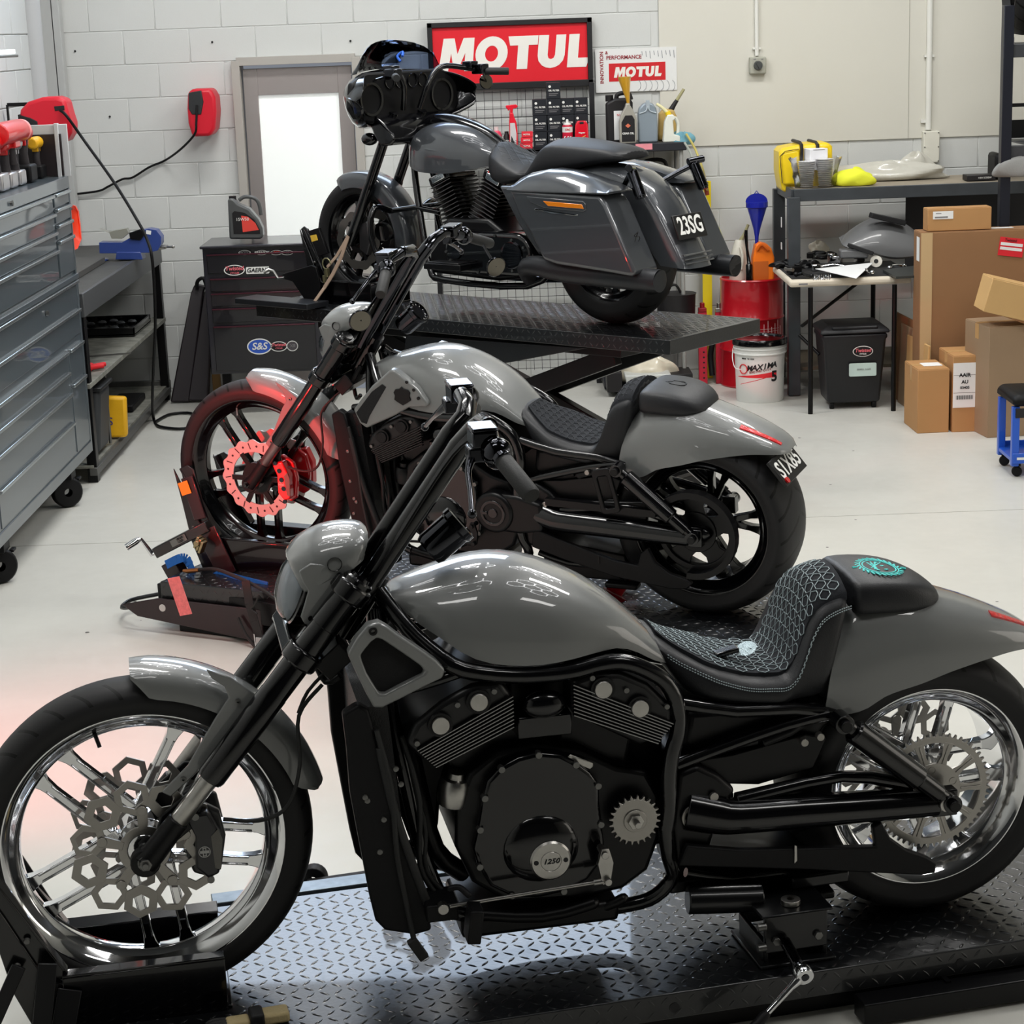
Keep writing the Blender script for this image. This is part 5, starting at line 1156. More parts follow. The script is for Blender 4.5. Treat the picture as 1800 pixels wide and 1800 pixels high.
# side covers and panniers
for s_ in (-1, 1):
    o = [(1.27, .655), (1.306, .655), (1.84, .640), (1.875, .60), (2.03, .30), (2.00, .285), (1.885, .295), (1.577, .318), (1.50, .335), (1.43, .45), (1.365, .53)]
    mb = MB(); y0, y1 = sorted((.20*s_, .385*s_)); mb.prism(o[1:], y0, y1); bg_ = mb.obj('pannier', PAINT2, B3, bevel=.018, seg=3)
    mb = MB(); ls = []
    for x, zt, wd in ((1.30, .662, .0), (1.33, .70, .01), (1.40, .728, .016), (1.50, .745, .02), (1.62, .735, .02), (1.75, .705, .018), (1.86, .672, .01), (1.885, .655, 0)):
        ls.append([(x, .195*s_, .648), (x, .198*s_, zt-.008), (x, (.215+wd*.3)*s_, zt), (x, (.33-wd)*s_, zt), (x, (.375-wd)*s_, zt-.022*(zt > .67)), (x, .390*s_, .652), (x, .390*s_, .645)])
    mb.rings(ls); mb.obj('pannier_lid', PAINT2, bg_, bevel=.004)
    mb = MB(); y0, y1 = sorted((.384*s_, .391*s_)); mb.prism([(1.42, .625), (1.75, .612), (1.765, .60), (1.765, .575), (1.75, .565), (1.52, .575), (1.44, .60)], y0, y1); mb.obj('latch_panel', PAINT2, bg_, bevel=.003)
    mb = MB(); y0, y1 = sorted((.390*s_, .395*s_)); mb.prism([(1.52, .607), (1.745, .598), (1.755, .578), (1.55, .585)], y0, y1); mb.obj('side_marker', LENSAMB, bg_, bevel=.002)
    mb = MB(); y0, y1 = sorted((.385*s_, .389*s_)); mb.prism([(1.46, .565), (1.70, .545), (1.72, .55), (1.56, .553), (1.47, .572)], y0, y1); mb.obj('pannier_crease', CHROME, bg_, bevel=.001)
    mb = MB(); mb.prism([(1.13, .655), (1.29, .655), (1.42, .47), (1.46, .33), (1.36, .34), (1.25, .47)], *sorted((.19*s_, .25*s_))); mb.obj('side_cover', PAINT2, B3, bevel=.015, seg=3)
# raised emblem on the rear face of the near pannier
mb = MB(); e = [(-.025, .02), (-.005, .035), (-.005, .012), (.0, -.03), (.02, -.032), (.028, 0), (.02, .01), (-.012, .012)]
for a, b in zip(e, e[1:]+e[:1]): mb.bar((1.958+a[1]*.45, -.29+a[0], .44-a[1]*-1.0), (1.958+b[1]*.45, -.29+b[0], .44+b[1]), .003, .003)
em = mb.obj('pannier_emblem', BLACK, B3); em.location = (.010, 0, .0)
# plate
mb = MB(); mb.box((0, 0, 0), (.012, .225, .115)); pl = mb.obj('number_plate', mat('plate_black', (14, 14, 15), .4), B3, bevel=.004); pl.location = (2.055, 0, .475); pl.rotation_euler = (0, R(-20), 0)
text('23SG', .115, WINK, pl, (.0075, .0, 0), (R(90), 0, R(90)), 'plate_lettering', bold=.02, sx=.75)
# rear suspension reservoirs / tail lamps on stalks
for s_ in (-1, 1):
    mb = MB(); mb.tube([(1.80, .15*s_, .66), (1.86, .20*s_, .70), (1.92, .25*s_, .735)], .013, 10); mb.cyl((1.90, .215*s_, .745), (1.935, .29*s_, .755), .017, 14); mb.cyl((1.915, .24*s_, .735), (1.965, .245*s_, .625), .026, 20); mb.cyl((1.963, .245*s_, .632), (1.968, .245*s_, .618), .022, 20)
    dl = mb.obj('tail_lamp', BLKCHROME, B3, bevel=.002)
mb = MB(); mb.box((1.86, 0, .62), (.16, .10, .04), Matrix.Rotation(R(35), 3, 'Y')); mb.obj('fender_tip_lamp', BLACK, rf, bevel=.01)
# exhausts
for s_ in (-1, 1):
    mb = MB(); mb.tube([(1.28, .22*s_, .22), (1.30, .27*s_, .27), (1.36, .30*s_, .295), (1.45, .30*s_, .29), (1.60, .30*s_, .275), (2.05, .30*s_, .262), (2.10, .30*s_, .262)], [.035, .04, .045, .05, .052, .052, .05], 22, smooth=2)
    q = mb.obj('silencer', mat('matt_black_exhaust', (38, 40, 43), .42, .4), B3, sharp=60); mb = MB(); mb.lathe([(.0, .0), (.043, .0)], (2.1025, .30*s_, .262), (1, 0, 0), 24); mb.obj('silencer_tip', mat('exhaust_inside', (4, 4, 4), .8), q)
# frame and engine
mb = MB()
for s_ in (-1, 1):
    mb.tube([(.38, .03*s_, .88), (.43, .07*s_, .66), (.50, .11*s_, .42), (.56, .13*s_, .22), (.66, .14*s_, .17), (1.2, .14*s_, .17), (1.38, .14*s_, .28)], .017, 12, smooth=3)
    mb.tube([(.30, .12*s_, .50), (.28, .22*s_, .52), (.28, .26*s_, .40), (.34, .24*s_, .26), (.48, .14*s_, .22)], .016, 12, smooth=4)
    mb.tube([(.30, .12*s_, .50), (.45, .10*s_, .52), (.60, .09*s_, .50)], .014, 10)
fr3 = mb.obj('frame', BLACK, B3)
mb = MB(); mb.prism([(.55, .20), (1.0, .18), (1.28, .22), (1.30, .34), (1.20, .44), (1.05, .42), (.95, .48), (.70, .48), (.56, .38)], -.13, .13); en = mb.obj('engine', SATIN, B3, bevel=.02, seg=3)
for (bx, tx, sg) in ((.72, .62, -1), (.86, .97, 1)):
    mb = MB(); a, b = Vector((bx, 0, .42)), Vector((tx, 0, .66)); d = (b-a); L = d.length; d.normalize()
    for k in range(13):
        c = a+d*(L*k/13); t_ = R(math.degrees(math.atan2(d.x, d.z))); mb.box(c, (.155-.002*k, .215, .007), Matrix.Rotation(t_, 3, 'Y'))
    mb.cyl(a, b, .062, 20); cy = mb.obj('finned_cylinder', SATIN, B3, bevel=.001, seg=1)
    mb = MB(); mb.box(b+d*.01, (.15, .20, .05), Matrix.Rotation(t_, 3, 'Y')); mb.obj('rocker_box', BLACK, cy, bevel=.012, seg=3)
    mb = MB(); mb.box(b+d*.012+Vector((0, -.105, 0)), (.09, .012, .035), Matrix.Rotation(t_, 3, 'Y')); mb.obj('rocker_chrome', CHROME, cy, bevel=.004)
    mb = MB()
    for k in range(13):
        c = a+d*(L*k/13); n_ = Vector((d.z, 0, -d.x)); mb.bar(c-n_*.075+Vector((0, -.108, 0)), c+n_*.075+Vector((0, -.108, 0)), .0015, .002, up=(0, 0, 1))
    stuff(mb.obj('fin_edge', mat('bare_fin_edge', (150, 150, 150), .35, .9), cy))
mb = MB(); o = rrect(.74, .22, 1.30, .43, .10, 6); mb.prism(o, -.225, -.12); pr = mb.obj('primary_cover', BLACK, B3, bevel=.022, seg=4)
mb = MB(); mb.lathe([(0, .012), (.05, .012), (.065, .008), (.068, 0)], (1.18, -.225, .325), (0, -1, 0), 32); mb.lathe([(0, .008), (.03, .008), (.034, 0)], (.83, -.225, .325), (0, -1, 0), 24); mb.obj('derby_cover', BLKCHROME, pr)
mb = MB()
for k in range(14): a = 2*pi*k/14; mb.cyl((1.02+.26*math.cos(a)*1.0, -.222, .325+.093*math.sin(a)), (1.02+.26*math.cos(a), -.232, .325+.093*math.sin(a)), .007, 8)
stuff(mb.obj('cover_bolt', BOLT, pr))
mb = MB(); mb.box((.80, -.26, .26), (.24, .10, .03)); mb.box((.80, -.26, .278), (.20, .08, .008)); mb.obj('floorboard', SATIN, B3, bevel=.008)
mb = MB(); mb.tube([(1.28, -.15, .64), (1.30, -.16, .55), (1.34, -.17, .50)], .006, 8, smooth=3); mb.tube([(.94, -.10, .70), (.98, -.11, .72), (1.0, -.10, .68)], .004, 8, smooth=3); mb.obj('red_wire', mat('red_wire', (230, 50, 30), .5), B3)
mb = MB(); mb.lathe([(0, 0), (.045, .0), (.048, .01), (.046, .03)], (.30, -.17, .40), (.1, -1, 0), 24); mb.obj('horn_cover', SATIN, B3); mb = MB(); mb.prism([(.30, .43), (.315, .43), (.325, .36), (.31, .36)], -.215, -.205); mb.obj('reflector_strip', BRUSHED, B3)
# ================================================================== LEFT SIDE: TOOL CHEST, BENCH, REELS
TG = mat('toolbox_grey_enamel', (70, 79, 85), .33, 0, .5); TGD = mat('toolbox_dark_recess', (40, 45, 50), .4); TRIM = mat('aluminium_pull', (168, 176, 180), .25, .9)
XF = -2.10
tc = thing('tool_chest', 'tall grey enamel two-part roller tool chest against the left wall', 'tool chest', (XF, 8.4, 0))
def fbox(mb, y0, y1, z0, z1, x0=0, x1=.02): mb.box(((x0+x1)/2, (y0+y1)/2-8.4, (z0+z1)/2), (x1-x0, y1-y0, z1-z0))
YE = 9.76; YS = 7.35
mb = MB(); fbox(mb, YS, YE, .19, 1.075, -.62, -.0); mb.obj('lower_body', TG, tc, bevel=.006)
mb = MB(); fbox(mb, YS, YE-.01, 1.08, 1.555, -.60, -.006); mb.obj('upper_body', TG, tc, bevel=.006)
mb = MB(); fbox(mb, YS, YE, 1.06, 1.085, -.63, .012); fbox(mb, YS, YE-.01, 1.50, 1.558, -.02, .006); fbox(mb, YS, YE, .19, .245, -.02, .006); fbox(mb, YE-.03, YE, .24, 1.06, -.02, .006); fbox(mb, YE-.03, YE-.01, 1.08, 1.51, -.02, .006); mb.obj('face_rail', TG, tc, bevel=.003)
def drawer(y0, y1, z0, z1):
    mb = MB(); fbox(mb, y0+.006, y1-.006, z0+.004, z1-.022, -.012, .004); d = mb.obj('drawer', TG, tc, bevel=.002)
    mb = MB(); fbox(mb, y0+.006, y1-.006, z1-.020, z1-.004, -.004, .020); mb.obj('drawer_pull', TRIM, d, bevel=.003)
for a, b in ((1.430, 1.500), (1.355, 1.430), (1.280, 1.355), (1.10, 1.280)): drawer(9.40, YE-.03, a, b)
for a, b in ((1.415, 1.500), (1.330, 1.415), (1.245, 1.330), (1.10, 1.245)): drawer(8.10, 9.37, a, b)
for a, b in ((.92, 1.06), (.79, .92)): drawer(8.0, YE-.03, a, b)
for a, b in ((.59, .76), (.25, .59)): drawer(9.42, YE-.03, a, b)
for a, b in ((.66, .76), (.56, .66), (.42, .56), (.25, .42)): drawer(7.9, 9.38, a, b)
mb = MB()
for y, z in ((8.55, 1.528), (9.02, .99)): mb.cyl((.006, y-8.4, z), (.018, y-8.4, z), .012, 16)
mb.obj('key_lock', BOLT, tc)
for y in (9.35, 8.0):
    mb = MB(); mb.lathe([(.02, -.03), (.068, -.026), (.075, -.015), (.075, .015), (.068, .026), (.02, .03)], (-.05, y-8.4, .076), (.55, -1, 0), 28); mb.box((-.05, y-8.4, .165), (.08, .10, .05)); mb.box((-.09, y-8.4, .11), (.006, .06, .10)); mb.box((.0, y-8.4+.05, .13), (.02, .05, .012)); c_ = mb.obj('castor', MATTE, tc, bevel=.003)
# hutch back and end panel behind the drills
mb = MB(); z0 = 1.558; mb.prism([(YE-.02-8.4-.0, z0), (YE-.02-8.4, 1.79), (YE-.07-8.4, 1.83), (YS-8.4, 1.83), (YS-8.4, z0)], -.60, -.585, 'yz'); mb.box((-.30, YE-.02-8.4, 1.66), (.58, .02, .2)); mb.obj('hutch_panel', mat('dark_hutch', (34, 28, 30), .4), tc, bevel=.002)
mb = MB(); mb.box((-.28, YE-.012-8.4, 1.68), (.60, .012, .25)); mb.box((-.03, YE-.02-8.4, 1.68), (.02, .03, .26)); mb.obj('hutch_end', mat('hutch_edge', (190, 192, 194), .4), tc, bevel=.003)
# cordless tools standing in the hutch
def tool(label, px, py, Y_, body, grip, s=1.0, kind='drill'):
    p = atx(px, py, -2.22); t = thing('cordless_drill', label, 'power tool', (p.x, p.y, 1.56), 0, None); t.scale = (s, s, s)
    mb = MB(); mb.box((0, 0, .035), (.075, .12, .07)); mb.obj('battery', body[1], t, bevel=.010, seg=3)
    mb = MB(); mb.tube([(0, 0, .06), (0, -.01, .11), (0, .0, .17)], [.022, .019, .022], 14, smooth=3); mb.obj('handle', grip, t)
    mb = MB(); mb.tube([(0, -.09, .195), (0, -.08, .195), (0, .05, .195), (0, .06, .195), (0, .11, .195), (0, .12, .195)], [.025, .034, .034, .024, .020, .008], 18); mb.box((0, .0, .165), (.035, .06, .04)); mb.obj('motor_housing', body[0], t, bevel=.003)
    return t
REDT = mat('tool_red_plastic', (205, 20, 24), .35, 0, .4); GRT = mat('tool_black_rubber', (40, 36, 38), .6, bump=.5, bscale=200); YEL = mat('tool_yellow_plastic', (225, 170, 30), .4); SIL = mat('tool_silver', (190, 188, 190), .3, .8)
tool('red cordless drill lying highest on the tool chest, nearest the hose reel', 46, 318, 0, (REDT, MATTE), GRT, 1.15)
tool('yellow cordless drill at the right end of the row on the tool chest', 68, 313, 0, (YEL, MATTE), GRT, .85)
tool('silver nosed cordless driver beside the yellow drill on the tool chest', 30, 325, 0, (SIL, SIL), GRT, .95)
tool('red and black cordless driver in the middle of the tool chest row', 14, 330, 0, (REDT, SIL), GRT, 1.0)
tool('cordless driver cut off by the left edge of the picture', -3, 338, 0, (REDT, SIL), GRT, 1.1)
p = atx(20, 232, -2.2); t = thing('impact_wrench', 'big red impact wrench lying across the other drills on the tool chest', 'power tool', (p.x, p.y, p.z), 0)
mb = MB(); mb.tube([(0, -.26, 0), (0, -.20, 0), (0, .14, 0), (0, .17, 0)], [.05, .052, .052, .046], 22); mb.box((0, -.02, -.045), (.06, .10, .05)); mb.obj('motor_housing', REDT, t, bevel=.006); mb = MB(); mb.lathe([(.046, 0), (.050, .004), (.050, .02), (.03, .026), (0, .026)], (0, .168, 0), (0, 1, 0), 24); mb.obj('front_ring', mat('pink_plastic', (240, 150, 150), .4), t)
mb = MB(); mb.tube([(0, -.05, -.05), (0, -.03, -.14)], [.02, .022], 12); mb.obj('handle', GRT, t)
# task light above the chest
mb = MB(); p = atx(10, 104, -2.35); mb.box((0, 0, .012), (.30, .60, .022)); t = mb.obj('task_light', mat('light_panel_glow', (240, 250, 250), .4, em=1.6), None, bevel=.004); t.location = atx(5, 96, -2.35)+Vector((-.10, -.25, 0)); tag(t, 'flat white lit panel light sticking in at the upper left edge', 'light')
mb = MB(); mb.box((0, 0, -.008), (.32, .62, .012)); mb.obj('light_housing', BOLT, t, bevel=.003)
mb = MB(); mb.tube([(-.14, 0, -.005), (-.30, .0, -.005)], .01, 8); mb.obj('wall_arm', SATIN, t)
# bench
WD = mat('dark_worn_bench_top', (66, 66, 64), .6, var=.15, vscale=12, bump=.2, bscale=80)
YB0, YB1 = 9.85, 12.22; bn = thing('workbench', 'dark steel framed workbench between the tool chest and the back wall', 'workbench', (-2.4, 11, 0))
mb = MB(); mb.box((-.01, (YB0+YB1)/2-11, .95), (.60, YB1-YB0, .035)); mb.obj('bench_top', WD, bn, bevel=.004)
mb = MB(); mb.box((.295, (YB0+YB1)/2-11, .910), (.02, YB1-YB0, .12)); mb.box((0, YB1-11, .910), (.6, .02, .12)); mb.obj('bench_apron', mat('apron_grey', (74, 76, 78), .45, .2), bn, bevel=.004)
mb = MB(); mb.box((-.06, -.45, .985), (.42, 1.4, .035)); mb.obj('raised_board', mat('rubber_bench_mat', (74, 73, 70), .7, var=.1, vscale=20), bn, bevel=.004)
for y in (YB0+.05, YB1-.03):
    for x in (-.28, .27):
        mb = MB(); mb.box((x, y-11, .46), (.05, .06, .92)); mb.obj('leg', SATIN, bn, bevel=.003)
mb = MB(); mb.box((0, (YB0+YB1)/2-11, .50), (.60, YB1-YB0, .025)); mb.obj('middle_shelf', mat('worn_shelf', (120, 120, 112), .6, var=.35, vscale=14), bn, bevel=.002)
mb = MB(); mb.box((.28, (YB0+YB1)/2-11, .06), (.04, YB1-YB0, .04)); mb.box((-.28, (YB0+YB1)/2-11, .06), (.04, YB1-YB0, .04)); mb.box((0, YB1-11-.02, .10), (.6, .04, .04)); mb.obj('bottom_rail', mat('scuffed_rail', (80, 80, 78), .5, .2), bn, bevel=.003)
mb = MB(); mb.box((0, (YB0+YB1)/2-11, .085), (.56, YB1-YB0, .012)); mb.obj('bottom_shelf', mat('worn_shelf', (120, 120, 112)), bn)
mb = MB(); mb.cyl((.27, -.62, .10), (.27, -.62, .49), .008, 10); mb.obj('shelf_prop', BOLT, bn)
# vise
VB = mat('blue_vise_enamel', (40, 62, 128), .4, 0, .4); v_ = thing('bench_vise', 'blue bench vise bolted to the corner of the workbench', 'vise', (-2.33, 11.35, .9675), 0)
vk = at(228, 434, 11.35).z
def vp(px, py): q = at(px, py, 11.35); return (q.x+2.33, q.z-vk)
mb = MB(); mb.prism([vp(*q) for q in ((175, 402), (196, 402), (215, 402), (232, 392), (240, 382), (262, 378), (275, 380), (284, 392), (284, 404), (278, 416), (262, 420), (222, 420), (222, 421), (176, 421))], -.05, .05); mb.obj('vise_body', VB, v_, bevel=.008, seg=3)
mb = MB(); mb.prism([vp(*q) for q in ((206, 418), (248, 418), (252, 432), (204, 432))], -.06, .06); mb.cyl((-.02, 0, -.0), (-.02, 0, .012), .10, 24); mb.obj('vise_base', VB, v_, bevel=.005)
mb = MB(); mb.prism([vp(*q) for q in ((174, 379), (190, 385), (200, 382), (222, 378), (226, 386), (214, 396), (196, 396), (192, 386))], -.03, .03); mb.obj('anvil_cover', mat('grey_anvil', (150, 150, 140), .5, .4), v_, bevel=.004)
mb = MB(); a, b = vp(276, 413), vp(290, 411); mb.cyl((a[0], 0, a[1]), (b[0], 0, b[1]), .012, 12); mb.cyl((b[0], -.05, b[1]), (b[0], .05, b[1]), .006, 10); c = vp(304, 410); mb.tube([(b[0], -.01, b[1]), (c[0], -.03, c[1])], .006, 8); mb.ball((c[0], -.03, c[1]), .010, 10); mb.obj('screw_handle', BRUSHED, v_)
mb = MB(); q = vp(262, 384); mb.box((q[0], -.0515, q[1]), (.028, .002, .022), Matrix.Rotation(R(12), 3, 'Y')); mb.obj('white_sticker', PAPER, v_)
mb = MB(); mb.prism([vp(*q) for q in ((228, 385), (248, 378), (258, 384), (248, 398), (230, 396))], -.062, -.04); mb.obj('vise_jaw', SATIN, v_, bevel=.004)
# things on the bench shelves
tr = MB(); tr.box((0, 0, .01), (.50, .55, .015)); tr.box((0, -.27, .03), (.5, .01, .045)); tr.box((0, .27, .03), (.5, .01, .045)); tr.box((-.245, 0, .03), (.01, .55, .045)); tr.box((.245, 0, .03), (.01, .55, .045))
t = tr.obj('parts_tray', BLACK, None, bevel=.002); t.location = (-2.40, 11.7, .515); tag(t, 'shallow black tray of small parts on the middle bench shelf', 'tray')
mb = MB()
for k in range(14): mb.ball((-.2+.03*(k % 7)*2, -.2+.3*(k//7)+.05*(k % 3), .03), .022, 8, (1.3, 1, .6))
stuff(mb.obj('small_part', mat('grey_parts', (90, 92, 94), .4, .6), t))
def crumple(name, label, cat, c, r, m, sc=(1, 1, 1), seed=1, amp=.35, group=None, n=20):
    rnd = random.Random(seed); mb = MB(); k = n//2; rs = []
    ph = [(rnd.uniform(0, 6), rnd.uniform(0, 6), rnd.randint(2, 6), rnd.randint(1, 5)) for _ in range(7)]
    for i in range(k+1):
        t_ = pi*(i+.03*(i == 0)-.03*(i == k))/k; row = []
        for j in range(n):
            a = 2*pi*j/n; q = 1+amp*sum(math.sin(f*a+p)*math.sin(g*t_+q_) for p, q_, f, g in ph)/3
            z = math.cos(t_)*r*sc[2]*q; row.append((math.sin(t_)*math.cos(a)*r*sc[0]*q, math.sin(t_)*math.sin(a)*r*sc[1]*q, max(z, -.5*r*sc[2])+.5*r*sc[2]))
        rs.append(row)
    mb.rings(rs); o = mb.obj(name, m, None, sharp=70, sub=1); o.location = c; return tag(o, label, cat, group)
crumple('shop_rag', 'crumpled cream and brown rag hanging over the middle bench shelf', 'cloth', (-2.28, 10.35, .515), .075, mat('cream_rag', (168, 166, 140), .9, var=.3, vscale=12), (1.2, .9, 1.1), 3, .5)
for k, (px, py) in enumerate(((150, 625), (147, 635))):
    p = atx(px, py, -2.2); mb = MB(); mb.tube([(0, -.10, 0), (0, -.09, 0), (.02, .02, 0), (.022, .03, 0), (.035, .10, 0)], [.012, .02, .02, .012, .012], 14); o = mb.obj('screwdriver', REDINK, None); o.location = (p.x, p.y, .515+.02); o.rotation_euler = (0, 0, R(-35))
    tag(o, ('upper' if k == 0 else 'lower')+' of two red handled tools lying on the middle bench shelf', 'screwdriver')
mb = MB(); mb.bar((0, -.02, 0), (.22, .04, 0), .008, .008); o = mb.obj('steel_rod', BOLT, None); o.location = atx(155, 608, -2.28); o.location.z = .519; tag(o, 'thin steel rod lying beside the red handled tools', 'rod')
bk = thing('waste_bucket', 'dark grey plastic bucket on the floor shelf under the workbench', 'bucket', (-2.27, 10.22, .10)); mb = MB(); mb.prism([(-.14, 0), (.14, 0), (.17, .34), (-.17, .34)], -.14, .14); mb.obj('bucket_body', mat('dark_grey_bin', (44, 47, 50), .5), bk, bevel=.03, seg=3); mb = MB(); mb.box((0, 0, .345), (.36, .31, .02)); mb.obj('bucket_rim', mat('bin_rim', (20, 22, 24), .5), bk, bevel=.006)
yb = MB(); yb.prism([(-.07, 0), (.07, 0), (.08, .22), (-.075, .23)], -.03, .03); o = yb.obj('yellow_sack', mat('yellow_sack', (225, 170, 20), .5, bump=.8, bscale=30), None, bevel=.015); p = atz(202, 768, .10); o.location = p; tag(o, 'yellow printed sack under the workbench beside the grey bucket', 'bag'); text('S', .06, mat('blue_ink', (40, 50, 130), .6), o, (-.01, -.032, .09), FRONT)
mb = MB(); mb.box((0, 0, .02), (.16, .42, .04)); o = mb.obj('drain_pan', MATTE, None, bevel=.008); o.location = (-2.25, 11.5, .095); tag(o, 'flat black drain pan on the bottom rail of the workbench', 'pan')
o = MB().add([], []) if False else None
mb = MB(); P = [atx(123+q[0], q[1], -2.15) for q in ((2, 360), (10, 362), (15, 372), (18, 395), (20, 420), (13, 437), (7, 440))]; c0 = P[0]; pts = [p-c0 for p in P]
mb.rings([[p+Vector((0, -.012, 0)), p+Vector((-.03, .0, 0)), p+Vector((0, .012, 0))] for p in pts]); mb.add([pts[0]+Vector((-.05, 0, 0))]+pts, [(0, i, i+1) for i in range(1, len(pts))]); o = mb.obj('orange_scoop', mat('safety_orange', (255, 62, 20), .35, 0, .3), None, sharp=60); o.location = c0; q = Vector((-2.15, 9.76, c0.z)); sm = MB(); sm.tube([Vector((0, 0, -.02)), q-c0+Vector((0, 0, -.02))], .006, 8); sm.obj('hanging_hook', SATIN, o); tag(o, 'bright orange plastic scoop hanging at the end of the tool chest', 'scoop')
# hose reels
r1 = thing('hose_reel', 'large red retractable hose reel on the left wall above the tool chest', 'hose reel', (0, 0, 0)); Yr = 11.2
def q3(px, py, Y_): q = at(px, py, Y_); return (q.x, q.z)
so = [q3(*a, Yr) for a in ((42, 192), (55, 178), (80, 170), (105, 169), (120, 174), (127, 200), (132, 215), (132, 232), (124, 246), (110, 252), (98, 240), (80, 232), (60, 222), (40, 205))]
mb = MB(); mb.prism(so, Yr-.09, Yr+.09); mb.obj('reel_case', mat('reel_red_plastic', (205, 22, 44), .4), r1, bevel=.02, seg=3)
mb = MB(); mb.prism([q3(*a, Yr) for a in ((101, 186), (119, 184), (120, 192), (103, 194))], Yr-.094, Yr-.09); mb.prism([q3(*a, Yr) for a in ((38, 200), (60, 206), (72, 212), (74, 225), (40, 215))], Yr-.096, Yr-.05); mb.obj('reel_guide', INK, r1, bevel=.003)
mb = MB(); x, z = q3(30, 200, Yr); mb.bar((x-.05, Yr, z+.05), (x+.08, Yr, z+.05), .01, .02); mb.bar((x-.05, Yr, z+.05), (x-.05, Yr, z-.12), .01, .02, up=(0, 1, 0)); mb.obj('wall_bracket', SATIN, r1)
hs = [at(106, 194, Yr-.1), at(118, 205, Yr-.12), at(150, 250, 11.1), at(200, 320, 10.95), at(240, 385, 10.8), at(258, 420, 10.75), at(268, 460, 10.7), at(273, 560, 10.8), at(270, 640, 11.0), at(268, 700, 11.2), atz(270, 735, .012), atz(282, 750, .012), atz(330, 752, .012), atz(340, 728, .012), atz(300, 728, .012), atz(272, 742, .012)]
mb = MB(); mb.tube(hs, .0085, 10, smooth=6); o = mb.obj('air_hose', MATTE, None); tag(o, 'black air hose hanging from the left hose reel and coiled on the floor', 'hose')
r2 = thing('hose_reel', 'smaller red and black hose reel fixed to the back wall left of the door', 'hose reel', (0, 0, 0)); Yr = 12.2
mb = MB(); mb.prism([q3(*a, Yr) for a in ((334, 162), (342, 156), (374, 155), (382, 170), (384, 195), (382, 225), (374, 238), (342, 239), (335, 215), (333, 190))], Yr-.10, Yr+.13); mb.obj('reel_case', mat('reel_red_plastic', (205, 22, 44)), r2, bevel=.02, seg=3)
mb = MB(); mb.prism([q3(*a, Yr) for a in ((336, 162), (358, 158), (362, 178), (358, 200), (342, 200), (336, 190))], Yr-.106, Yr-.09); mb.obj('reel_guide', mat('guide_black', (38, 40, 42), .5), r2, bevel=.004)
cdp = [at(346, 185, Yr-.11), at(345, 215, Yr-.13), at(342, 236, Yr-.12), at(318, 262, Yr-.02), at(290, 282, YW-.03), at(262, 294, YW-.03), at(233, 312, YW-.03), at(215, 315, YW-.03), at(190, 328, YW-.03), at(172, 336, YW-.03), at(125, 342, YW-.03)]
mb = MB(); mb.tube(cdp, .007, 8, smooth=5); o = mb.obj('power_cord', MATTE, None); tag(o, 'thin black cord running down the block wall from the small red reel', 'cord')
# black carry cases leaning on the wall
CASE = mat('maroon_black_case', (30, 22, 28), .5)
for k, (xa, xb, lab) in enumerate(((0, 0, 'front'), (1, 1, 'rear'))):
    t = thing('carry_case', 'black hard carry case leaning on the back wall, '+('the one nearer the workbench' if k == 0 else 'the one nearer the tool cabinet'), 'case', (0, 0, 0)); dx = 26*k
    o = [at(300+dx+k*4, 706-k*2, 12.05), at(334+dx+k*6, 706-k*2, 12.05), at(358+dx*.65, 512-2*k, 12.25), at(362+dx*.55, 504, 12.25), at(342+dx*.9, 500, 12.25), at(336+dx*.9, 515, 12.25)]
    mb = MB(); mb.add([p+Vector((0, -.02, 0)) for p in o]+[p+Vector((0, .06, 0)) for p in o], [(0, 1, 2, 3, 4, 5), (11, 10, 9, 8, 7, 6)]+[(i, (i+1) % 6, 6+(i+1) % 6, 6+i) for i in range(6)]); mb.obj('case_shell', CASE, t, bevel=.010, seg=3)
    p = at(354+dx*.8, 502, 12.2); mb = MB(); mb.tube([p+Vector((-.03, 0, -.01)), p+Vector((-.02, 0, .03)), p+Vector((.015, 0, .045)), p+Vector((.03, 0, .0))], .012, 10, smooth=3); mb.obj('case_handle', MATTE, t)
mb = MB(); a = at(371, 628, 12.15); b = at(388, 680, 12.15); mb.box(((a.x+b.x)/2, 12.15, a.z/2), (b.x-a.x, .05, a.z)); o = mb.obj('timber_offcut', mat('timber', (120, 92, 52), .7, var=.1), None, bevel=.003); tag(o, 'short brown timber offcut standing between the cases and the black tool cabinet', 'timber')
# black tool cabinet with stickers
CX0, CX1, CY = -1.745, -1.06, 11.55
cab = thing('tool_cabinet', 'black enamel tool cabinet with stickers in front of the back door', 'tool cabinet', (0, 0, 0)); KB = mat('navy_black_enamel', (30, 29, 38), .3, 0, .5); KD = mat('drawer_black', (17, 16, 22), .3, 0, .5)
zt = at(380, 435, CY).z; zb = at(400, 658, CY).z
mb = MB(); mb.box(((CX0+CX1)/2, CY+.24, (zt+zb)/2), (CX1-CX0, .46, zt-zb)); mb.box(((CX0+CX1)/2, CY+.22, zt+.003), (CX1-CX0+.02, .50, .016)); mb.obj('cabinet_body', KB, cab, bevel=.006)
def zc(py): return at(470, py, CY).z
for y0, y1 in ((443, 478), (486, 510), (512, 536), (539, 565), (570, 650)):
    ins = .03 if y0 > 480 else .02; mb = MB(); mb.box(((CX0+CX1)/2-.01, CY+.004, (zc(y0)+zc(y1))/2), (CX1-CX0-2*ins-.03, .02, zc(y0)-zc(y1)-.004)); d = mb.obj('drawer', KD, cab, bevel=.003)
    mb = MB(); mb.box(((CX0+CX1)/2-.01, CY-.008, zc(y0)-.006), (CX1-CX0-2*ins-.03, .012, .009)); mb.obj('drawer_lip', mat('lip_red_black', (70, 30, 42), .3, .4), d, bevel=.002)
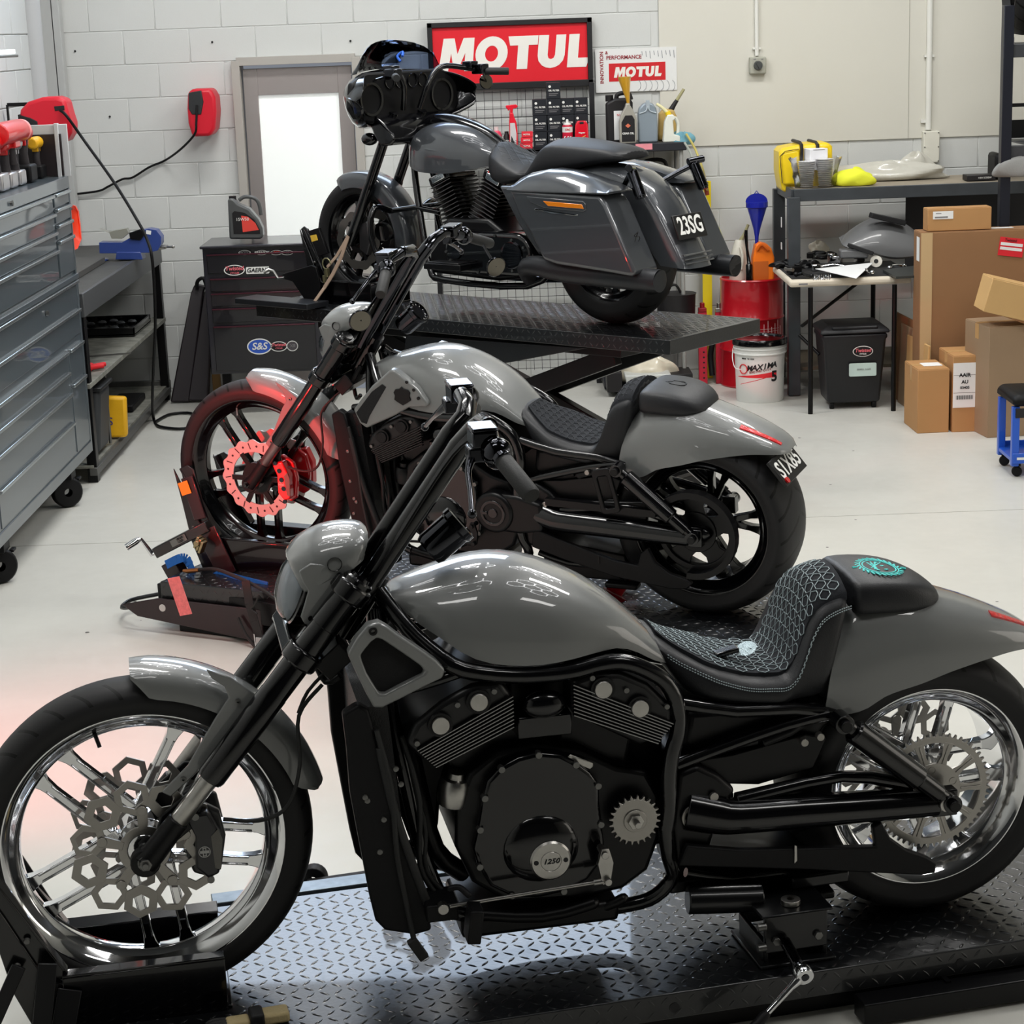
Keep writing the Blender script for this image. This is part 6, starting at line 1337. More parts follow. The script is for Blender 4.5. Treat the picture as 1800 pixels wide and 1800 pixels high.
for x in (CX0+.08, CX1-.08):
    mb = MB(); mb.lathe([(0, -.02), (.05, -.02), (.055, 0), (.05, .02), (0, .02)], (x, CY+.1, .055), (1, 0, 0), 20); mb.box((x, CY+.1, .11), (.06, .08, .03)); mb.box((x, CY+.1, (zb+.1)/2+.03), (.05, .05, zb-.08)); mb.obj('castor', MATTE, cab)
def sticker(parent, px, py, Y_, w_, h_, back, words, ink, size, oval=True, shear=.2):
    p = at(px, py, Y_); mb = MB(); mb.prism([(p.x+a, p.z+b) for a, b in (circ(0, 0, w_/2, 28, ry=h_/2) if oval else rrect(-w_/2, -h_/2, w_/2, h_/2, .006))], Y_-.0015, Y_); o = mb.obj('sticker', back, parent)
    if oval and back is not WINK: 
        mb = MB(); mb.prism([(p.x+a, p.z+b) for a, b in circ(0, 0, w_/2, 28, ry=h_/2)], Y_-.0022, Y_-.0012, hole=[(p.x+a, p.z+b) for a, b in circ(0, 0, w_/2*.9, 28, ry=h_/2*.86)]); mb.obj('sticker_border', WINK, o)
    for k, wd in enumerate(words): text(wd, size*(1 if k == 0 else .45), ink, o, (p.x, Y_-.003, p.z+(0 if len(words) == 1 else .010-.028*k*size/.035)), FRONT, 'sticker_lettering', bold=.02, shear=shear)
    return o
BK = mat('sticker_black', (16, 14, 18), .5); S1 = CY-.008
BLU = mat('sticker_blue', (50, 90, 190), .5); PINKI = mat('pink_ink', (226, 110, 120), .5); GRI = mat('grey_ink', (120, 118, 120), .5)
sticker(cab, 412, 475, S1, .122, .062, BK, ['Twisted', 'CYCLES'], PINKI, .033)
sticker(cab, 453, 475, S1, .135, .040, WINK, ['GAERNE'], BK, .034, oval=False)
sticker(cab, 456, 609, S1, .145, .095, BLU, ['S&S'], WINK, .058); sticker(cab, 490, 609, S1, .10, .060, BK, ['Twisted', 'CYCLES'], PINKI, .026); sticker(cab, 514, 608, S1, .066, .062, mat('sticker_grey', (78, 74, 78), .5), ['XB'], GRI, .025)
for px, wd, ink in ((430, 'MOTO', GRI), (460, 'BARNETT', WINK), (486, 'RED', mat('glow_red_ink', (235, 50, 40), .5)), (505, 'SE', GRI)): sticker(cab, px, 444, CY-.006, .07, .028, BK, [wd], ink, .02)
# oil can
oc = thing('oil_can', 'grey oil jug with red label standing on the black tool cabinet', 'jug', (0, 0, 0)); Yo = 11.72
mb = MB(); mb.prism([q3(*a, Yo) for a in ((405, 419), (402, 352), (404, 347), (412, 348), (420, 357), (440, 366), (456, 385), (463, 400), (464, 416), (458, 419))], Yo-.05, Yo+.05); mb.obj('jug_body', mat('oil_can_grey', (76, 78, 78), .4, 0, .3), oc, bevel=.012, seg=3)
mb = MB(); mb.tube([at(420, 352, Yo), at(430, 346, Yo), at(446, 348, Yo), at(455, 358, Yo), at(459, 378, Yo)], .011, 10, smooth=4); mb.obj('jug_handle', mat('oil_can_grey', (76, 78, 78)), oc); mb = MB(); p = at(409, 350, Yo); mb.cyl(p-Vector((0, 0, .02)), p+Vector((0, 0, .018)), .022, 16); mb.obj('jug_cap', BK, oc)
mb = MB(); mb.prism([q3(*a, Yo-.05) for a in ((411, 411), (408, 375), (412, 371), (430, 374), (447, 386), (457, 404), (457, 411))], Yo-.052, Yo-.0505); lb = mb.obj('jug_label', mat('label_dark', (22, 20, 22), .5), oc); mb = MB(); mb.prism([q3(*a, Yo-.05) for a in ((427, 408), (424, 379), (436, 381), (449, 392), (455, 404))], Yo-.053, Yo-.052); mb.obj('label_red', mat('label_red', (225, 70, 60), .5), oc)
p = at(420, 386, Yo-.055); text('15W50', .025, WINK, lb, (p.x+.02, Yo-.055, p.z), FRONT)
# ================================================================== BACK WALL: SIGN, PEGBOARD, SHELVES
def W(px, py, Y_): return at(px, py, Y_)
sg = thing('shop_sign', 'large red sign with white block lettering in a black frame above the display', 'sign', (0, 0, 0)); Ys = YW-.06
tl, trr = W(750, 40, Ys), W(1040, 31, Ys); bl_ = W(1040, 145, Ys); zt, zb = (tl.z+trr.z)/2, bl_.z; x0, x1 = tl.x, trr.x
mb = MB(); fw = .03
for a in ((x0, x1, zt-fw, zt), (x0, x1, zb-.02, zb+fw-.01), (x0, x0+fw, zb, zt), (x1-fw, x1, zb, zt)): mb.box(((a[0]+a[1])/2, Ys+.01, (a[2]+a[3])/2), (a[1]-a[0], .04, a[3]-a[2]))
mb.obj('sign_frame', mat('sign_frame_black', (28, 28, 30), .45), sg, bevel=.003)
mb = MB(); mb.box(((x0+x1)/2, Ys+.015, (zt+zb)/2), (x1-x0-2*fw+.01, .01, zt-zb-fw)); mb.obj('sign_panel', mat('sign_red', (222, 30, 44), .4), sg)
SW = mat('sign_white', (236, 233, 226), .5)
def motul(parent, cx, cz, h, y, m, th=.002):
    "five heavy italic capitals as solid polygons"
    s_ = h; sh = .18; L_ = {}
    L_['M'] = [(0, 0), (.10, 1), (.44, 1), (.56, .52), (.72, 1), (1.06, 1), (1.06, 0), (.80, 0), (.80, .55), (.62, .08), (.46, .08), (.36, .55), (.30, 0)]
    L_['T'] = [(.27, 0), (.27, .72), (.02, .72), (-.05, 1), (.88, 1), (.88, .72), (.60, .72), (.60, 0)]
    L_['U'] = [(0, 1), (0, .38)]+[(.42-.42*math.cos(R(a)), .38-.38*math.sin(R(a))*1.0) for a in (25, 50, 70, 90, 110, 130, 155)]+[(.84, .38), (.84, 1), (.54, 1), (.54, .40), (.50, .30), (.42, .27), (.34, .30), (.31, .40), (.31, 1)]
    L_['L'] = [(0, 0), (0, 1), (.32, 1), (.32, .28), (.68, .28), (.60, 0)]
    x = 0; tot = 1.06+.06+1.02+.02+.86+.02+.84+.10+.68; X = cx-tot*s_*.5
    for ch, adv in (('M', 1.12), ('O', 1.04), ('T', .90), ('U', .94), ('L', .68)):
        mb = MB(); f = lambda p: (X+(x+p[0])*s_+(p[1]-.5)*sh*s_*.6, cz+(p[1]-.5)*s_)
        if ch == 'O':
            out = [(.50+.50*math.cos(2*pi*i/32), .50+.52*math.sin(2*pi*i/32)) for i in range(32)]; inn = [(.50+.20*math.cos(2*pi*i/32), .50+.24*math.sin(2*pi*i/32)) for i in range(32)]
            mb.prism([f(p) for p in out], y-th, y, hole=[f(p) for p in inn])
        else: mb.prism([f(p) for p in L_[ch]], y-th, y)
        mb.obj('letter', m, parent); x += adv
motul(sg, (x0+x1)/2+.025, (zt+zb)/2, .195, Ys+.009, SW)
# poster
ps = thing('poster', 'small white poster with red block lettering beside the big sign', 'poster', (0, 0, 0)); Yp = YW-.02
a, b = W(1046, 87, Yp), W(1190, 158, Yp); mb = MB(); mb.box(((a.x+b.x)/2, Yp, (a.z+b.z)/2), (b.x-a.x, .003, a.z-b.z)); mb.obj('poster_sheet', PAPER, ps)
c, d = W(1070, 112, Yp), W(1170, 140, Yp); mb = MB(); mb.box(((c.x+d.x)/2, Yp-.002, (c.z+d.z)/2), (d.x-c.x, .002, c.z-d.z)); mb.obj('red_band', REDINK, ps); motul(ps, (c.x+d.x)/2+.005, (c.z+d.z)/2, .062, Yp-.0035, SW, .001)
DR = mat('dark_red_ink', (150, 36, 48), .6)
p = W(1093, 101, Yp); text('PERFORMANCE', .031, DR, ps, (p.x+.012, Yp-.003, p.z), FRONT, bold=.02); p = W(1066, 93, Yp); text('&', .026, DR, ps, (p.x, Yp-.003, p.z), FRONT, bold=.02); p = W(1058, 119, Yp); text('INNOVATION', .030, DR, ps, (p.x, Yp-.003, p.z), (R(90), R(-90), 0), bold=.02)
mb = MB()
for k in range(9): x = W(1128+7*k, 90, Yp).x; mb.bar((x, Yp-.0025, a.z-.02), (x+.004, Yp-.0025, a.z-.045-.01*(k % 3)), .001, .004, up=(1, 0, 0))
for k in range(7):
    x = W(1118+10*k, 150, Yp).x; z = W(1118+10*k, 150, Yp).z; mb.tube([(x+.03*math.cos(t_), Yp-.0025, z+.035*math.sin(t_)) for t_ in (-1.2, -.6, 0, .6, 1.1)], .0018, 4)
mb.obj('poster_sketch', mat('grey_print', (150, 152, 156), .7), ps)
# display stand: side posts, wire grid, shelf
ds = thing('display_stand', 'black display stand with wire grid under the big sign', 'display stand', (0, 0, 0)); FB = mat('stand_black', (26, 26, 29), .5); Yd = YW-.12
mb = MB(); z1 = W(1040, 145, Yd).z; mb.box((W(1041, 200, Yd).x, Yd, z1/2), (.03, .05, z1)); mb.obj('side_post', FB, ds, bevel=.003); mb = MB(); mb.box((W(760, 200, Yd).x, Yd, z1/2), (.03, .05, z1)); mb.obj('side_post', FB, ds, bevel=.003)
gx0, gx1 = W(765, 200, Yd).x, W(1036, 200, Yd).x; mb = MB(); n = int((gx1-gx0)/.05)
for k in range(n+1): x = gx0+k*.05; mb.box((x, Yd+.03, .95), (.0028, .0028, 1.72))
for k in range(35): mb.box(((gx0+gx1)/2, Yd+.033, .10+.05*k), (gx1-gx0, .0028, .0028))
stuff(mb.obj('grid_wire', FB, ds))
zs = W(900, 262, Yd-.15).z; mb = MB(); mb.box(((gx0+gx1)/2, Yd-.12, zs-.008), (gx1-gx0+.03, .26, .016)); mb.box(((gx0+gx1)/2, Yd-.24, zs-.02), (gx1-gx0+.03, .02, .04)); mb.obj('display_shelf', FB, ds, bevel=.003)
YS_ = Yd-.13
def item_at(px, zbase, Y_): q = W(px, 250, Y_); return Vector((q.x, Y_, zbase))
# oil filter boxes
OFB = mat('black_filter_carton', (20, 24, 32), .5); wbx = .083
def carton(label, x, z, y):
    t = thing('filter_box', label, 'box', (x, y, z), random.uniform(-.05, .05), 'black oil filter cartons'); mb = MB(); mb.box((0, 0, .0475), (wbx, .08, .094)); mb.obj('carton', OFB, t, bevel=.0015, seg=1)
    text('OIL FILTER', .0135, WINK, t, (.002, -.0412, .048), FRONT, bold=.03); mb = MB(); mb.prism(circ(-.022, .072, .008, 10), -.0408, -.0402); mb.obj('round_logo', WINK, t)
    mb = MB(); mb.box((.0, -.0405, .030), (.055, .0006, .004)); mb.box((-.005, -.0405, .020), (.045, .0006, .004)); mb.obj('small_print', GRI, t)
    return t
cx = [W(p, 250, YS_).x for p in (950, 975, 998, 1022)]
names = ['first', 'second', 'third', 'fourth']; lvl = ['bottom', 'second', 'third', 'top']; Ncol = [3, 4, 3, 3]
for c_, nn in enumerate(Ncol):
    for r_ in range(nn):
        lv = 'top' if r_ == nn-1 else lvl[r_]
        carton('black oil filter carton in the %s column from the left, %s one of its stack' % (names[c_], lv), cx[c_], zs+.001+.0955*r_+(.012 if c_ > 1 else 0)*0, YS_+.02*(c_ > 1))
def lathe_thing(name, label, cat, loc, parts, group=None):
    t = thing(name, label, cat, loc, 0, group)
    for nm, prof, m, n in parts: MB().lathe(prof, (0, 0, 0), (0, 0, 1), n).obj(nm, m, t, sharp=35)
    return t
PNK = mat('pink_fluid', (228, 70, 100), .25, 0, .4); BKL = mat('black_label', (24, 22, 24), .5)
x = item_at(873, zs, YS_); t = lathe_thing('cleaner_bottle', 'pink coolant bottle with black label at the left end of the display shelf', 'bottle', x, [('bottle_body', [(0, 0), (.030, 0), (.033, .004), (.033, .085), (.026, .105), (.014, .112), (0, .113)], PNK, 24), ('label_wrap', [(.0335, .006), (.0335, .072)], BKL, 24), ('bottle_cap', [(.014, .112), (.014, .135), (0, .136)], mat('clear_cap', (225, 205, 205), .3), 16)]); text('OWLIFT', .016, WINK, t, (0, -.0345, .05), FRONT, bold=.03)
x = item_at(891, zs, YS_); t = lathe_thing('cleaner_bottle', 'small black bottle between the pink bottle and the red spray bottle', 'bottle', x, [('bottle_body', [(0, 0), (.019, 0), (.020, .004), (.020, .075), (.012, .090), (.012, .104), (0, .105)], BKL, 20)]); text('SHEEN', .010, WINK, t, (0, -.0205, .05), FRONT, bold=.03)
x = item_at(903, zs-.01, YS_-.02); sb = thing('spray_bottle', 'tall red trigger spray bottle on the display shelf', 'bottle', x)
mb = MB(); rs = [[(sx*w_+dx, sy*.022, z) for sx, sy in ((-1, -1), (1, -1), (1, 1), (-1, 1))] for z, w_, dx in ((0, .026, 0), (.12, .025, 0), (.17, .022, -.002), (.20, .014, -.006), (.225, .011, -.008))]; mb.rings(rs); mb.obj('bottle_body', mat('spray_red', (222, 26, 48), .35), sb, bevel=.006, seg=3)
mb = MB(); mb.prism([(-.022, .02), (.014, .02), (.018, .10), (.010, .165), (-.018, .165)], -.0235, -.0225); mb.obj('bottle_label', mat('label_silver', (205, 200, 202), .5), sb); mb = MB(); mb.prism([(-.020, .02), (.016, .02), (-.012, .09)], -.0242, -.0236); mb.obj('label_stripe', BKL, sb)
mb = MB(); mb.prism([(-.040, .255), (-.040, .268), (.020, .272), (.034, .262), (.022, .250), (.004, .248), (.0, .225), (-.016, .225), (-.016, .245), (-.028, .235), (-.030, .245)], -.011, .011); mb.obj('trigger_head', mat('spray_red', (222, 26, 48)), sb, bevel=.003)
for k in range(3):
    x = item_at(926, zs+.034*k, YS_-.03); mb = MB(); mb.box((.004*k-.004, 0, .017), (.075-.004*k, .06, .032)); t = mb.obj('small_carton', mat('small_carton_red', (224, 40, 56), .5), None, bevel=.0015, seg=1); t.location = x; tag(t, 'small red carton, %s of three stacked beside the filter boxes' % ('bottom', 'middle', 'top')[k], 'box', 'small red cartons'); text('MOTUL', .012, WINK, t, (0, -.031, .017), FRONT, bold=.03)
x = item_at(998, zs, YS_-.06); t = lathe_thing('spray_can', 'red and white aerosol can in front of the filter boxes', 'spray can', x, [('can_body', [(0, 0), (.029, 0), (.031, .003), (.031, .125), (.027, .133), (0, .134)], mat('can_red', (196, 22, 54), .35), 24), ('can_band', [(.0315, .09), (.0315, .122)], WHITEPL, 24), ('can_cap', [(.024, .134), (.022, .142), (.010, .146), (.007, .165), (0, .167)], WHITEPL, 16)]); text('5.56', .030, WINK, t, (0, -.0325, .055), FRONT, bold=.03, sx=.9); text('CRC', .016, REDINK, t, (0, -.0325, .106), FRONT, bold=.03)
x = item_at(1023, zs, YS_-.07); t = thing('polish_bottle', 'shiny red flat bottle standing at the right end of the display shelf', 'bottle', x); mb = MB(); mb.prism([(-.040, 0), (.038, 0), (.041, .05), (.038, .13), (.026, .155), (-.026, .155), (-.038, .13), (-.042, .05)], -.02, .02); mb.obj('bottle_body', mat('polish_red', (216, 18, 40), .25, 0, .6), t, bevel=.008, seg=3)
mb = MB(); mb.prism([(-.013, .135), (.013, .135), (.012, .15), (-.012, .15)], -.022, .0); mb.obj('bottle_cap', BKL, t, bevel=.003); text('Meguiar', .012, WINK, t, (0, -.0215, .085), FRONT, bold=.03); mb = MB(); mb.bar((-.022, -.0215, .045), (.022, -.0215, .068), .001, .005); mb.obj('label_swoosh', mat('gold_ink', (225, 170, 90), .5), t)
mb = MB(); mb.box((0, 0, .03), (.06, .04, .06)); o = mb.obj('blister_pack', mat('blister_grey', (150, 155, 152), .3), None, bevel=.003); o.location = item_at(849, zs, YS_); tag(o, 'small clear and grey blister pack at the far left of the display shelf', 'box')
mb = MB(); mb.box((0, 0, .02), (.10, .06, .04)); o = mb.obj('label_card', mat('cream_card', (205, 205, 140), .6), None, bevel=.002); p = W(945, 525, YW-.35); o.location = p; 
o.location.z = .88; tag(o, 'small cream carton on the low display ledge behind the raised lift', 'box')
mb = MB(); mb.box((0, 0, 0), (gx1-gx0, .2, .015)); q = mb.obj('low_ledge', FB, ds); q.location = ((gx0+gx1)/2, YW-.33, .872)
# plastic shelf unit with jugs
su = thing('shelf_unit', 'black plastic shelf unit with jugs of oil beside the yellow level', 'shelf', (0, 0, 0)); PB = mat('shelf_black_plastic', (30, 31, 38), .5); Yq = YW-.42
sx0, sx1 = W(1052, 258, Yq).x, W(1207, 258, Yq).x; zt1 = W(1130, 252, Yq).z; zt2 = W(1150, 352, Yq).z
for z in (zt1, zt2, .42, .06):
    mb = MB(); mb.box(((sx0+sx1)/2, Yq+.19, z-.025), (sx1-sx0, .38, .05)); mb.obj('shelf', PB, su, bevel=.005)
for x in (sx0+.03, sx1-.03):
    for y in (Yq+.03, Yq+.35): mb = MB(); mb.cyl((x, y, 0), (x, y, zt1), .012 if y < Yq+.2 else .016, 12); mb.obj('shelf_post', mat('grey_pipe', (150, 150, 146), .4) if x > 0.9 else PB, su)
mb = MB(); c_ = W(1132, 262, Yq); mb.box((c_.x, Yq-.002, zt1-.02), (.10, .003, .035)); q = mb.obj('shelf_label', mat('pink_label', (225, 140, 150), .6), su)
jb = thing('oil_jug', 'black oil jug with white label on the top shelf', 'jug', item_at(1088, zt1, Yq+.16)); mb = MB(); mb.prism([(-.075, 0), (.085, 0), (.085, .235), (.07, .262), (-.02, .262), (-.04, .252), (-.075, .235)], -.05, .05); mb.obj('jug_body', BKL, jb, bevel=.012, seg=3); mb = MB(); mb.tube([(-.01, 0, .255), (-.0, 0, .285), (.06, 0, .29), (.078, 0, .25)], .014, 10, smooth=3); mb.cyl((-.052, 0, .245), (-.052, 0, .282), .024, 16); mb.obj('jug_handle', BKL, jb); mb = MB(); mb.prism([(-.03, .02), (.075, .02), (.075, .19), (-.03, .19)], -.052, -.0505); q = mb.obj('jug_label', PAPER, jb); text('NULON', .018, REDINK, q, (.02, -.054, .165), FRONT)
fn = thing('funnel', 'amber plastic funnel standing in the silver gear oil bottle', 'funnel', item_at(1104, zt1+.0, Yq+.05))
mb = MB(); mb.tube([(.006, 0, .23), (.004, 0, .26), (-.004, 0, .31), (-.012, 0, .37), (-.013, 0, .385)], [.008, .012, .022, .036, .038], 18, cap=False); mb.obj('funnel_cone', mat('amber_plastic', (212, 160, 40), .3, 0, .3, trans=.2), fn); mb = MB(); mb.tube([(-.013, 0, .383), (-.013, 0, .389)], [.039, .039], 18); mb.obj('funnel_rim', mat('amber_rim', (190, 150, 50), .3), fn)
gb = thing('gear_oil_bottle', 'silver gear oil bottle with black label holding the amber funnel', 'bottle', item_at(1104, zt1, Yq+.05)); mb = MB(); mb.prism([(-.048, 0), (.048, 0), (.052, .03), (.052, .15), (.03, .20), (.016, .222), (.016, .235), (-.010, .235), (-.014, .215), (-.040, .17), (-.052, .13), (-.052, .03)], -.028, .028); mb.obj('bottle_body', mat('bottle_silver', (168, 165, 155), .35, .2), gb, bevel=.008, seg=3); mb = MB(); mb.prism([(-.038, .012), (.040, .012), (.040, .14), (.025, .165), (-.015, .165), (-.038, .125)], -.030, -.0285); q = mb.obj('bottle_label', BKL, gb); text('GEAR OIL', .016, WINK, q, (0, -.032, .06), FRONT, bold=.03); mb = MB(); mb.prism([(-.016, .105), (0, .118), (.016, .105), (0, .092)], -.0315, -.0302); mb.obj('label_badge', mat('orange_ink', (210, 110, 80), .5), gb)
gc = thing('coolant_jug', 'plain grey metal oil jug in the middle of the top shelf', 'jug', item_at(1139, zt1, Yq+.10)); mb = MB(); mb.prism([(-.058, 0), (.056, 0), (.056, .17), (.050, .20), (.032, .225), (.014, .232), (-.012, .232), (-.030, .225), (-.052, .20), (-.058, .17)], -.04, .04); mb.obj('jug_body', mat('jug_grey_blue', (140, 152, 162), .35, .2), gc, bevel=.010, seg=3); mb = MB(); mb.tube([(-.05, -.042, .172), (-.012, -.044, .185), (0, -.044, .21), (.012, -.044, .185), (.05, -.042, .172)], .004, 8, smooth=3); mb.box((0, -.03, .222), (.022, .03, .05)); mb.obj('moulded_rib', mat('jug_rib', (175, 186, 194), .35, .2), gc, bevel=.003)
wj = thing('measuring_jug', 'white plastic pouring jug with yellow cap on the top shelf', 'jug', item_at(1180, zt1, Yq+.05)); mb = MB(); mb.prism([(-.052, 0), (.052, 0), (.050, .035), (.014, .045), (.010, .125), (.030, .14), (.01, .16), (-.022, .16), (-.040, .12)], -.035, .035); mb.tube([(.036, 0, .03), (.042, 0, .07), (.040, 0, .11), (.022, 0, .145)], .011, 12, smooth=3); mb.obj('jug_body', mat('milky_plastic', (222, 224, 214), .4), wj, bevel=.006, seg=2)
mb = MB(); mb.tube([(-.015, 0, .155), (-.025, 0, .175), (-.055, 0, .205), (-.085, 0, .225)], [.014, .012, .010, .008], 12, smooth=3); mb.obj('pouring_spout', mat('pale_yellow_hose', (225, 218, 170), .4), wj); mb = MB(); mb.cyl((-.012, 0, .155), (-.022, 0, .178), .018, 16); mb.obj('yellow_cap', mat('yellow_cap', (238, 205, 40), .4), wj)
bj = thing('measuring_jug', 'brownish translucent jug with long spout behind the white pouring jug', 'jug', item_at(1173, zt1, Yq+.22)); mb = MB(); mb.prism([(-.06, 0), (.06, 0), (.058, .14), (.04, .18), (-.02, .19), (-.05, .16)], -.04, .04); mb.obj('jug_body', mat('oily_plastic', (190, 160, 95), .4), bj, bevel=.01); mb = MB(); mb.tube([(.02, 0, .17), (.045, 0, .21), (.062, 0, .235)], [.018, .014, .012], 12); mb.obj('spout_collar', BKL, bj); mb = MB(); mb.tube([(.055, 0, .225), (.105, 0, .30)], [.011, .009], 12); mb.obj('pouring_spout', mat('stained_hose', (160, 155, 115), .5), bj)
crumple('blue_rag', 'pale blue rag draped over the right end of the top shelf', 'cloth', item_at(1200, zt1, Yq+.05)+Vector((.005, 0, -.02)), .045, mat('pale_blue_cloth', (110, 160, 175), .9), (1.3, 1.0, 1.1), 7, .5)
# lower shelf: cans and a carrier
for k, (px, m_, lab, h_) in enumerate(((1126, WHITEPL, 'white capped red spray can on the second shelf, left', .14), (1141, REDINK, 'red spray can on the second shelf, middle', .12), (1153, BKL, 'black bottle with white band on the second shelf', .15), (1170, BKL, 'dark spray can on the second shelf, right', .15))):
    lathe_thing('spray_can', lab, 'spray can', item_at(px, zt2, Yq+.08+.03*(k % 2)), [('can_body', [(0, 0), (.026, 0), (.027, .003), (.027, h_), (.02, h_+.01), (0, h_+.011)], (mat('can_dark_red', (150, 20, 34), .4) if k < 2 else BKL), 20), ('can_cap', [(.018, h_+.01), (.012, h_+.02), (.009, h_+.035), (0, h_+.036)], m_ if k != 2 else WHITEPL, 14), ('can_band', [(.0275, .05), (.0275, .08)], WHITEPL if k != 1 else STEEL, 20)])
for k, px in enumerate((1096, 1150)):
    t = thing('tool_caddy', 'black plastic carrier with handle on the second shelf, '+('left' if k == 0 else 'right')+' one', 'caddy', item_at(px, zt2, Yq+.24)); mb = MB(); mb.box((0, 0, .06), (.15, .10, .12)); mb.obj('caddy_box', mat('caddy_dark', (40, 14, 18), .5), t, bevel=.006); mb = MB(); mb.tube([(-.075, 0, .10), (-.07, 0, .19), (-.04, 0, .22), (.04, 0, .22), (.07, 0, .19), (.075, 0, .10)], .012, 8, smooth=3); mb.obj('caddy_handle', BKL, t)
for k in range(6):
    mb = MB(); mb.tube([(-.06, 0, 0), (.06, 0, 0), (.07, 0, .006), (.06, 0, .012), (-.06, 0, .012)], .004, 6); o = mb.obj('wire_hook', BKL, None); o.location = item_at(1172, zt2+.02+.016*k, Yq-.01); tag(o, 'black wire hanger, %s of the stack on the second shelf' % ('lowest', 'second from the bottom', 'third from the bottom', 'third from the top', 'second from the top', 'topmost')[k], 'hanger', 'stack of black wire hangers')
# black tub on the low shelf
t = thing('black_tub', 'round black tub with handle seen between the raised lift and the shelf', 'tub', item_at(1184, .42, Yq+.1)); mb = MB(); mb.lathe([(0, 0), (.105, 0), (.115, .01), (.12, .14), (.125, .15), (0, .152)], (0, 0, 0), (0, 0, 1), 28); mb.obj('tub_body', BKL, t); mb = MB(); mb.tube([(-.05, 0, .15), (-.04, 0, .19), (.0, 0, .20), (.03, 0, .15)], .008, 8, smooth=3); mb.obj('tub_handle', BKL, t)
# hoses hanging from the shelf and the spirit level
mb = MB(); mb.tube([W(1206, 235, Yq), W(1222, 262, Yq), W(1236, 300, Yq), W(1243, 335, YW-.2)], .007, 10, smooth=5); o = mb.obj('hand_pump_hose', mat('yellowed_hose', (205, 190, 110), .35), None); tag(o, 'yellowish clear hose curving down to the spirit level', 'hose'); mb = MB(); mb.cyl(W(1241, 328, YW-.2), W(1243, 343, YW-.2), .014, 12); mb.obj('hose_fitting', mat('brown_fitting', (130, 50, 30), .5), o)
mb = MB(); mb.tube([W(1203, 250, Yq), W(1216, 275, Yq), W(1224, 320, Yq), W(1225, 370, Yq), W(1218, 420, Yq+.05), W(1208, 440, Yq+.1)], .007, 10, smooth=5); o = mb.obj('drain_hose', mat('clear_grey_hose', (180, 185, 178), .3), None); tag(o, 'pale clear hose hanging from the corner of the shelf unit', 'hose')
lv = thing('spirit_level', 'long yellow spirit level leaning upright against the block wall', 'level', (0, 0, 0)); Yv = YW-.10
a, b = W(1241, 318, Yv), W(1241, 560, Yv); wv = .058; zt_ = a.z; mb = MB(); out = [(a.x-wv/2, .0), (a.x+wv/2, .0), (a.x+wv/2, zt_), (a.x-wv/2, zt_)]
zz = sorted([zt_, W(1240, 385, Yv).z, W(1240, 420, Yv).z, 0.0]); mb.box((a.x, Yv, (zz[1]+0)/2), (wv, .022, zz[1])); mb.box((a.x, Yv, (zz[2]+zz[3])/2), (wv, .022, zz[3]-zz[2])); mb.box((a.x-wv/2+.006, Yv, (zz[1]+zz[2])/2), (.012, .022, zz[2]-zz[1])); mb.box((a.x+wv/2-.006, Yv, (zz[1]+zz[2])/2), (.012, .022, zz[2]-zz[1])); mb.obj('level_body', mat('level_yellow', (240, 212, 20), .35, 0, .3), lv, bevel=.003)
mb = MB(); q = W(1240, 402, Yv); mb.prism([(q.x+i, q.z+j) for i, j in rrect(-.024, -.068, .024, .068, .012)], Yv-.013, Yv+.013, hole=[(q.x+i, q.z+j) for i, j in rrect(-.017, -.060, .017, .060, .010)]); mb.obj('hand_hole', BKL, lv); mb = MB(); q = W(1237, 337, Yv); mb.lathe([(.016, 0), (.022, 0), (.022, .006), (.016, .006)], (q.x, Yv-.011, q.z), (0, -1, 0), 20); mb.box((q.x+.004, Yv-.012, zt_-.02), (.045, .006, .03)); mb.obj('vial_ring', BKL, lv)
# drum with containers on top
DRm = mat('drum_red', (176, 16, 30), .3, 0, .5, var=.08, vscale=5); Yr = 12.0; c_ = W(1322, 600, Yr); dr = thing('oil_drum', 'red steel oil drum with white stencilled drawing against the wall', 'drum', (c_.x, Yr, 0)); zt_ = W(1322, 490, Yr-.1).z; rd_ = .190
mb = MB(); mb.lathe([(0, 0), (rd_, 0), (rd_+.004, .008), (rd_, .016), (rd_, zt_*.33), (rd_+.007, zt_*.345), (rd_, zt_*.36), (rd_, zt_*.62), (rd_+.007, zt_*.635), (rd_, zt_*.65), (rd_, zt_-.016), (rd_+.005, zt_-.008), (rd_, zt_), (rd_-.008, zt_), (rd_-.01, zt_-.014), (0, zt_-.014)], (0, 0, 0), (0, 0, 1), 48); mb.obj('drum_body', DRm, dr, sharp=50)
mb = MB()
for k in range(7): a_ = -1.45+.14*k; mb.bar((rd_*math.cos(a_)*1.006, rd_*math.sin(a_)*1.006, .31), (rd_*math.cos(a_)*1.006, rd_*math.sin(a_)*1.006, .37+.02*(k % 3)), .003, .0015, up=(0, 1, 0))
for z in (.325, .345, .36): mb.tube([(rd_*math.cos(a_)*1.006, rd_*math.sin(a_)*1.006, z) for a_ in [-1.5+.1*k for k in range(9)]], .0012, 4)
mb.obj('white_stencil', mat('stencil_white', (225, 190, 190), .6), dr)
text('DANGEROUS', .026, WINK, dr, (-.03, -rd_-.001, .305), FRONT)
zt_ -= .014
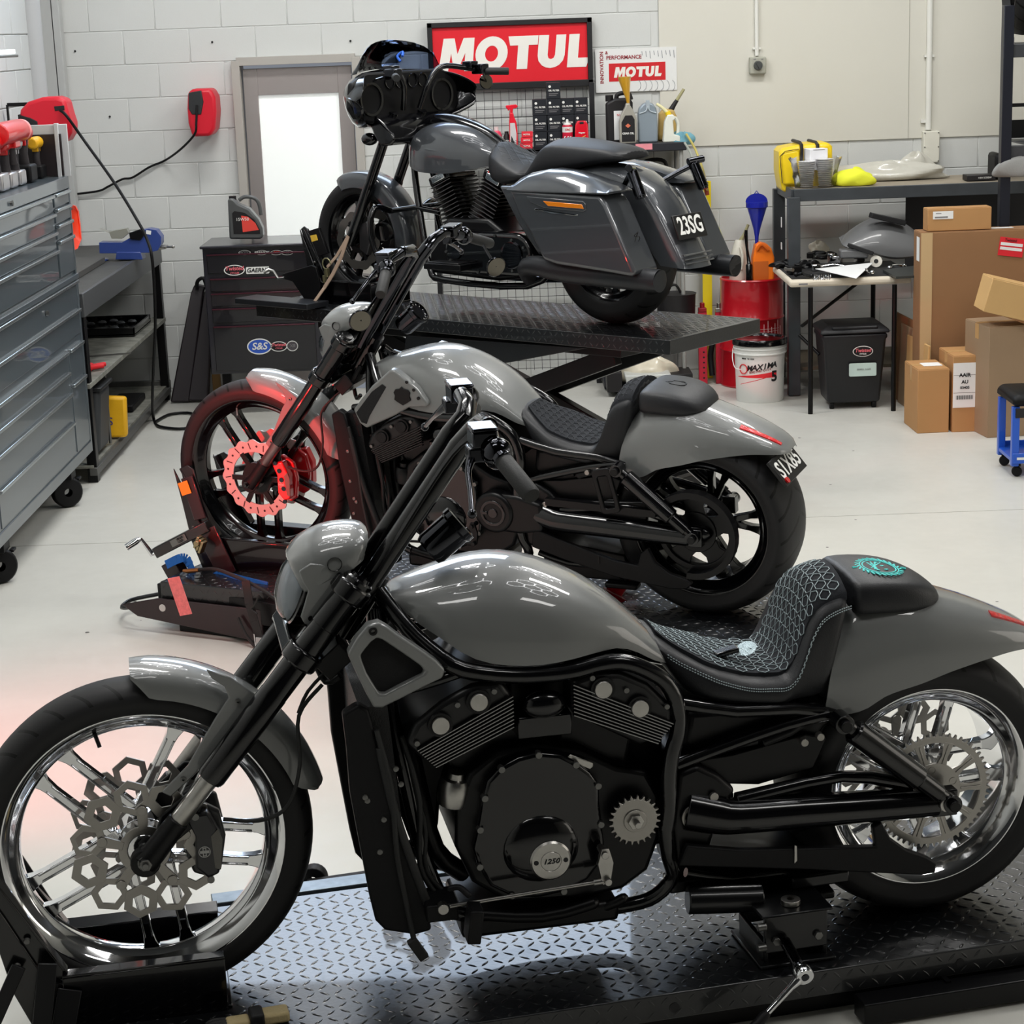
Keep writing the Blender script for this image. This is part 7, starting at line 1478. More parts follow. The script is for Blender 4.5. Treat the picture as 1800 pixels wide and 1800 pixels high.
jw = thing('white_jug', 'cloudy white measuring jug standing on the red drum', 'jug', (W(1300, 480, Yr).x, Yr, zt_)); mb = MB(); mb.lathe([(0, 0), (.06, 0), (.062, .004), (.055, .14), (.032, .22), (.026, .235), (.022, .24), (0, .24)], (0, 0, 0), (0, 0, 1), 28); mb.obj('jug_body', mat('cloudy_plastic', (205, 203, 190), .4), jw); mb = MB(); mb.tube([(.0, -.052, .20), (.012, -.072, .15), (.004, -.066, .07)], .010, 8, smooth=3); mb.obj('jug_handle', mat('cloudy_plastic', (205, 203, 190)), jw); mb = MB(); mb.tube([(.01, 0, .235), (.03, 0, .27), (.055, 0, .33)], [.014, .010, .009], 10); mb.obj('pouring_spout', mat('stained_hose', (160, 155, 115)), jw)
oj = thing('orange_container', 'orange plastic fuel container on the red drum', 'jug', (W(1340, 480, Yr-.08).x, Yr-.08, zt_)); mb = MB(); mb.prism([(-.062, 0), (.066, 0), (.068, .14), (.05, .195), (.025, .22), (-.02, .235), (-.045, .22), (-.062, .14)], -.05, .05); mb.obj('container_body', mat('orange_plastic', (240, 118, 20), .4), oj, bevel=.012, seg=3); mb = MB(); mb.tube([(-.035, -.05, .19), (-.01, -.065, .225), (.03, -.062, .19)], .012, 8, smooth=3); mb.obj('container_handle', mat('orange_plastic_dark', (215, 100, 16), .4), oj); mb = MB(); mb.prism([(-.058, .01), (.03, .01), (.03, .12), (-.058, .12)], -.0515, -.0505); mb.obj('label_patch', mat('dark_orange_label', (190, 92, 22), .5), oj)
bf = thing('blue_funnel', 'tall dark blue funnel standing in the orange container', 'funnel', (W(1330, 400, Yr-.08).x, Yr-.08, zt_+.235)); mb = MB(); mb.tube([(0, 0, -.02), (0, 0, .03), (.001, 0, .08), (.002, 0, .20), (.002, 0, .205), (.002, 0, .235)], [.010, .012, .022, .058, .066, .066], 26); mb.obj('funnel_cone', mat('royal_blue_plastic', (22, 34, 150), .3, 0, .3), bf, sharp=30); mb = MB(); rs = []
rs = [[(.066*math.cos(pi*k/14)+.002, .01+.004*q, .235+.05*math.sin(pi*k/14)) for k in range(15)] for q in (0, 1)]; mb.rings(rs); mb.tube([(.002-.012, .01, .284), (.002, .01, .300), (.014, .01, .284)], .003, 6); mb.obj('funnel_back', mat('royal_blue_plastic', (22, 34, 150)), bf)
bb = thing('grease_gun', 'slim black grease gun standing between the white jug and the orange container', 'grease gun', (W(1316, 480, Yr-.1).x-.0, Yr-.12, zt_)); mb = MB(); mb.tube([(0, 0, 0), (0, 0, .10), (0, 0, .11), (-.012, 0, .20), (-.018, 0, .28), (-.015, 0, .31)], [.020, .020, .012, .008, .012, .009], 14); mb.obj('gun_body', BLACK, bb)
# red ramps
for k, (x0_, x1_) in enumerate(((1228, 1243), (1258, 1272))):
    Yx = 12.05; a, b = W(x0_+(-6 if k == 0 else -4)+3, 540, Yx), W(x1_, 678, Yx-.05); w_ = W(x1_, 640, Yx).x-W(x0_, 640, Yx).x
    t = thing('axle_stand_rail', ('left' if k == 0 else 'right')+' of two upright crimson steel rails standing left of the red drum', 'rail', ((W(x0_, 640, Yx).x+W(x1_, 640, Yx).x)/2, Yx, 0)); hh_ = W(x0_, 548, Yx).z; mb = MB(); mb.box((0, 0, hh_/2), (w_, .035, hh_)); mb.obj('rail_body', mat('crimson_steel', (186, 20, 48), .4, 0, .3), t, bevel=.003)
    if k == 0:
        mb = MB()
        for q in range(6): mb.cyl((.005, -.0178, .04+.032*q), (.005, -.0182, .04+.032*q), .006, 12)
        stuff(mb.obj('rail_hole', INK, t))
    mb = MB(); mb.box((0, 0, hh_+.012), (.05, .045, .025)); mb.cyl((0, 0, hh_+.02), (0, 0, hh_+.055), .015, 12); mb.obj('rail_head', BRUSHED if k else mat('crimson_head', (140, 20, 30), .4), t, bevel=.003)
mb = MB(); mb.tube([W(1252, 575, 12.05), W(1253, 600, 12.03), W(1249, 625, 12.03), W(1252, 660, 12.0)], .018, 10, smooth=4); o = mb.obj('black_strap', MATTE, None); tag(o, 'black and yellow strap hanging between the two crimson rails', 'strap')
# white 5 gallon pail
Yb = 11.35; c_ = W(1341, 708, Yb); pa = thing('pail', 'white pail with black lid and red and black printing on the floor', 'bucket', (c_.x, Yb+.13, 0)); rb, rt, hb = .136, .152, .36
mb = MB(); mb.lathe([(0, 0), (rb, 0), (rb+.002, .004), (rt-.006, hb*.78), (rt+.004, hb*.785), (rt+.004, hb*.80), (rt-.002, hb*.805), (rt-.002, hb*.86), (rt+.004, hb*.865), (rt+.004, hb*.88), (rt-.002, hb*.885), (rt, hb), (0, hb)], (0, 0, 0), (0, 0, 1), 48); mb.obj('pail_body', WHITEPL, pa, sharp=50)
mb = MB(); mb.lathe([(rt+.004, hb-.028), (rt+.009, hb-.026), (rt+.009, hb+.004), (rt+.004, hb+.010), (rt-.01, hb+.010), (rt-.014, hb+.002), (0, hb+.002)], (0, 0, 0), (0, 0, 1), 48); mb.obj('pail_lid', BLACK, pa, sharp=40)
mb = MB(); mb.tube([(-rt-.004, 0, hb*.86), (-rt-.014, -.05, hb*.72), (-rt-.004, -.09, hb*.58), (-rt*.8, -.12, hb*.56)], .0025, 6, smooth=5); mb.obj('pail_handle', WHITEPL, pa)
def band(z0, z1, a0, a1, m, nm, off=.0012, skew=0):
    mb = MB(); n = 20; rs = []
    lo, hi = [], []
    for k in range(n+1):
        a_ = R(a0+(a1-a0)*k/n); zz0, zz1 = (z0(k/n) if callable(z0) else z0), (z1(k/n) if callable(z1) else z1)
        for zz, L_ in ((zz0, lo), (zz1, hi)):
            r = rb+(rt-.006-rb)*zz/(hb*.78)+off; L_.append((r*math.cos(a_), r*math.sin(a_), zz))
    mb.add(lo+hi, [(i, i+1, n+2+i, n+1+i) for i in range(n)]); return mb.obj(nm, m, pa)
band(.075, .095, -165, -15, REDINK, 'red_band'); band(lambda f: .150-.0*f, lambda f: .152+.035*f, -160, -55, mat('bright_red_ink', (220, 40, 50), .5), 'red_flash'); band(lambda f: .105+.06*f, lambda f: .108+.062*f, -150, -60, REDINK, 'red_line')
def wraptext(s_, size, m_, a_, z, **k):
    r = rb+(rt-.006-rb)*z/(hb*.78)+.002
    for i, ch in enumerate(s_):
        aa = R(a_)+i*size*.66/r; text(ch, size, m_, pa, (r*math.cos(aa), r*math.sin(aa), z+k.get('rise', 0)*i), (R(90), 0, aa+pi/2), 'lettering', bold=.03, shear=k.get('shear', 0))
wraptext('MAXIMA', .046, INK, -122, .205, rise=.004, shear=.2); wraptext('RACING OILS', .018, mat('brown_ink', (120, 50, 50), .5), -120, .182, rise=.002); wraptext('5', .085, INK, -62, .155); wraptext('MADE IN USA', .011, INK, -140, .262)
mb = MB(); r = rb+.012
ring_pts = []
for k in range(20): t_ = 2*pi*k/20; aa = R(-138)+.028*math.cos(t_)/.15; ring_pts.append((.1475*math.cos(aa), .1475*math.sin(aa), .200+.027*math.sin(t_)))
mb.tube(ring_pts+ring_pts[:1], .003, 6); mb.obj('logo_ring', REDINK, pa)
# plastic bag, cartons under the raised lift
Ym = 11.6
def boxat(name, label, cat, px0, py0, px1, py1, Y_, dep, m, rz=0, bev=.003, group=None):
    a, b = W(px0, py0, Y_), W(px1, py1, Y_); o = MB().box((0, dep/2, 0), (b.x-a.x, dep, a.z-b.z)).obj(name, m, None, bevel=bev); o.location = ((a.x+b.x)/2, Y_, (a.z+b.z)/2); o.rotation_euler = (0, 0, R(rz)); return tag(o, label, cat, group)
bx = boxat('black_case', 'black box on the floor under the end of the raised lift', 'box', 1178, 652, 1218, 680, 11.75, .25, BKL); bx.location.z = (W(1218, 652, 11.75).z)/2; 
boxat('black_case', 'small black box on the floor left of the plastic bag', 'box', 1067, 656, 1094, 689, 11.7, .2, BKL)
crumple('plastic_bag', 'crumpled clear and cream plastic bag on a tub under the raised lift', 'bag', W(1138, 665, 11.8)+Vector((0, .05, -.02)), .13, mat('cream_film', (214, 206, 186), .35, 0, .3, bump=2, bscale=14), (1.45, .8, .75), 11, .3)
t = thing('clear_tub', 'translucent plastic tub on the floor holding the crumpled bag', 'tub', W(1138, 692, 11.75)); mb = MB(); mb.prism([(-.11, 0), (.11, 0), (.14, .13), (-.14, .13)], -.08, .1); mb.obj('tub_body', mat('milky_tub', (190, 192, 188), .3), t, bevel=.01); mb = MB(); mb.box((0, -.085, .10), (.07, .01, .02)); mb.obj('tub_grip', BKL, t)
# ================================================================== RIGHT SIDE: TABLES, BOXES, RACK
Yt = 11.55
RK = mat('rack_grey_steel', (66, 70, 74), .45, .3, var=.12, vscale=10)
tb = thing('storage_table', 'dark steel rack table carrying the yellow case and the plate stack', 'table', (0, 0, 0))
x0, x1 = W(1395, 345, Yt).x, W(1775, 330, Yt).x+.35; zt_ = 1.212; dp = .62
mb = MB(); mb.box(((x0+x1)/2, Yt+dp/2, zt_-.012), (x1-x0, dp, .02)); mb.obj('table_top', mat('dusty_board', (150, 140, 124), .7, var=.15, vscale=5), tb)
mb = MB(); mb.box(((x0+x1)/2, Yt-.005, zt_-.035), (x1-x0, .03, .07)); mb.box((x0, Yt+dp/2, zt_-.035), (.03, dp, .07)); mb.obj('table_apron', RK, tb, bevel=.003)
for x, y in ((x0, Yt), (x0-.0, Yt+dp), (x1, Yt), (x1, Yt+dp)): mb = MB(); mb.box((x, y, zt_/2-.02), (.07, .06, zt_-.05)); mb.obj('leg', RK, tb, bevel=.003)
xb_ = W(1590, 380, Yt+dp).x; mb = MB(); mb.box(((xb_+x1)/2, Yt+dp-.03, .90), (x1-xb_, .01, .56)); mb.obj('shadow_sheet', mat('shadow_sheet_dark', (46, 46, 50), .6), tb)  # dark sheet stands in for the deep shadow under the table
mb = MB(); mb.box((x0-.036, Yt+.25, 1.0), (.004, .02, .06)); mb.box((x0-.036, Yt+.25, .86), (.004, .035, .04)); mb.obj('side_label', PAPER, tb)
# shelf above floor of the rack: dark boxes
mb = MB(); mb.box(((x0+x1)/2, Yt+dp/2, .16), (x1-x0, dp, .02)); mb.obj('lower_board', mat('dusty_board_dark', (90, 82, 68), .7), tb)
# things on the table
yc = thing('yellow_case', 'bright yellow hard case with black straps on the storage table', 'case', (0, 0, 0)); Yy = Yt+.35
YC = mat('case_yellow', (240, 205, 20), .45, 0, .2, var=.04)
def P2(l, Y_): return [(W(a, b, Y_).x, W(a, b, Y_).z) for a, b in l]
mb = MB(); mb.prism(P2([(1370, 335), (1364, 300), (1364, 265), (1370, 258), (1400, 252), (1450, 248), (1457, 255), (1457, 330)], Yy), Yy-.14, Yy+.12); mb.obj('case_shell', YC, yc, bevel=.022, seg=3)
mb = MB(); mb.prism(P2([(1376, 325), (1372, 268), (1404, 262), (1408, 325)], Yy-.14), Yy-.165, Yy-.13); mb.obj('case_pocket', YC, yc, bevel=.015, seg=3)
for px in (1402, 1430):
    a = W(px, 252, Yy); mb = MB(); mb.tube([a+Vector((-.0, -.15, -.10)), a+Vector((0, -.152, .0)), a+Vector((-.01, .0, .012)), a+Vector((-.015, .1, .012))], .010, 8, smooth=3); mb.obj('case_strap', BKL, yc)
mb = MB(); q = P2([(1375, 322), (1371, 275), (1380, 266), (1404, 262)], Yy-.165)
for a, b in zip(q, q[1:]): mb.bar((a[0], Yy-.166, a[1]), (b[0], Yy-.166, b[1]), .004, .004)
mb.obj('case_piping', BKL, yc)
wbx_ = boxat('white_box', 'plain white cardboard box on top of the stacked chrome plates', 'box', 1423, 262, 1456, 298, Yt+.12, .16, mat('white_card', (232, 232, 236), .6), 12); mb = MB(); mb.box((.0, -.001, .055), (.07, .001, .003)); mb.obj('hand_slot', GRI, wbx_)
SP = mat('chrome_plate', (226, 226, 228), .35, .35)
NTH = 'second third fourth fifth sixth seventh eighth ninth'.split()
def ORD(k, n): return 'lowest' if k == 0 else 'topmost' if k == n-1 else (NTH[k-1]+' from the bottom' if k < n/2 else NTH[n-2-k]+' from the top')
for c_, (px, n_) in enumerate(((1418, 14), (1450, 15))):
    b0_ = W(px, 338, Yt+.10); prof = [(0, .002), (.040, .0), (.047, .006), (.047, .008), (.040, .003), (0, .005)]
    base = None
    for k in range(n_):
        if base is None: o = MB().lathe([(r*(1.0), h) for r, h in prof], (0, 0, 0), (0, 0, 1), 28).obj('chrome_dish', SP, None); base = o
        else: o = base.copy(); COL.objects.link(o)
        s_ = .82+.28*k/n_; o.location = (b0_.x+.001*math.sin(k*2.1), Yt+.10, zt_+.002+.0108*k); o.scale = (s_, s_, 1); tag(o, 'thin chrome dish, %s in the %s stack on the storage table' % (ORD(k, n_), 'left' if c_ == 0 else 'right'), 'dish', '%s stack of chrome dishes' % ('left' if c_ == 0 else 'right'))
bagp = W(1434, 338, Yt+.10); mb = MB(); rs = []; rnd = random.Random(5)
for i in range(7):
    f = i/6; r = .115+.035*f; rs.append([((r*(1+.08*rnd.uniform(-1, 1)))*math.cos(2*pi*j/18)*1.0, .07*(1+.3*f)*(1+.1*rnd.uniform(-1, 1))*math.sin(2*pi*j/18), .005+.17*f+.01*rnd.uniform(-1, 1)) for j in range(18)])
mb.rings(rs, cap=False); o = mb.obj('clear_bag', FILM, None, sharp=70); o.location = (bagp.x, Yt+.10, zt_); tag(o, 'clear plastic bag wrapped round the stacked chrome dishes', 'bag')
crumple('yellow_cloth', 'crumpled fluorescent yellow cloth on the front edge of the storage table', 'cloth', (W(1500, 335, Yt+.1).x, Yt+.12, zt_), .105, mat('fluoro_yellow', (232, 236, 60), .85, bump=.6, bscale=40), (1.35, .7, .62), 21, .28)
crumple('film_wrap', 'loose sheet of crumpled clear film lying at the back of the storage table', 'plastic film', (W(1560, 310, Yt+.4).x, Yt+.42, zt_), .16, mat('grey_film', (196, 194, 184), .3, 0, .4, bump=2, bscale=18), (2.4, .7, .45), 33, .35)
crumple('film_wrap', 'upright crumple of clear film against the wall at the back of the storage table', 'plastic film', (W(1610, 300, Yt+.5).x, Yt+.5, zt_), .10, mat('grey_film', (196, 194, 184)), (1.2, .6, 1.0), 35, .35)
o = boxat('black_carton', 'flat black carton on the right end of the storage table', 'box', 1700, 312, 1750, 320, Yt+.1, .12, BKL); o.location.z = zt_+.018; text('HEX SCREW', .014, WINK, o, (.02, -.002, 0), FRONT)
# grey fairing part on the lower surface
Yf = 11.35; ft = thing('folding_table', 'white topped folding table covered in chrome and black bike parts', 'table', (0, 0, 0)); fx0, fx1 = W(1388, 500, 11.0).x, W(1603, 490, 11.0).x; fz = .755
mb = MB(); mb.box(((fx0+fx1)/2, 11.0+.35, fz-.02), (fx1-fx0, .70, .04)); mb.obj('table_top', mat('cream_table_top', (214, 204, 186), .5), ft, bevel=.015, seg=3)
mb = MB(); mb.box(((fx0+fx1)/2+.02, 11.0+.38, fz+.002), (fx1-fx0-.0, .66, .006)); mb.obj('black_mat', mat('black_mat', (28, 28, 30), .6), ft)
mb = MB(); q = W(1412, 504, 10.995); mb.box((q.x, 10.999, fz-.022), (.05, .002, .008)); mb.obj('table_badge', GRI, ft)
for x, y in ((W(1425, 728, 10.97).x, 10.98), (W(1398, 693, 11.5).x, 11.62), (fx1-.1, 10.98), (fx1-.1, 11.62)): mb = MB(); mb.tube([(x, y, 0), (x, y, fz-.04)], .014, 12); mb.obj('leg', SATIN, ft)
mb = MB(); a = W(1398, 560, 11.5); mb.tube([(W(1410, 570, 11.0).x, 11.0, .5), (W(1450, 545, 11.3).x, 11.3, .55), (W(1520, 510, 11.4).x, 11.4, fz-.05)], .010, 10); mb.tube([(W(1405, 590, 11.3).x, 11.3, .40), (W(1440, 640, 11.2).x, 11.2, .30)], .010, 10); mb.obj('leg_brace', SATIN, ft)
gf = thing('fairing_part', 'large grey plastic motorcycle body panel at the back of the folding table', 'body panel', (0, 0, 0)); Yg = 11.45
gp = mat('grey_primer_panel', (104, 105, 106), .4, 0, .3); mb = MB(); rows = []
topl = [(1480, 425, 0), (1484, 412, .3), (1505, 395, .6), (1530, 382, .9), (1552, 372, 1), (1575, 380, 1), (1600, 395, .9), (1625, 418, .7)]
botl = [(1480, 430), (1484, 436), (1505, 440), (1530, 445), (1552, 455), (1575, 458), (1600, 455), (1625, 450)]
for (tx, ty, d_), (bx_, by_) in zip(topl, botl):
    a, b = W(tx, ty, Yg+.12), W(bx_, by_, Yg-.05); rows.append([b+Vector((0, .02, 0)), b, b.lerp(a, .35)+Vector((0, -.07*d_, .01)), b.lerp(a, .7)+Vector((0, -.04*d_, .02)), a, a+Vector((0, .05, -.01)), b+Vector((0, .2, .05))])
mb.rings(rows); mb.obj('panel_shell', gp, gf, sharp=60, sub=1); mb = MB(); mb.bar(W(1490, 430, Yg-.07), W(1535, 446, Yg-.09), .02, .022); mb.bar(W(1530, 378, Yg+.0), W(1590, 392, Yg+.02), .06, .03); mb.obj('panel_slot', INK, gf, bevel=.004)
mb = MB(); mb.box(W(1500, 445, Yg-.02)-Vector((0, 0, .0)), (.16, .10, .05)); mb.obj('panel_foot', gp, gf, bevel=.01)
# parts on the table
rnd = random.Random(9)
def part(kind, label, px, py, Y_=None, s=1.0, rz=0):
    p = atz(px, py, fz+.006); t = thing(kind, label, 'part', p, R(rz)); t.scale = (s, s, s); return t
bits = [('lever_part', 1400, 462, 'black control lever'), ('lever_part', 1430, 452, 'black bent lever'), ('clamp_part', 1395, 482, 'black bar clamp'), ('clamp_part', 1470, 463, 'chrome clamp'), ('bearing', 1540, 470, 'round white faced bearing'), ('spring', 1445, 492, 'short silver spring coil'), ('bracket', 1560, 455, 'silver bracket'), ('bracket', 1578, 474, 'small chrome bracket'), ('clamp_part', 1510, 460, 'chrome housing'), ('bracket', 1525, 482, 'bright linked chrome bracket'), ('lever_part', 1455, 475, 'thin steel lever'), ('clamp_part', 1590, 450, 'dark metal housing'), ('bracket', 1415, 488, 'dark metal bracket')]
spots = {1400: 'at the left corner', 1430: 'beside the table post', 1395: 'at the left edge', 1470: 'behind the white paper', 1540: 'right of the white paper', 1445: 'in front, left of the paper', 1560: 'at the back right', 1578: 'beside the tall carton', 1510: 'behind the bearing', 1525: 'at the front edge under the paper', 1455: 'left of the paper', 1590: 'nearest the tall carton', 1415: 'at the front left corner'}
for kind, px, py, lab in bits:
    t = part(kind, lab+' on the folding table '+spots[px], px, py, rz=rnd.uniform(0, 180)); mt = CHROME if 'chrome' in lab or 'silver' in lab or 'steel' in lab or 'bright' in lab else SATIN
    if kind == 'lever_part': mb = MB(); mb.tube([(-.08, 0, .012), (-.03, .01, .02), (.03, 0, .03), (.09, -.02, .02)], [.012, .010, .007, .009], 10, smooth=3); mb.obj('arm', mt, t); mb = MB(); mb.box((-.07, 0, .02), (.05, .04, .035)); mb.obj('pivot', mt, t, bevel=.005)
    elif kind == 'clamp_part': mb = MB(); mb.box((0, 0, .025), (.07, .05, .045)); mb.cyl((.03, 0, .0), (.03, 0, .06), .022, 14); mb.obj('housing', mt, t, bevel=.006); mb = MB(); mb.cyl((-.03, -.04, .03), (-.03, .04, .03), .010, 10); mb.obj('stud', BRUSHED, t)
    elif kind == 'bearing': t.rotation_euler = (R(75), 0, R(-10)); mb = MB(); mb.lathe([(.012, -.01), (.034, -.01), (.036, 0), (.034, .01), (.012, .01)], (0, .034, 0), (0, 0, 1), 24, closed=True); mb.obj('ring', mat('bearing_white', (220, 216, 205), .4), t); mb = MB(); mb.lathe([(0, .011), (.013, .011), (.013, -.011)], (0, .034, 0), (0, 0, 1), 18); mb.obj('hub', INK, t)
    elif kind == 'spring': mb = MB(); mb.tube([(.012*math.cos(a_), -.05+.1*a_/(8*2*pi), .014+.012*math.sin(a_)) for a_ in [k*.5 for k in range(100)]], .003, 5); mb.obj('coil', mt, t)
    else: mb = MB(); mb.tube([(-.05, 0, .01), (-.02, .02, .02), (.02, .0, .022), (.05, .02, .012)], .009, 8, smooth=3); mb.ball((-.05, 0, .014), .014, 10); mb.ball((.05, .02, .016), .014, 10); mb.obj('link', mt, t)
for k, (px, py) in enumerate(((1378, 470), (1420, 470), (1452, 455))): crumple('cable_bundle', 'tangle of black cable on the folding table, '+('leftmost', 'middle', 'rightmost')[k]+' tangle', 'cable', atz(px, py, fz+.006), .05, SATIN, (1.5, 1, .5), 40+k, .6)
crumple('plastic_bag', 'small crumpled clear bag beside the table post', 'bag', atz(1440, 445, fz+.006), .05, mat('bag_film', (190, 186, 170), .3, 0, .4, bump=2, bscale=30), (1.1, .8, 1.0), 51, .5)
mb = MB(); P = [atz(1433, 473, fz+.035), atz(1535, 462, fz+.035), atz(1505, 490, fz+.03)]; q = atz(1480, 470, fz+.03); mb.add(P+[p+Vector((0, 0, .002)) for p in P], [(0, 2, 1), (3, 4, 5), (0, 1, 4, 3), (1, 2, 5, 4), (2, 0, 3, 5)]); o = mb.obj('paper_sheet', PAPER, None); tag(o, 'folded white sheet of paper lying over the parts on the folding table', 'paper')
mb = MB(); P = [atz(a_, b_, fz+.008) for a_, b_ in ((1552, 478), (1610, 470), (1615, 488), (1575, 490))]; mb.add(P+[p+Vector((0, 0, .012)) for p in P], [(3, 2, 1, 0), (4, 5, 6, 7)]+[(i, (i+1) % 4, 4+(i+1) % 4, 4+i) for i in range(4)]); o = mb.obj('clipboard', mat('dark_clipboard', (50, 52, 50), .5), None); tag(o, 'dark flat clipboard on the folding table beside the tall carton', 'clipboard')
# wheeled bin
bn2 = thing('wheelie_bin', 'black plastic waste bin with stickers under the folding table', 'bin', (W(1502, 725, 11.05).x, 11.2, 0)); mb = MB(); rs = [[(sx*w_, sy*d_, z) for sx, sy in ((-1, -1), (1, -1), (1, 1), (-1, 1))] for z, w_, d_ in ((.035, .145, .12), (.05, .15, .125), (.40, .178, .15), (.41, .185, .155), (.435, .185, .155))]; mb.rings(rs); BP = mat('bin_black_plastic', (22, 23, 27), .45, bump=.1, bscale=300); mb.obj('bin_body', BP, bn2, bevel=.014, seg=3)
mb = MB(); mb.rings([[(sx*w_, sy*d_, z) for sx, sy in ((-1, -1), (1, -1), (1, 1), (-1, 1))] for z, w_, d_ in ((.437, .195, .165), (.455, .195, .165), (.485, .15, .12))]); mb.tube([(-.13, -.15, .47), (.13, -.15, .47)], .010, 10); mb.obj('bin_lid', BP, bn2, bevel=.012, seg=3)
for x in (-.12, .12): mb = MB(); mb.lathe([(0, -.012), (.022, -.012), (.024, 0), (.022, .012), (0, .012)], (x, -.09, .022), (1, 0, 0), 16); mb.obj('bin_wheel', MATTE, bn2)
def face_sticker(par, x, y, z, w_, h_, m, oval=False):
    mb = MB(); mb.prism([(x+a, z+b) for a, b in (circ(0, 0, w_/2, 28, ry=h_/2) if oval else rrect(-w_/2, -h_/2, w_/2, h_/2, .008))], y-.0015, y); return mb.obj('sticker', m, par)
q = face_sticker(bn2, .045, -.152, .335, .115, .062, WINK, True); face_sticker(bn2, .045, -.1535, .335, .106, .054, BK, True); text('Twisted', .028, PINKI, q, (.045, -.156, .340), FRONT, shear=.2, bold=.02); text('CYCLES', .011, WINK, q, (.045, -.156, .320), FRONT, bold=.02)
q = face_sticker(bn2, .045, -.150, .23, .155, .075, mat('pale_teal_card', (196, 216, 210), .6)); text('GENERAL WASTE', .010, GRI, q, (.05, -.153, .232), FRONT)
# cartons
CB = mat('brown_cardboard', (176, 132, 84), .75, var=.05, vscale=3); CB2 = mat('brown_cardboard_dark', (140, 102, 68), .75, var=.05, vscale=3); CB3 = mat('brown_cardboard_light', (196, 158, 104), .75, var=.05, vscale=3); CT = mat('packing_tape', (190, 150, 100), .35); CM = mat('mid_cardboard', (150, 125, 98), .75, var=.05, vscale=3)
def carton_box(label, p, dims, m, rz=0, rx=0, tape=True):
    t = thing('cardboard_box', label, 'box', p, R(rz)); t.rotation_euler = (rx, 0, R(rz)); w_, d_, h_ = dims
    mb = MB(); mb.box((0, d_/2, h_/2), (w_, d_, h_)); mb.obj('carton_shell', m, t, bevel=.003)
    for s_ in (-1, 1):
        mb = MB(); mb.box((0, d_/2+s_*d_/4, h_+.0015), (w_-.004, d_/2-.004, .003)); mb.obj('top_flap', m, t)
    if tape: mb = MB(); mb.box((0, d_/2, h_+.0035), (w_, .05, .001)); mb.box((-w_/2-.0005, d_/2, h_-.04), (.001, .05, .08)); mb.obj('tape_strip', CT, t)
    return t
def onfloor(px, py): return atz(px, py, 0)
Yx = 10.35
a = onfloor(1612, 762); b = onfloor(1670, 762); zt1_ = W(1640, 650, a.y).z
t = carton_box('small brown carton with a white paper on top, in front of the tall cartons', ((a.x+b.x)/2, a.y, 0), (b.x-a.x, .30, zt1_), CB, 2); mb = MB(); mb.box((.02, .14, zt1_+.005), (.10, .10, .002)); mb.obj('white_docket', PAPER, t)
a = onfloor(1672, 760); b = onfloor(1720, 757); zt1_ = W(1700, 626, a.y).z
t = carton_box('narrow upright carton with a white shipping label', ((a.x+b.x)/2+.002, a.y, 0), (b.x-a.x-.004, .30, zt1_), CB, 2)
mb = MB(); w_ = b.x-a.x; mb.box((-.01, -.0025, zt1_*.62), (.125, .001, .24)); lb = mb.obj('shipping_label', PAPER, t)
for s_, z_, sz_ in (('AAIR', .655, .028), ('AU', .565, .026), ('03405', .49, .020)): text(s_, sz_, INK, lb, (-.01, -.004, zt1_*z_+.06-.02), FRONT, bold=.03)
mb = MB()
for k in range(22): mb.box((-.055+.0042*k, -.0035, zt1_*.62-.065), (.0012+.001*((k*7) % 3), .0006, .022))
for z_ in (.055, -.04): mb.box((-.01, -.0035, zt1_*.62+z_), (.12, .0006, .0015))
stuff(mb.obj('barcode', INK, lb))
a = onfloor(1737, 769); b = onfloor(1790, 769); zt1_ = W(1760, 575, a.y).z
t = carton_box('tall narrow carton leaning behind the labelled carton', ((a.x+b.x)/2+.02, a.y, 0), (b.x-a.x+.06, .34, zt1_), CM, 8)
t = carton_box('pale carton at the right edge behind the blue stool', (onfloor(1800, 740).x+.12, 10.5, 0), (.25, .3, W(1795, 590, 10.5).z), CB3, 0)
# large flat carton behind
a = W(1618, 410, 10.72); hgt = a.z; t = carton_box('very large flat brown carton with red label behind the other cartons', (a.x+.42, 10.72, 0), (.84, .17, hgt), CB2, 0, tape=False)
mb = MB(); mb.box((-.42+.035, -.002, hgt/2), (.062, .002, hgt)); mb.obj('edge_tape', mat('pale_edge_tape', (190, 160, 118), .6), t); mb = MB(); mb.box((-.4215, .05, hgt-.09), (.001, .07, .13)); mb.obj('side_label', PAPER, t)
mb = MB(); mb.box((-.20, .085, hgt+.005), (.16, .05, .001)); mb.box((.0, .085, hgt+.005), (.20, .05, .001)); mb.obj('top_label', PAPER, t)
q = W(1779, 435, 10.70); lx = q.x-(a.x+.42); lz = q.z; mb = MB(); mb.box((0, 0, 0), (.135, .001, .10)); rl = mb.obj('red_label', mat('red_carton_label', (214, 34, 46), .5), t); rl.location = (lx, -.004, lz); rl.rotation_euler = (0, R(8), 0)
text('Twisted', .02, INK, rl, (-.01, -.002, .036), FRONT, shear=.2)
mb = MB(); mb.box((0, -.001, .014), (.12, .0006, .016)); mb.box((0, -.001, -.010), (.12, .0006, .016)); mb.obj('label_field', PAPER, rl)
a, b = W(1626, 405, 10.80), W(1738, 398, 10.80); t = carton_box('small long carton with white label lying on the very large carton', ((a.x+b.x)/2, 10.74, hgt+.006), (b.x-a.x, .11, .118), CB, 1, tape=False); mb = MB(); mb.box((-.09, -.002, .085), (.11, .001, .042)); q = mb.obj('carton_label', PAPER, t); mb = MB(); mb.box((-.10, -.003, .074), (.07, .0006, .008)); mb.box((-.115, -.003, .095), (.03, .0006, .004)); mb.obj('label_print', GRI, t)
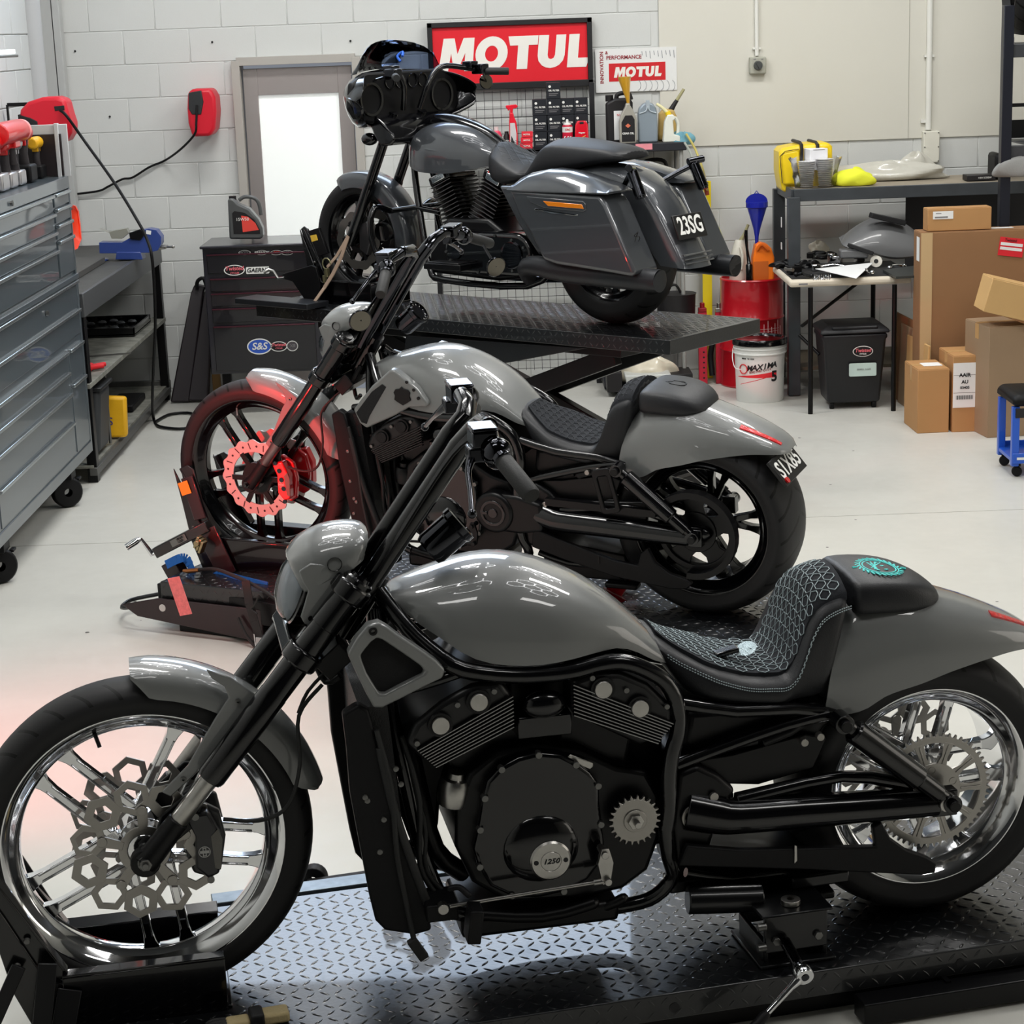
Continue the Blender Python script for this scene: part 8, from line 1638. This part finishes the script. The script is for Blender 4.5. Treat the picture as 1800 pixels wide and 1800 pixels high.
# long carton lying on the tall ones
a = W(1722, 485, 10.25); q = W(1724, 545, 10.18); t = carton_box('long pale carton lying aslant across the top of the tall cartons', (0, 0, 0), (.70, .22, .175), CB3, 0, tape=False); t.rotation_euler = (0, R(15), 0); t.location = (q.x+.35*math.cos(R(15)), 10.12, q.z-.35*math.sin(R(15)))
# flattened cardboard
for k, (px, hh_) in enumerate(((1578, .50), (1592, .46), (1602, .42))):
    p = onfloor(1598+4*k, 722+10*k); o = MB().box((0, 0, hh_/2), (.012, .50-.04*k, hh_)).obj('cardboard_sheet', (CB2, CM, CB3)[k], None, bevel=.002); o.location = (p.x+.01+.02*k, p.y+.2, 0); o.rotation_euler = (0, R(2), R(4)); tag(o, 'flattened cardboard sheet leaning beside the very large carton, '+('leftmost', 'middle', 'rightmost')[k]+' sheet', 'cardboard')
# rack at the right with tyre and blanket
rk = thing('steel_rack', 'tall black steel rack at the right edge holding a tyre and a blanket', 'rack', (0, 0, 0)); Yk = 10.9
for y in (Yk,): x = W(1768, 200, Yk).x; mb = MB(); mb.box((x, y, 1.12), (.055, .06, 2.16)); mb.obj('rack_post', mat('rack_blue_black', (24, 27, 38), .4, .3), rk, bevel=.003)
x = W(1768, 200, Yk).x
for py in (90, 268): z = W(1768, py, Yk).z; mb = MB(); mb.box((x+.55, Yk+.01, z), (1.1, .04, .07)); mb.box((x+.65, Yk+.3, z+.03), (1.0, .56, .01)); mb.obj('rack_beam', mat('rack_beam_grey', (60, 62, 66), .45, .3), rk, bevel=.003)
mb = MB(); z = W(1780, 192, Yk).z; mb.box((x+.62, Yk+.45, z), (1.0, .02, .02)); mb.box((x+.62, Yk+.45, W(1780, 265, Yk).z+.09), (1.0, .02, .10)); mb.obj('rack_brace', SATIN, rk)
mb = MB(); z = W(1768, 72, Yk).z; mb.box((x+.015, Yk-.026, z), (.03, .002, .035)); mb.obj('rack_tag', GRI, rk)
ty = thing('spare_tyre', 'black motorcycle tyre on the top beam of the steel rack', 'tyre', (W(1772, 20, Yk+.35).x+.11, Yk+.36, W(1790, 66, Yk+.2).z+.335)); mb = MB(); mb.lathe([(.22, -.07), (.25, -.10), (.29, -.105), (.315, -.08), (.325, -.03), (.326, 0), (.325, .03), (.315, .08), (.29, .105), (.25, .10), (.22, .07)], (0, 0, 0), (0, 1, 0), 64, closed=False); o = mb.obj('tyre_carcass', TYRER, ty); o.rotation_euler = (0, 0, R(84))
crumple('grey_blanket', 'grey felt blanket hanging over the lower beam of the steel rack', 'blanket', W(1800, 310, Yk-.02), .14, mat('grey_felt', (128, 130, 128), .95, bump=.5, bscale=100), (1.3, .35, .5), 61, .2)
boxat('black_bag', 'black soft bag at the right end of the storage table by the rack', 'bag', 1750, 270, 1764, 318, Yt+.15, .2, MATTE, bev=.02)
# conduits and wall boxes
CW = mat('white_conduit', (226, 226, 220), .45)
p = W(1330, 50, YW-.03); mb = MB(); mb.tube([(p.x, YW-.032, W(1330, 98, YW-.03).z), (p.x, YW-.032, CEIL)], .012, 12); z = W(1330, 85, YW).z; mb.box((p.x, YW-.025, z), (.05, .018, .012)); c1_ = mb.obj('conduit', CW, None); tag(c1_, 'white conduit running down to the isolator switch', 'conduit')
sw = thing('isolator_switch', 'grey rotary isolator switch box in the middle of the plaster wall', 'switch', W(1332, 115, YW-.05)); mb = MB(); mb.box((0, .015, 0), (.10, .06, .10)); mb.obj('switch_box', mat('switch_grey', (168, 168, 156), .5), sw, bevel=.008, seg=3); mb = MB(); mb.lathe([(0, .024), (.024, .022), (.028, .0)], (0, -.015, 0), (0, -1, 0), 24); mb.box((0, -.04, 0), (.010, .01, .045), Matrix.Rotation(R(-30), 3, 'Y')); mb.obj('rotary_knob', mat('knob_grey', (70, 72, 72), .4), sw); mb = MB(); mb.box((-.02, -.0155, .038), (.015, .001, .006)); mb.box((.025, -.0155, .036), (.012, .001, .006)); mb.obj('switch_mark', GRI, sw)
p = W(1633, 120, YW-.03); mb = MB(); zb_ = W(1633, 228, YW-.03).z; mb.tube([(p.x, YW-.034, zb_), (p.x, YW-.034, CEIL)], .018, 14); mb.box((p.x, YW-.028, W(1633, 98, YW).z), (.06, .018, .014)); mb.box((p.x-.02, YW-.028, W(1633, 212, YW).z), (.05, .018, .02)); mb.obj('conduit', CW, None); tag(bpy.context.scene.objects['conduit.001'], 'thicker white conduit running down to the pale junction box', 'conduit')
jn = thing('junction_box', 'pale rectangular junction box low on the plaster wall', 'junction box', W(1636, 258, YW-.05)); mb = MB(); mb.box((0, .01, 0), (.098, .07, .19)); mb.obj('box_body', mat('junction_white', (222, 220, 208), .5), jn, bevel=.005); mb = MB()
for sx in (-1, 1):
    for sz_ in (-1, 0, 1): mb.cyl((.042*sx, -.025, .085*sz_), (.042*sx, -.028, .085*sz_), .004, 8)
stuff(mb.obj('cover_screw', BOLT, jn))
# blue stool
bs_ = thing('creeper_stool', 'blue and white mechanic stool with black padded seat at the right edge', 'stool', onfloor(1830, 826)); BS = mat('stool_blue', (28, 84, 190), .35, 0, .3)
mb = MB(); mb.rings([[(sx*w_, sy*d_, z) for sx, sy in ((-1, -1), (1, -1), (1, 1), (-1, 1))] for z, w_, d_ in ((.345, .17, .15), (.36, .185, .165), (.39, .185, .165), (.405, .165, .145))]); mb.obj('seat_pad', MATTE, bs_, bevel=.015, seg=3)
for sx in (-1, 1):
    for sy in (-1, 1): mb = MB(); mb.box((.165*sx, .13*sy, .20), (.035, .035, .29)); mb.obj('leg', BS, bs_, bevel=.004)
mb = MB(); mb.box((0, 0, .085), (.36, .30, .02)); mb.box((0, -.15, .095), (.36, .01, .05)); mb.box((0, .15, .095), (.36, .01, .05)); mb.obj('lower_tray', BS, bs_, bevel=.003)
mb = MB(); mb.box((0, -.15, .315), (.34, .01, .045)); q = mb.obj('upper_rail', BKL, bs_, bevel=.002); text('TRADEQUIP', .025, WINK, q, (.02, -.157, .315), FRONT, bold=.02)
mb = MB(); mb.box((-.03, -.157, .095), (.26, .002, .012)); mb.obj('white_stripe', WHITEPL, bs_)
for sx in (-1, 1):
    for sy in (-1, 1): mb = MB(); mb.lathe([(0, -.01), (.022, -.01), (.026, 0), (.022, .01), (0, .01)], (.15*sx, .12*sy, .026), (.5, 1, 0), 18); mb.box((.15*sx, .12*sy, .062), (.03, .03, .02)); mb.obj('castor', MATTE, bs_)

# ================================================================== loose pieces become parts of their own
SPLIT = 'exhaust_manifold derby_cover reel_guide wall_bracket jug_handle lower_frame visor_cheek cap_ring head_cap cover_bolt frame_bolt sprocket_bolt scoop_bolt bracket_bolt visor_bolt cap_screw caliper_bolt head_bolt cooling_fin fin_edge shroud_bolt jack_bolt shock_bolt speaker_ring passing_lamp brake_caliper base_gusset bolt_hole castor key_lock case_piping stud gauge_mark right_saddle rocker_box side_label top_label label_field switch_mark drawer_lip label_print anchor_hole axle_nut mount_post buckle_frame top_flap pivot face_rail sign_frame window_frame rack_beam rack_brace support_strut white_stencil small_print'.split()
def islands(me):
    par = list(range(len(me.vertices)))
    def find(a):
        while par[a] != a: par[a] = par[par[a]]; a = par[a]
        return a
    for e in me.edges:
        a, b = find(e.vertices[0]), find(e.vertices[1])
        if a != b: par[a] = b
    g = {}
    for p in me.polygons: g.setdefault(find(p.vertices[0]), []).append(p)
    return list(g.values())
for o in list(bpy.data.objects):
    if o.type != 'MESH' or o.name.split('.')[0] not in SPLIT or o.get('kind') == 'stuff': continue
    me = o.data; gs = islands(me)
    if len(gs) < 2 or len(gs) > 60: continue
    for k, ps in enumerate(gs):
        vs = sorted({v for p in ps for v in p.vertices}); ix = {v: i for i, v in enumerate(vs)}
        n = bpy.data.meshes.new(o.name.split('.')[0]); n.from_pydata([me.vertices[v].co[:] for v in vs], [], [[ix[v] for v in p.vertices] for p in ps])
        n.polygons.foreach_set('use_smooth', [True]*len(n.polygons)); n.set_sharp_from_angle(angle=R(40))
        if me.materials: n.materials.append(me.materials[0])
        if k == 0: o.data = n
        else: c = o.copy(); c.data = n; COL.objects.link(c)
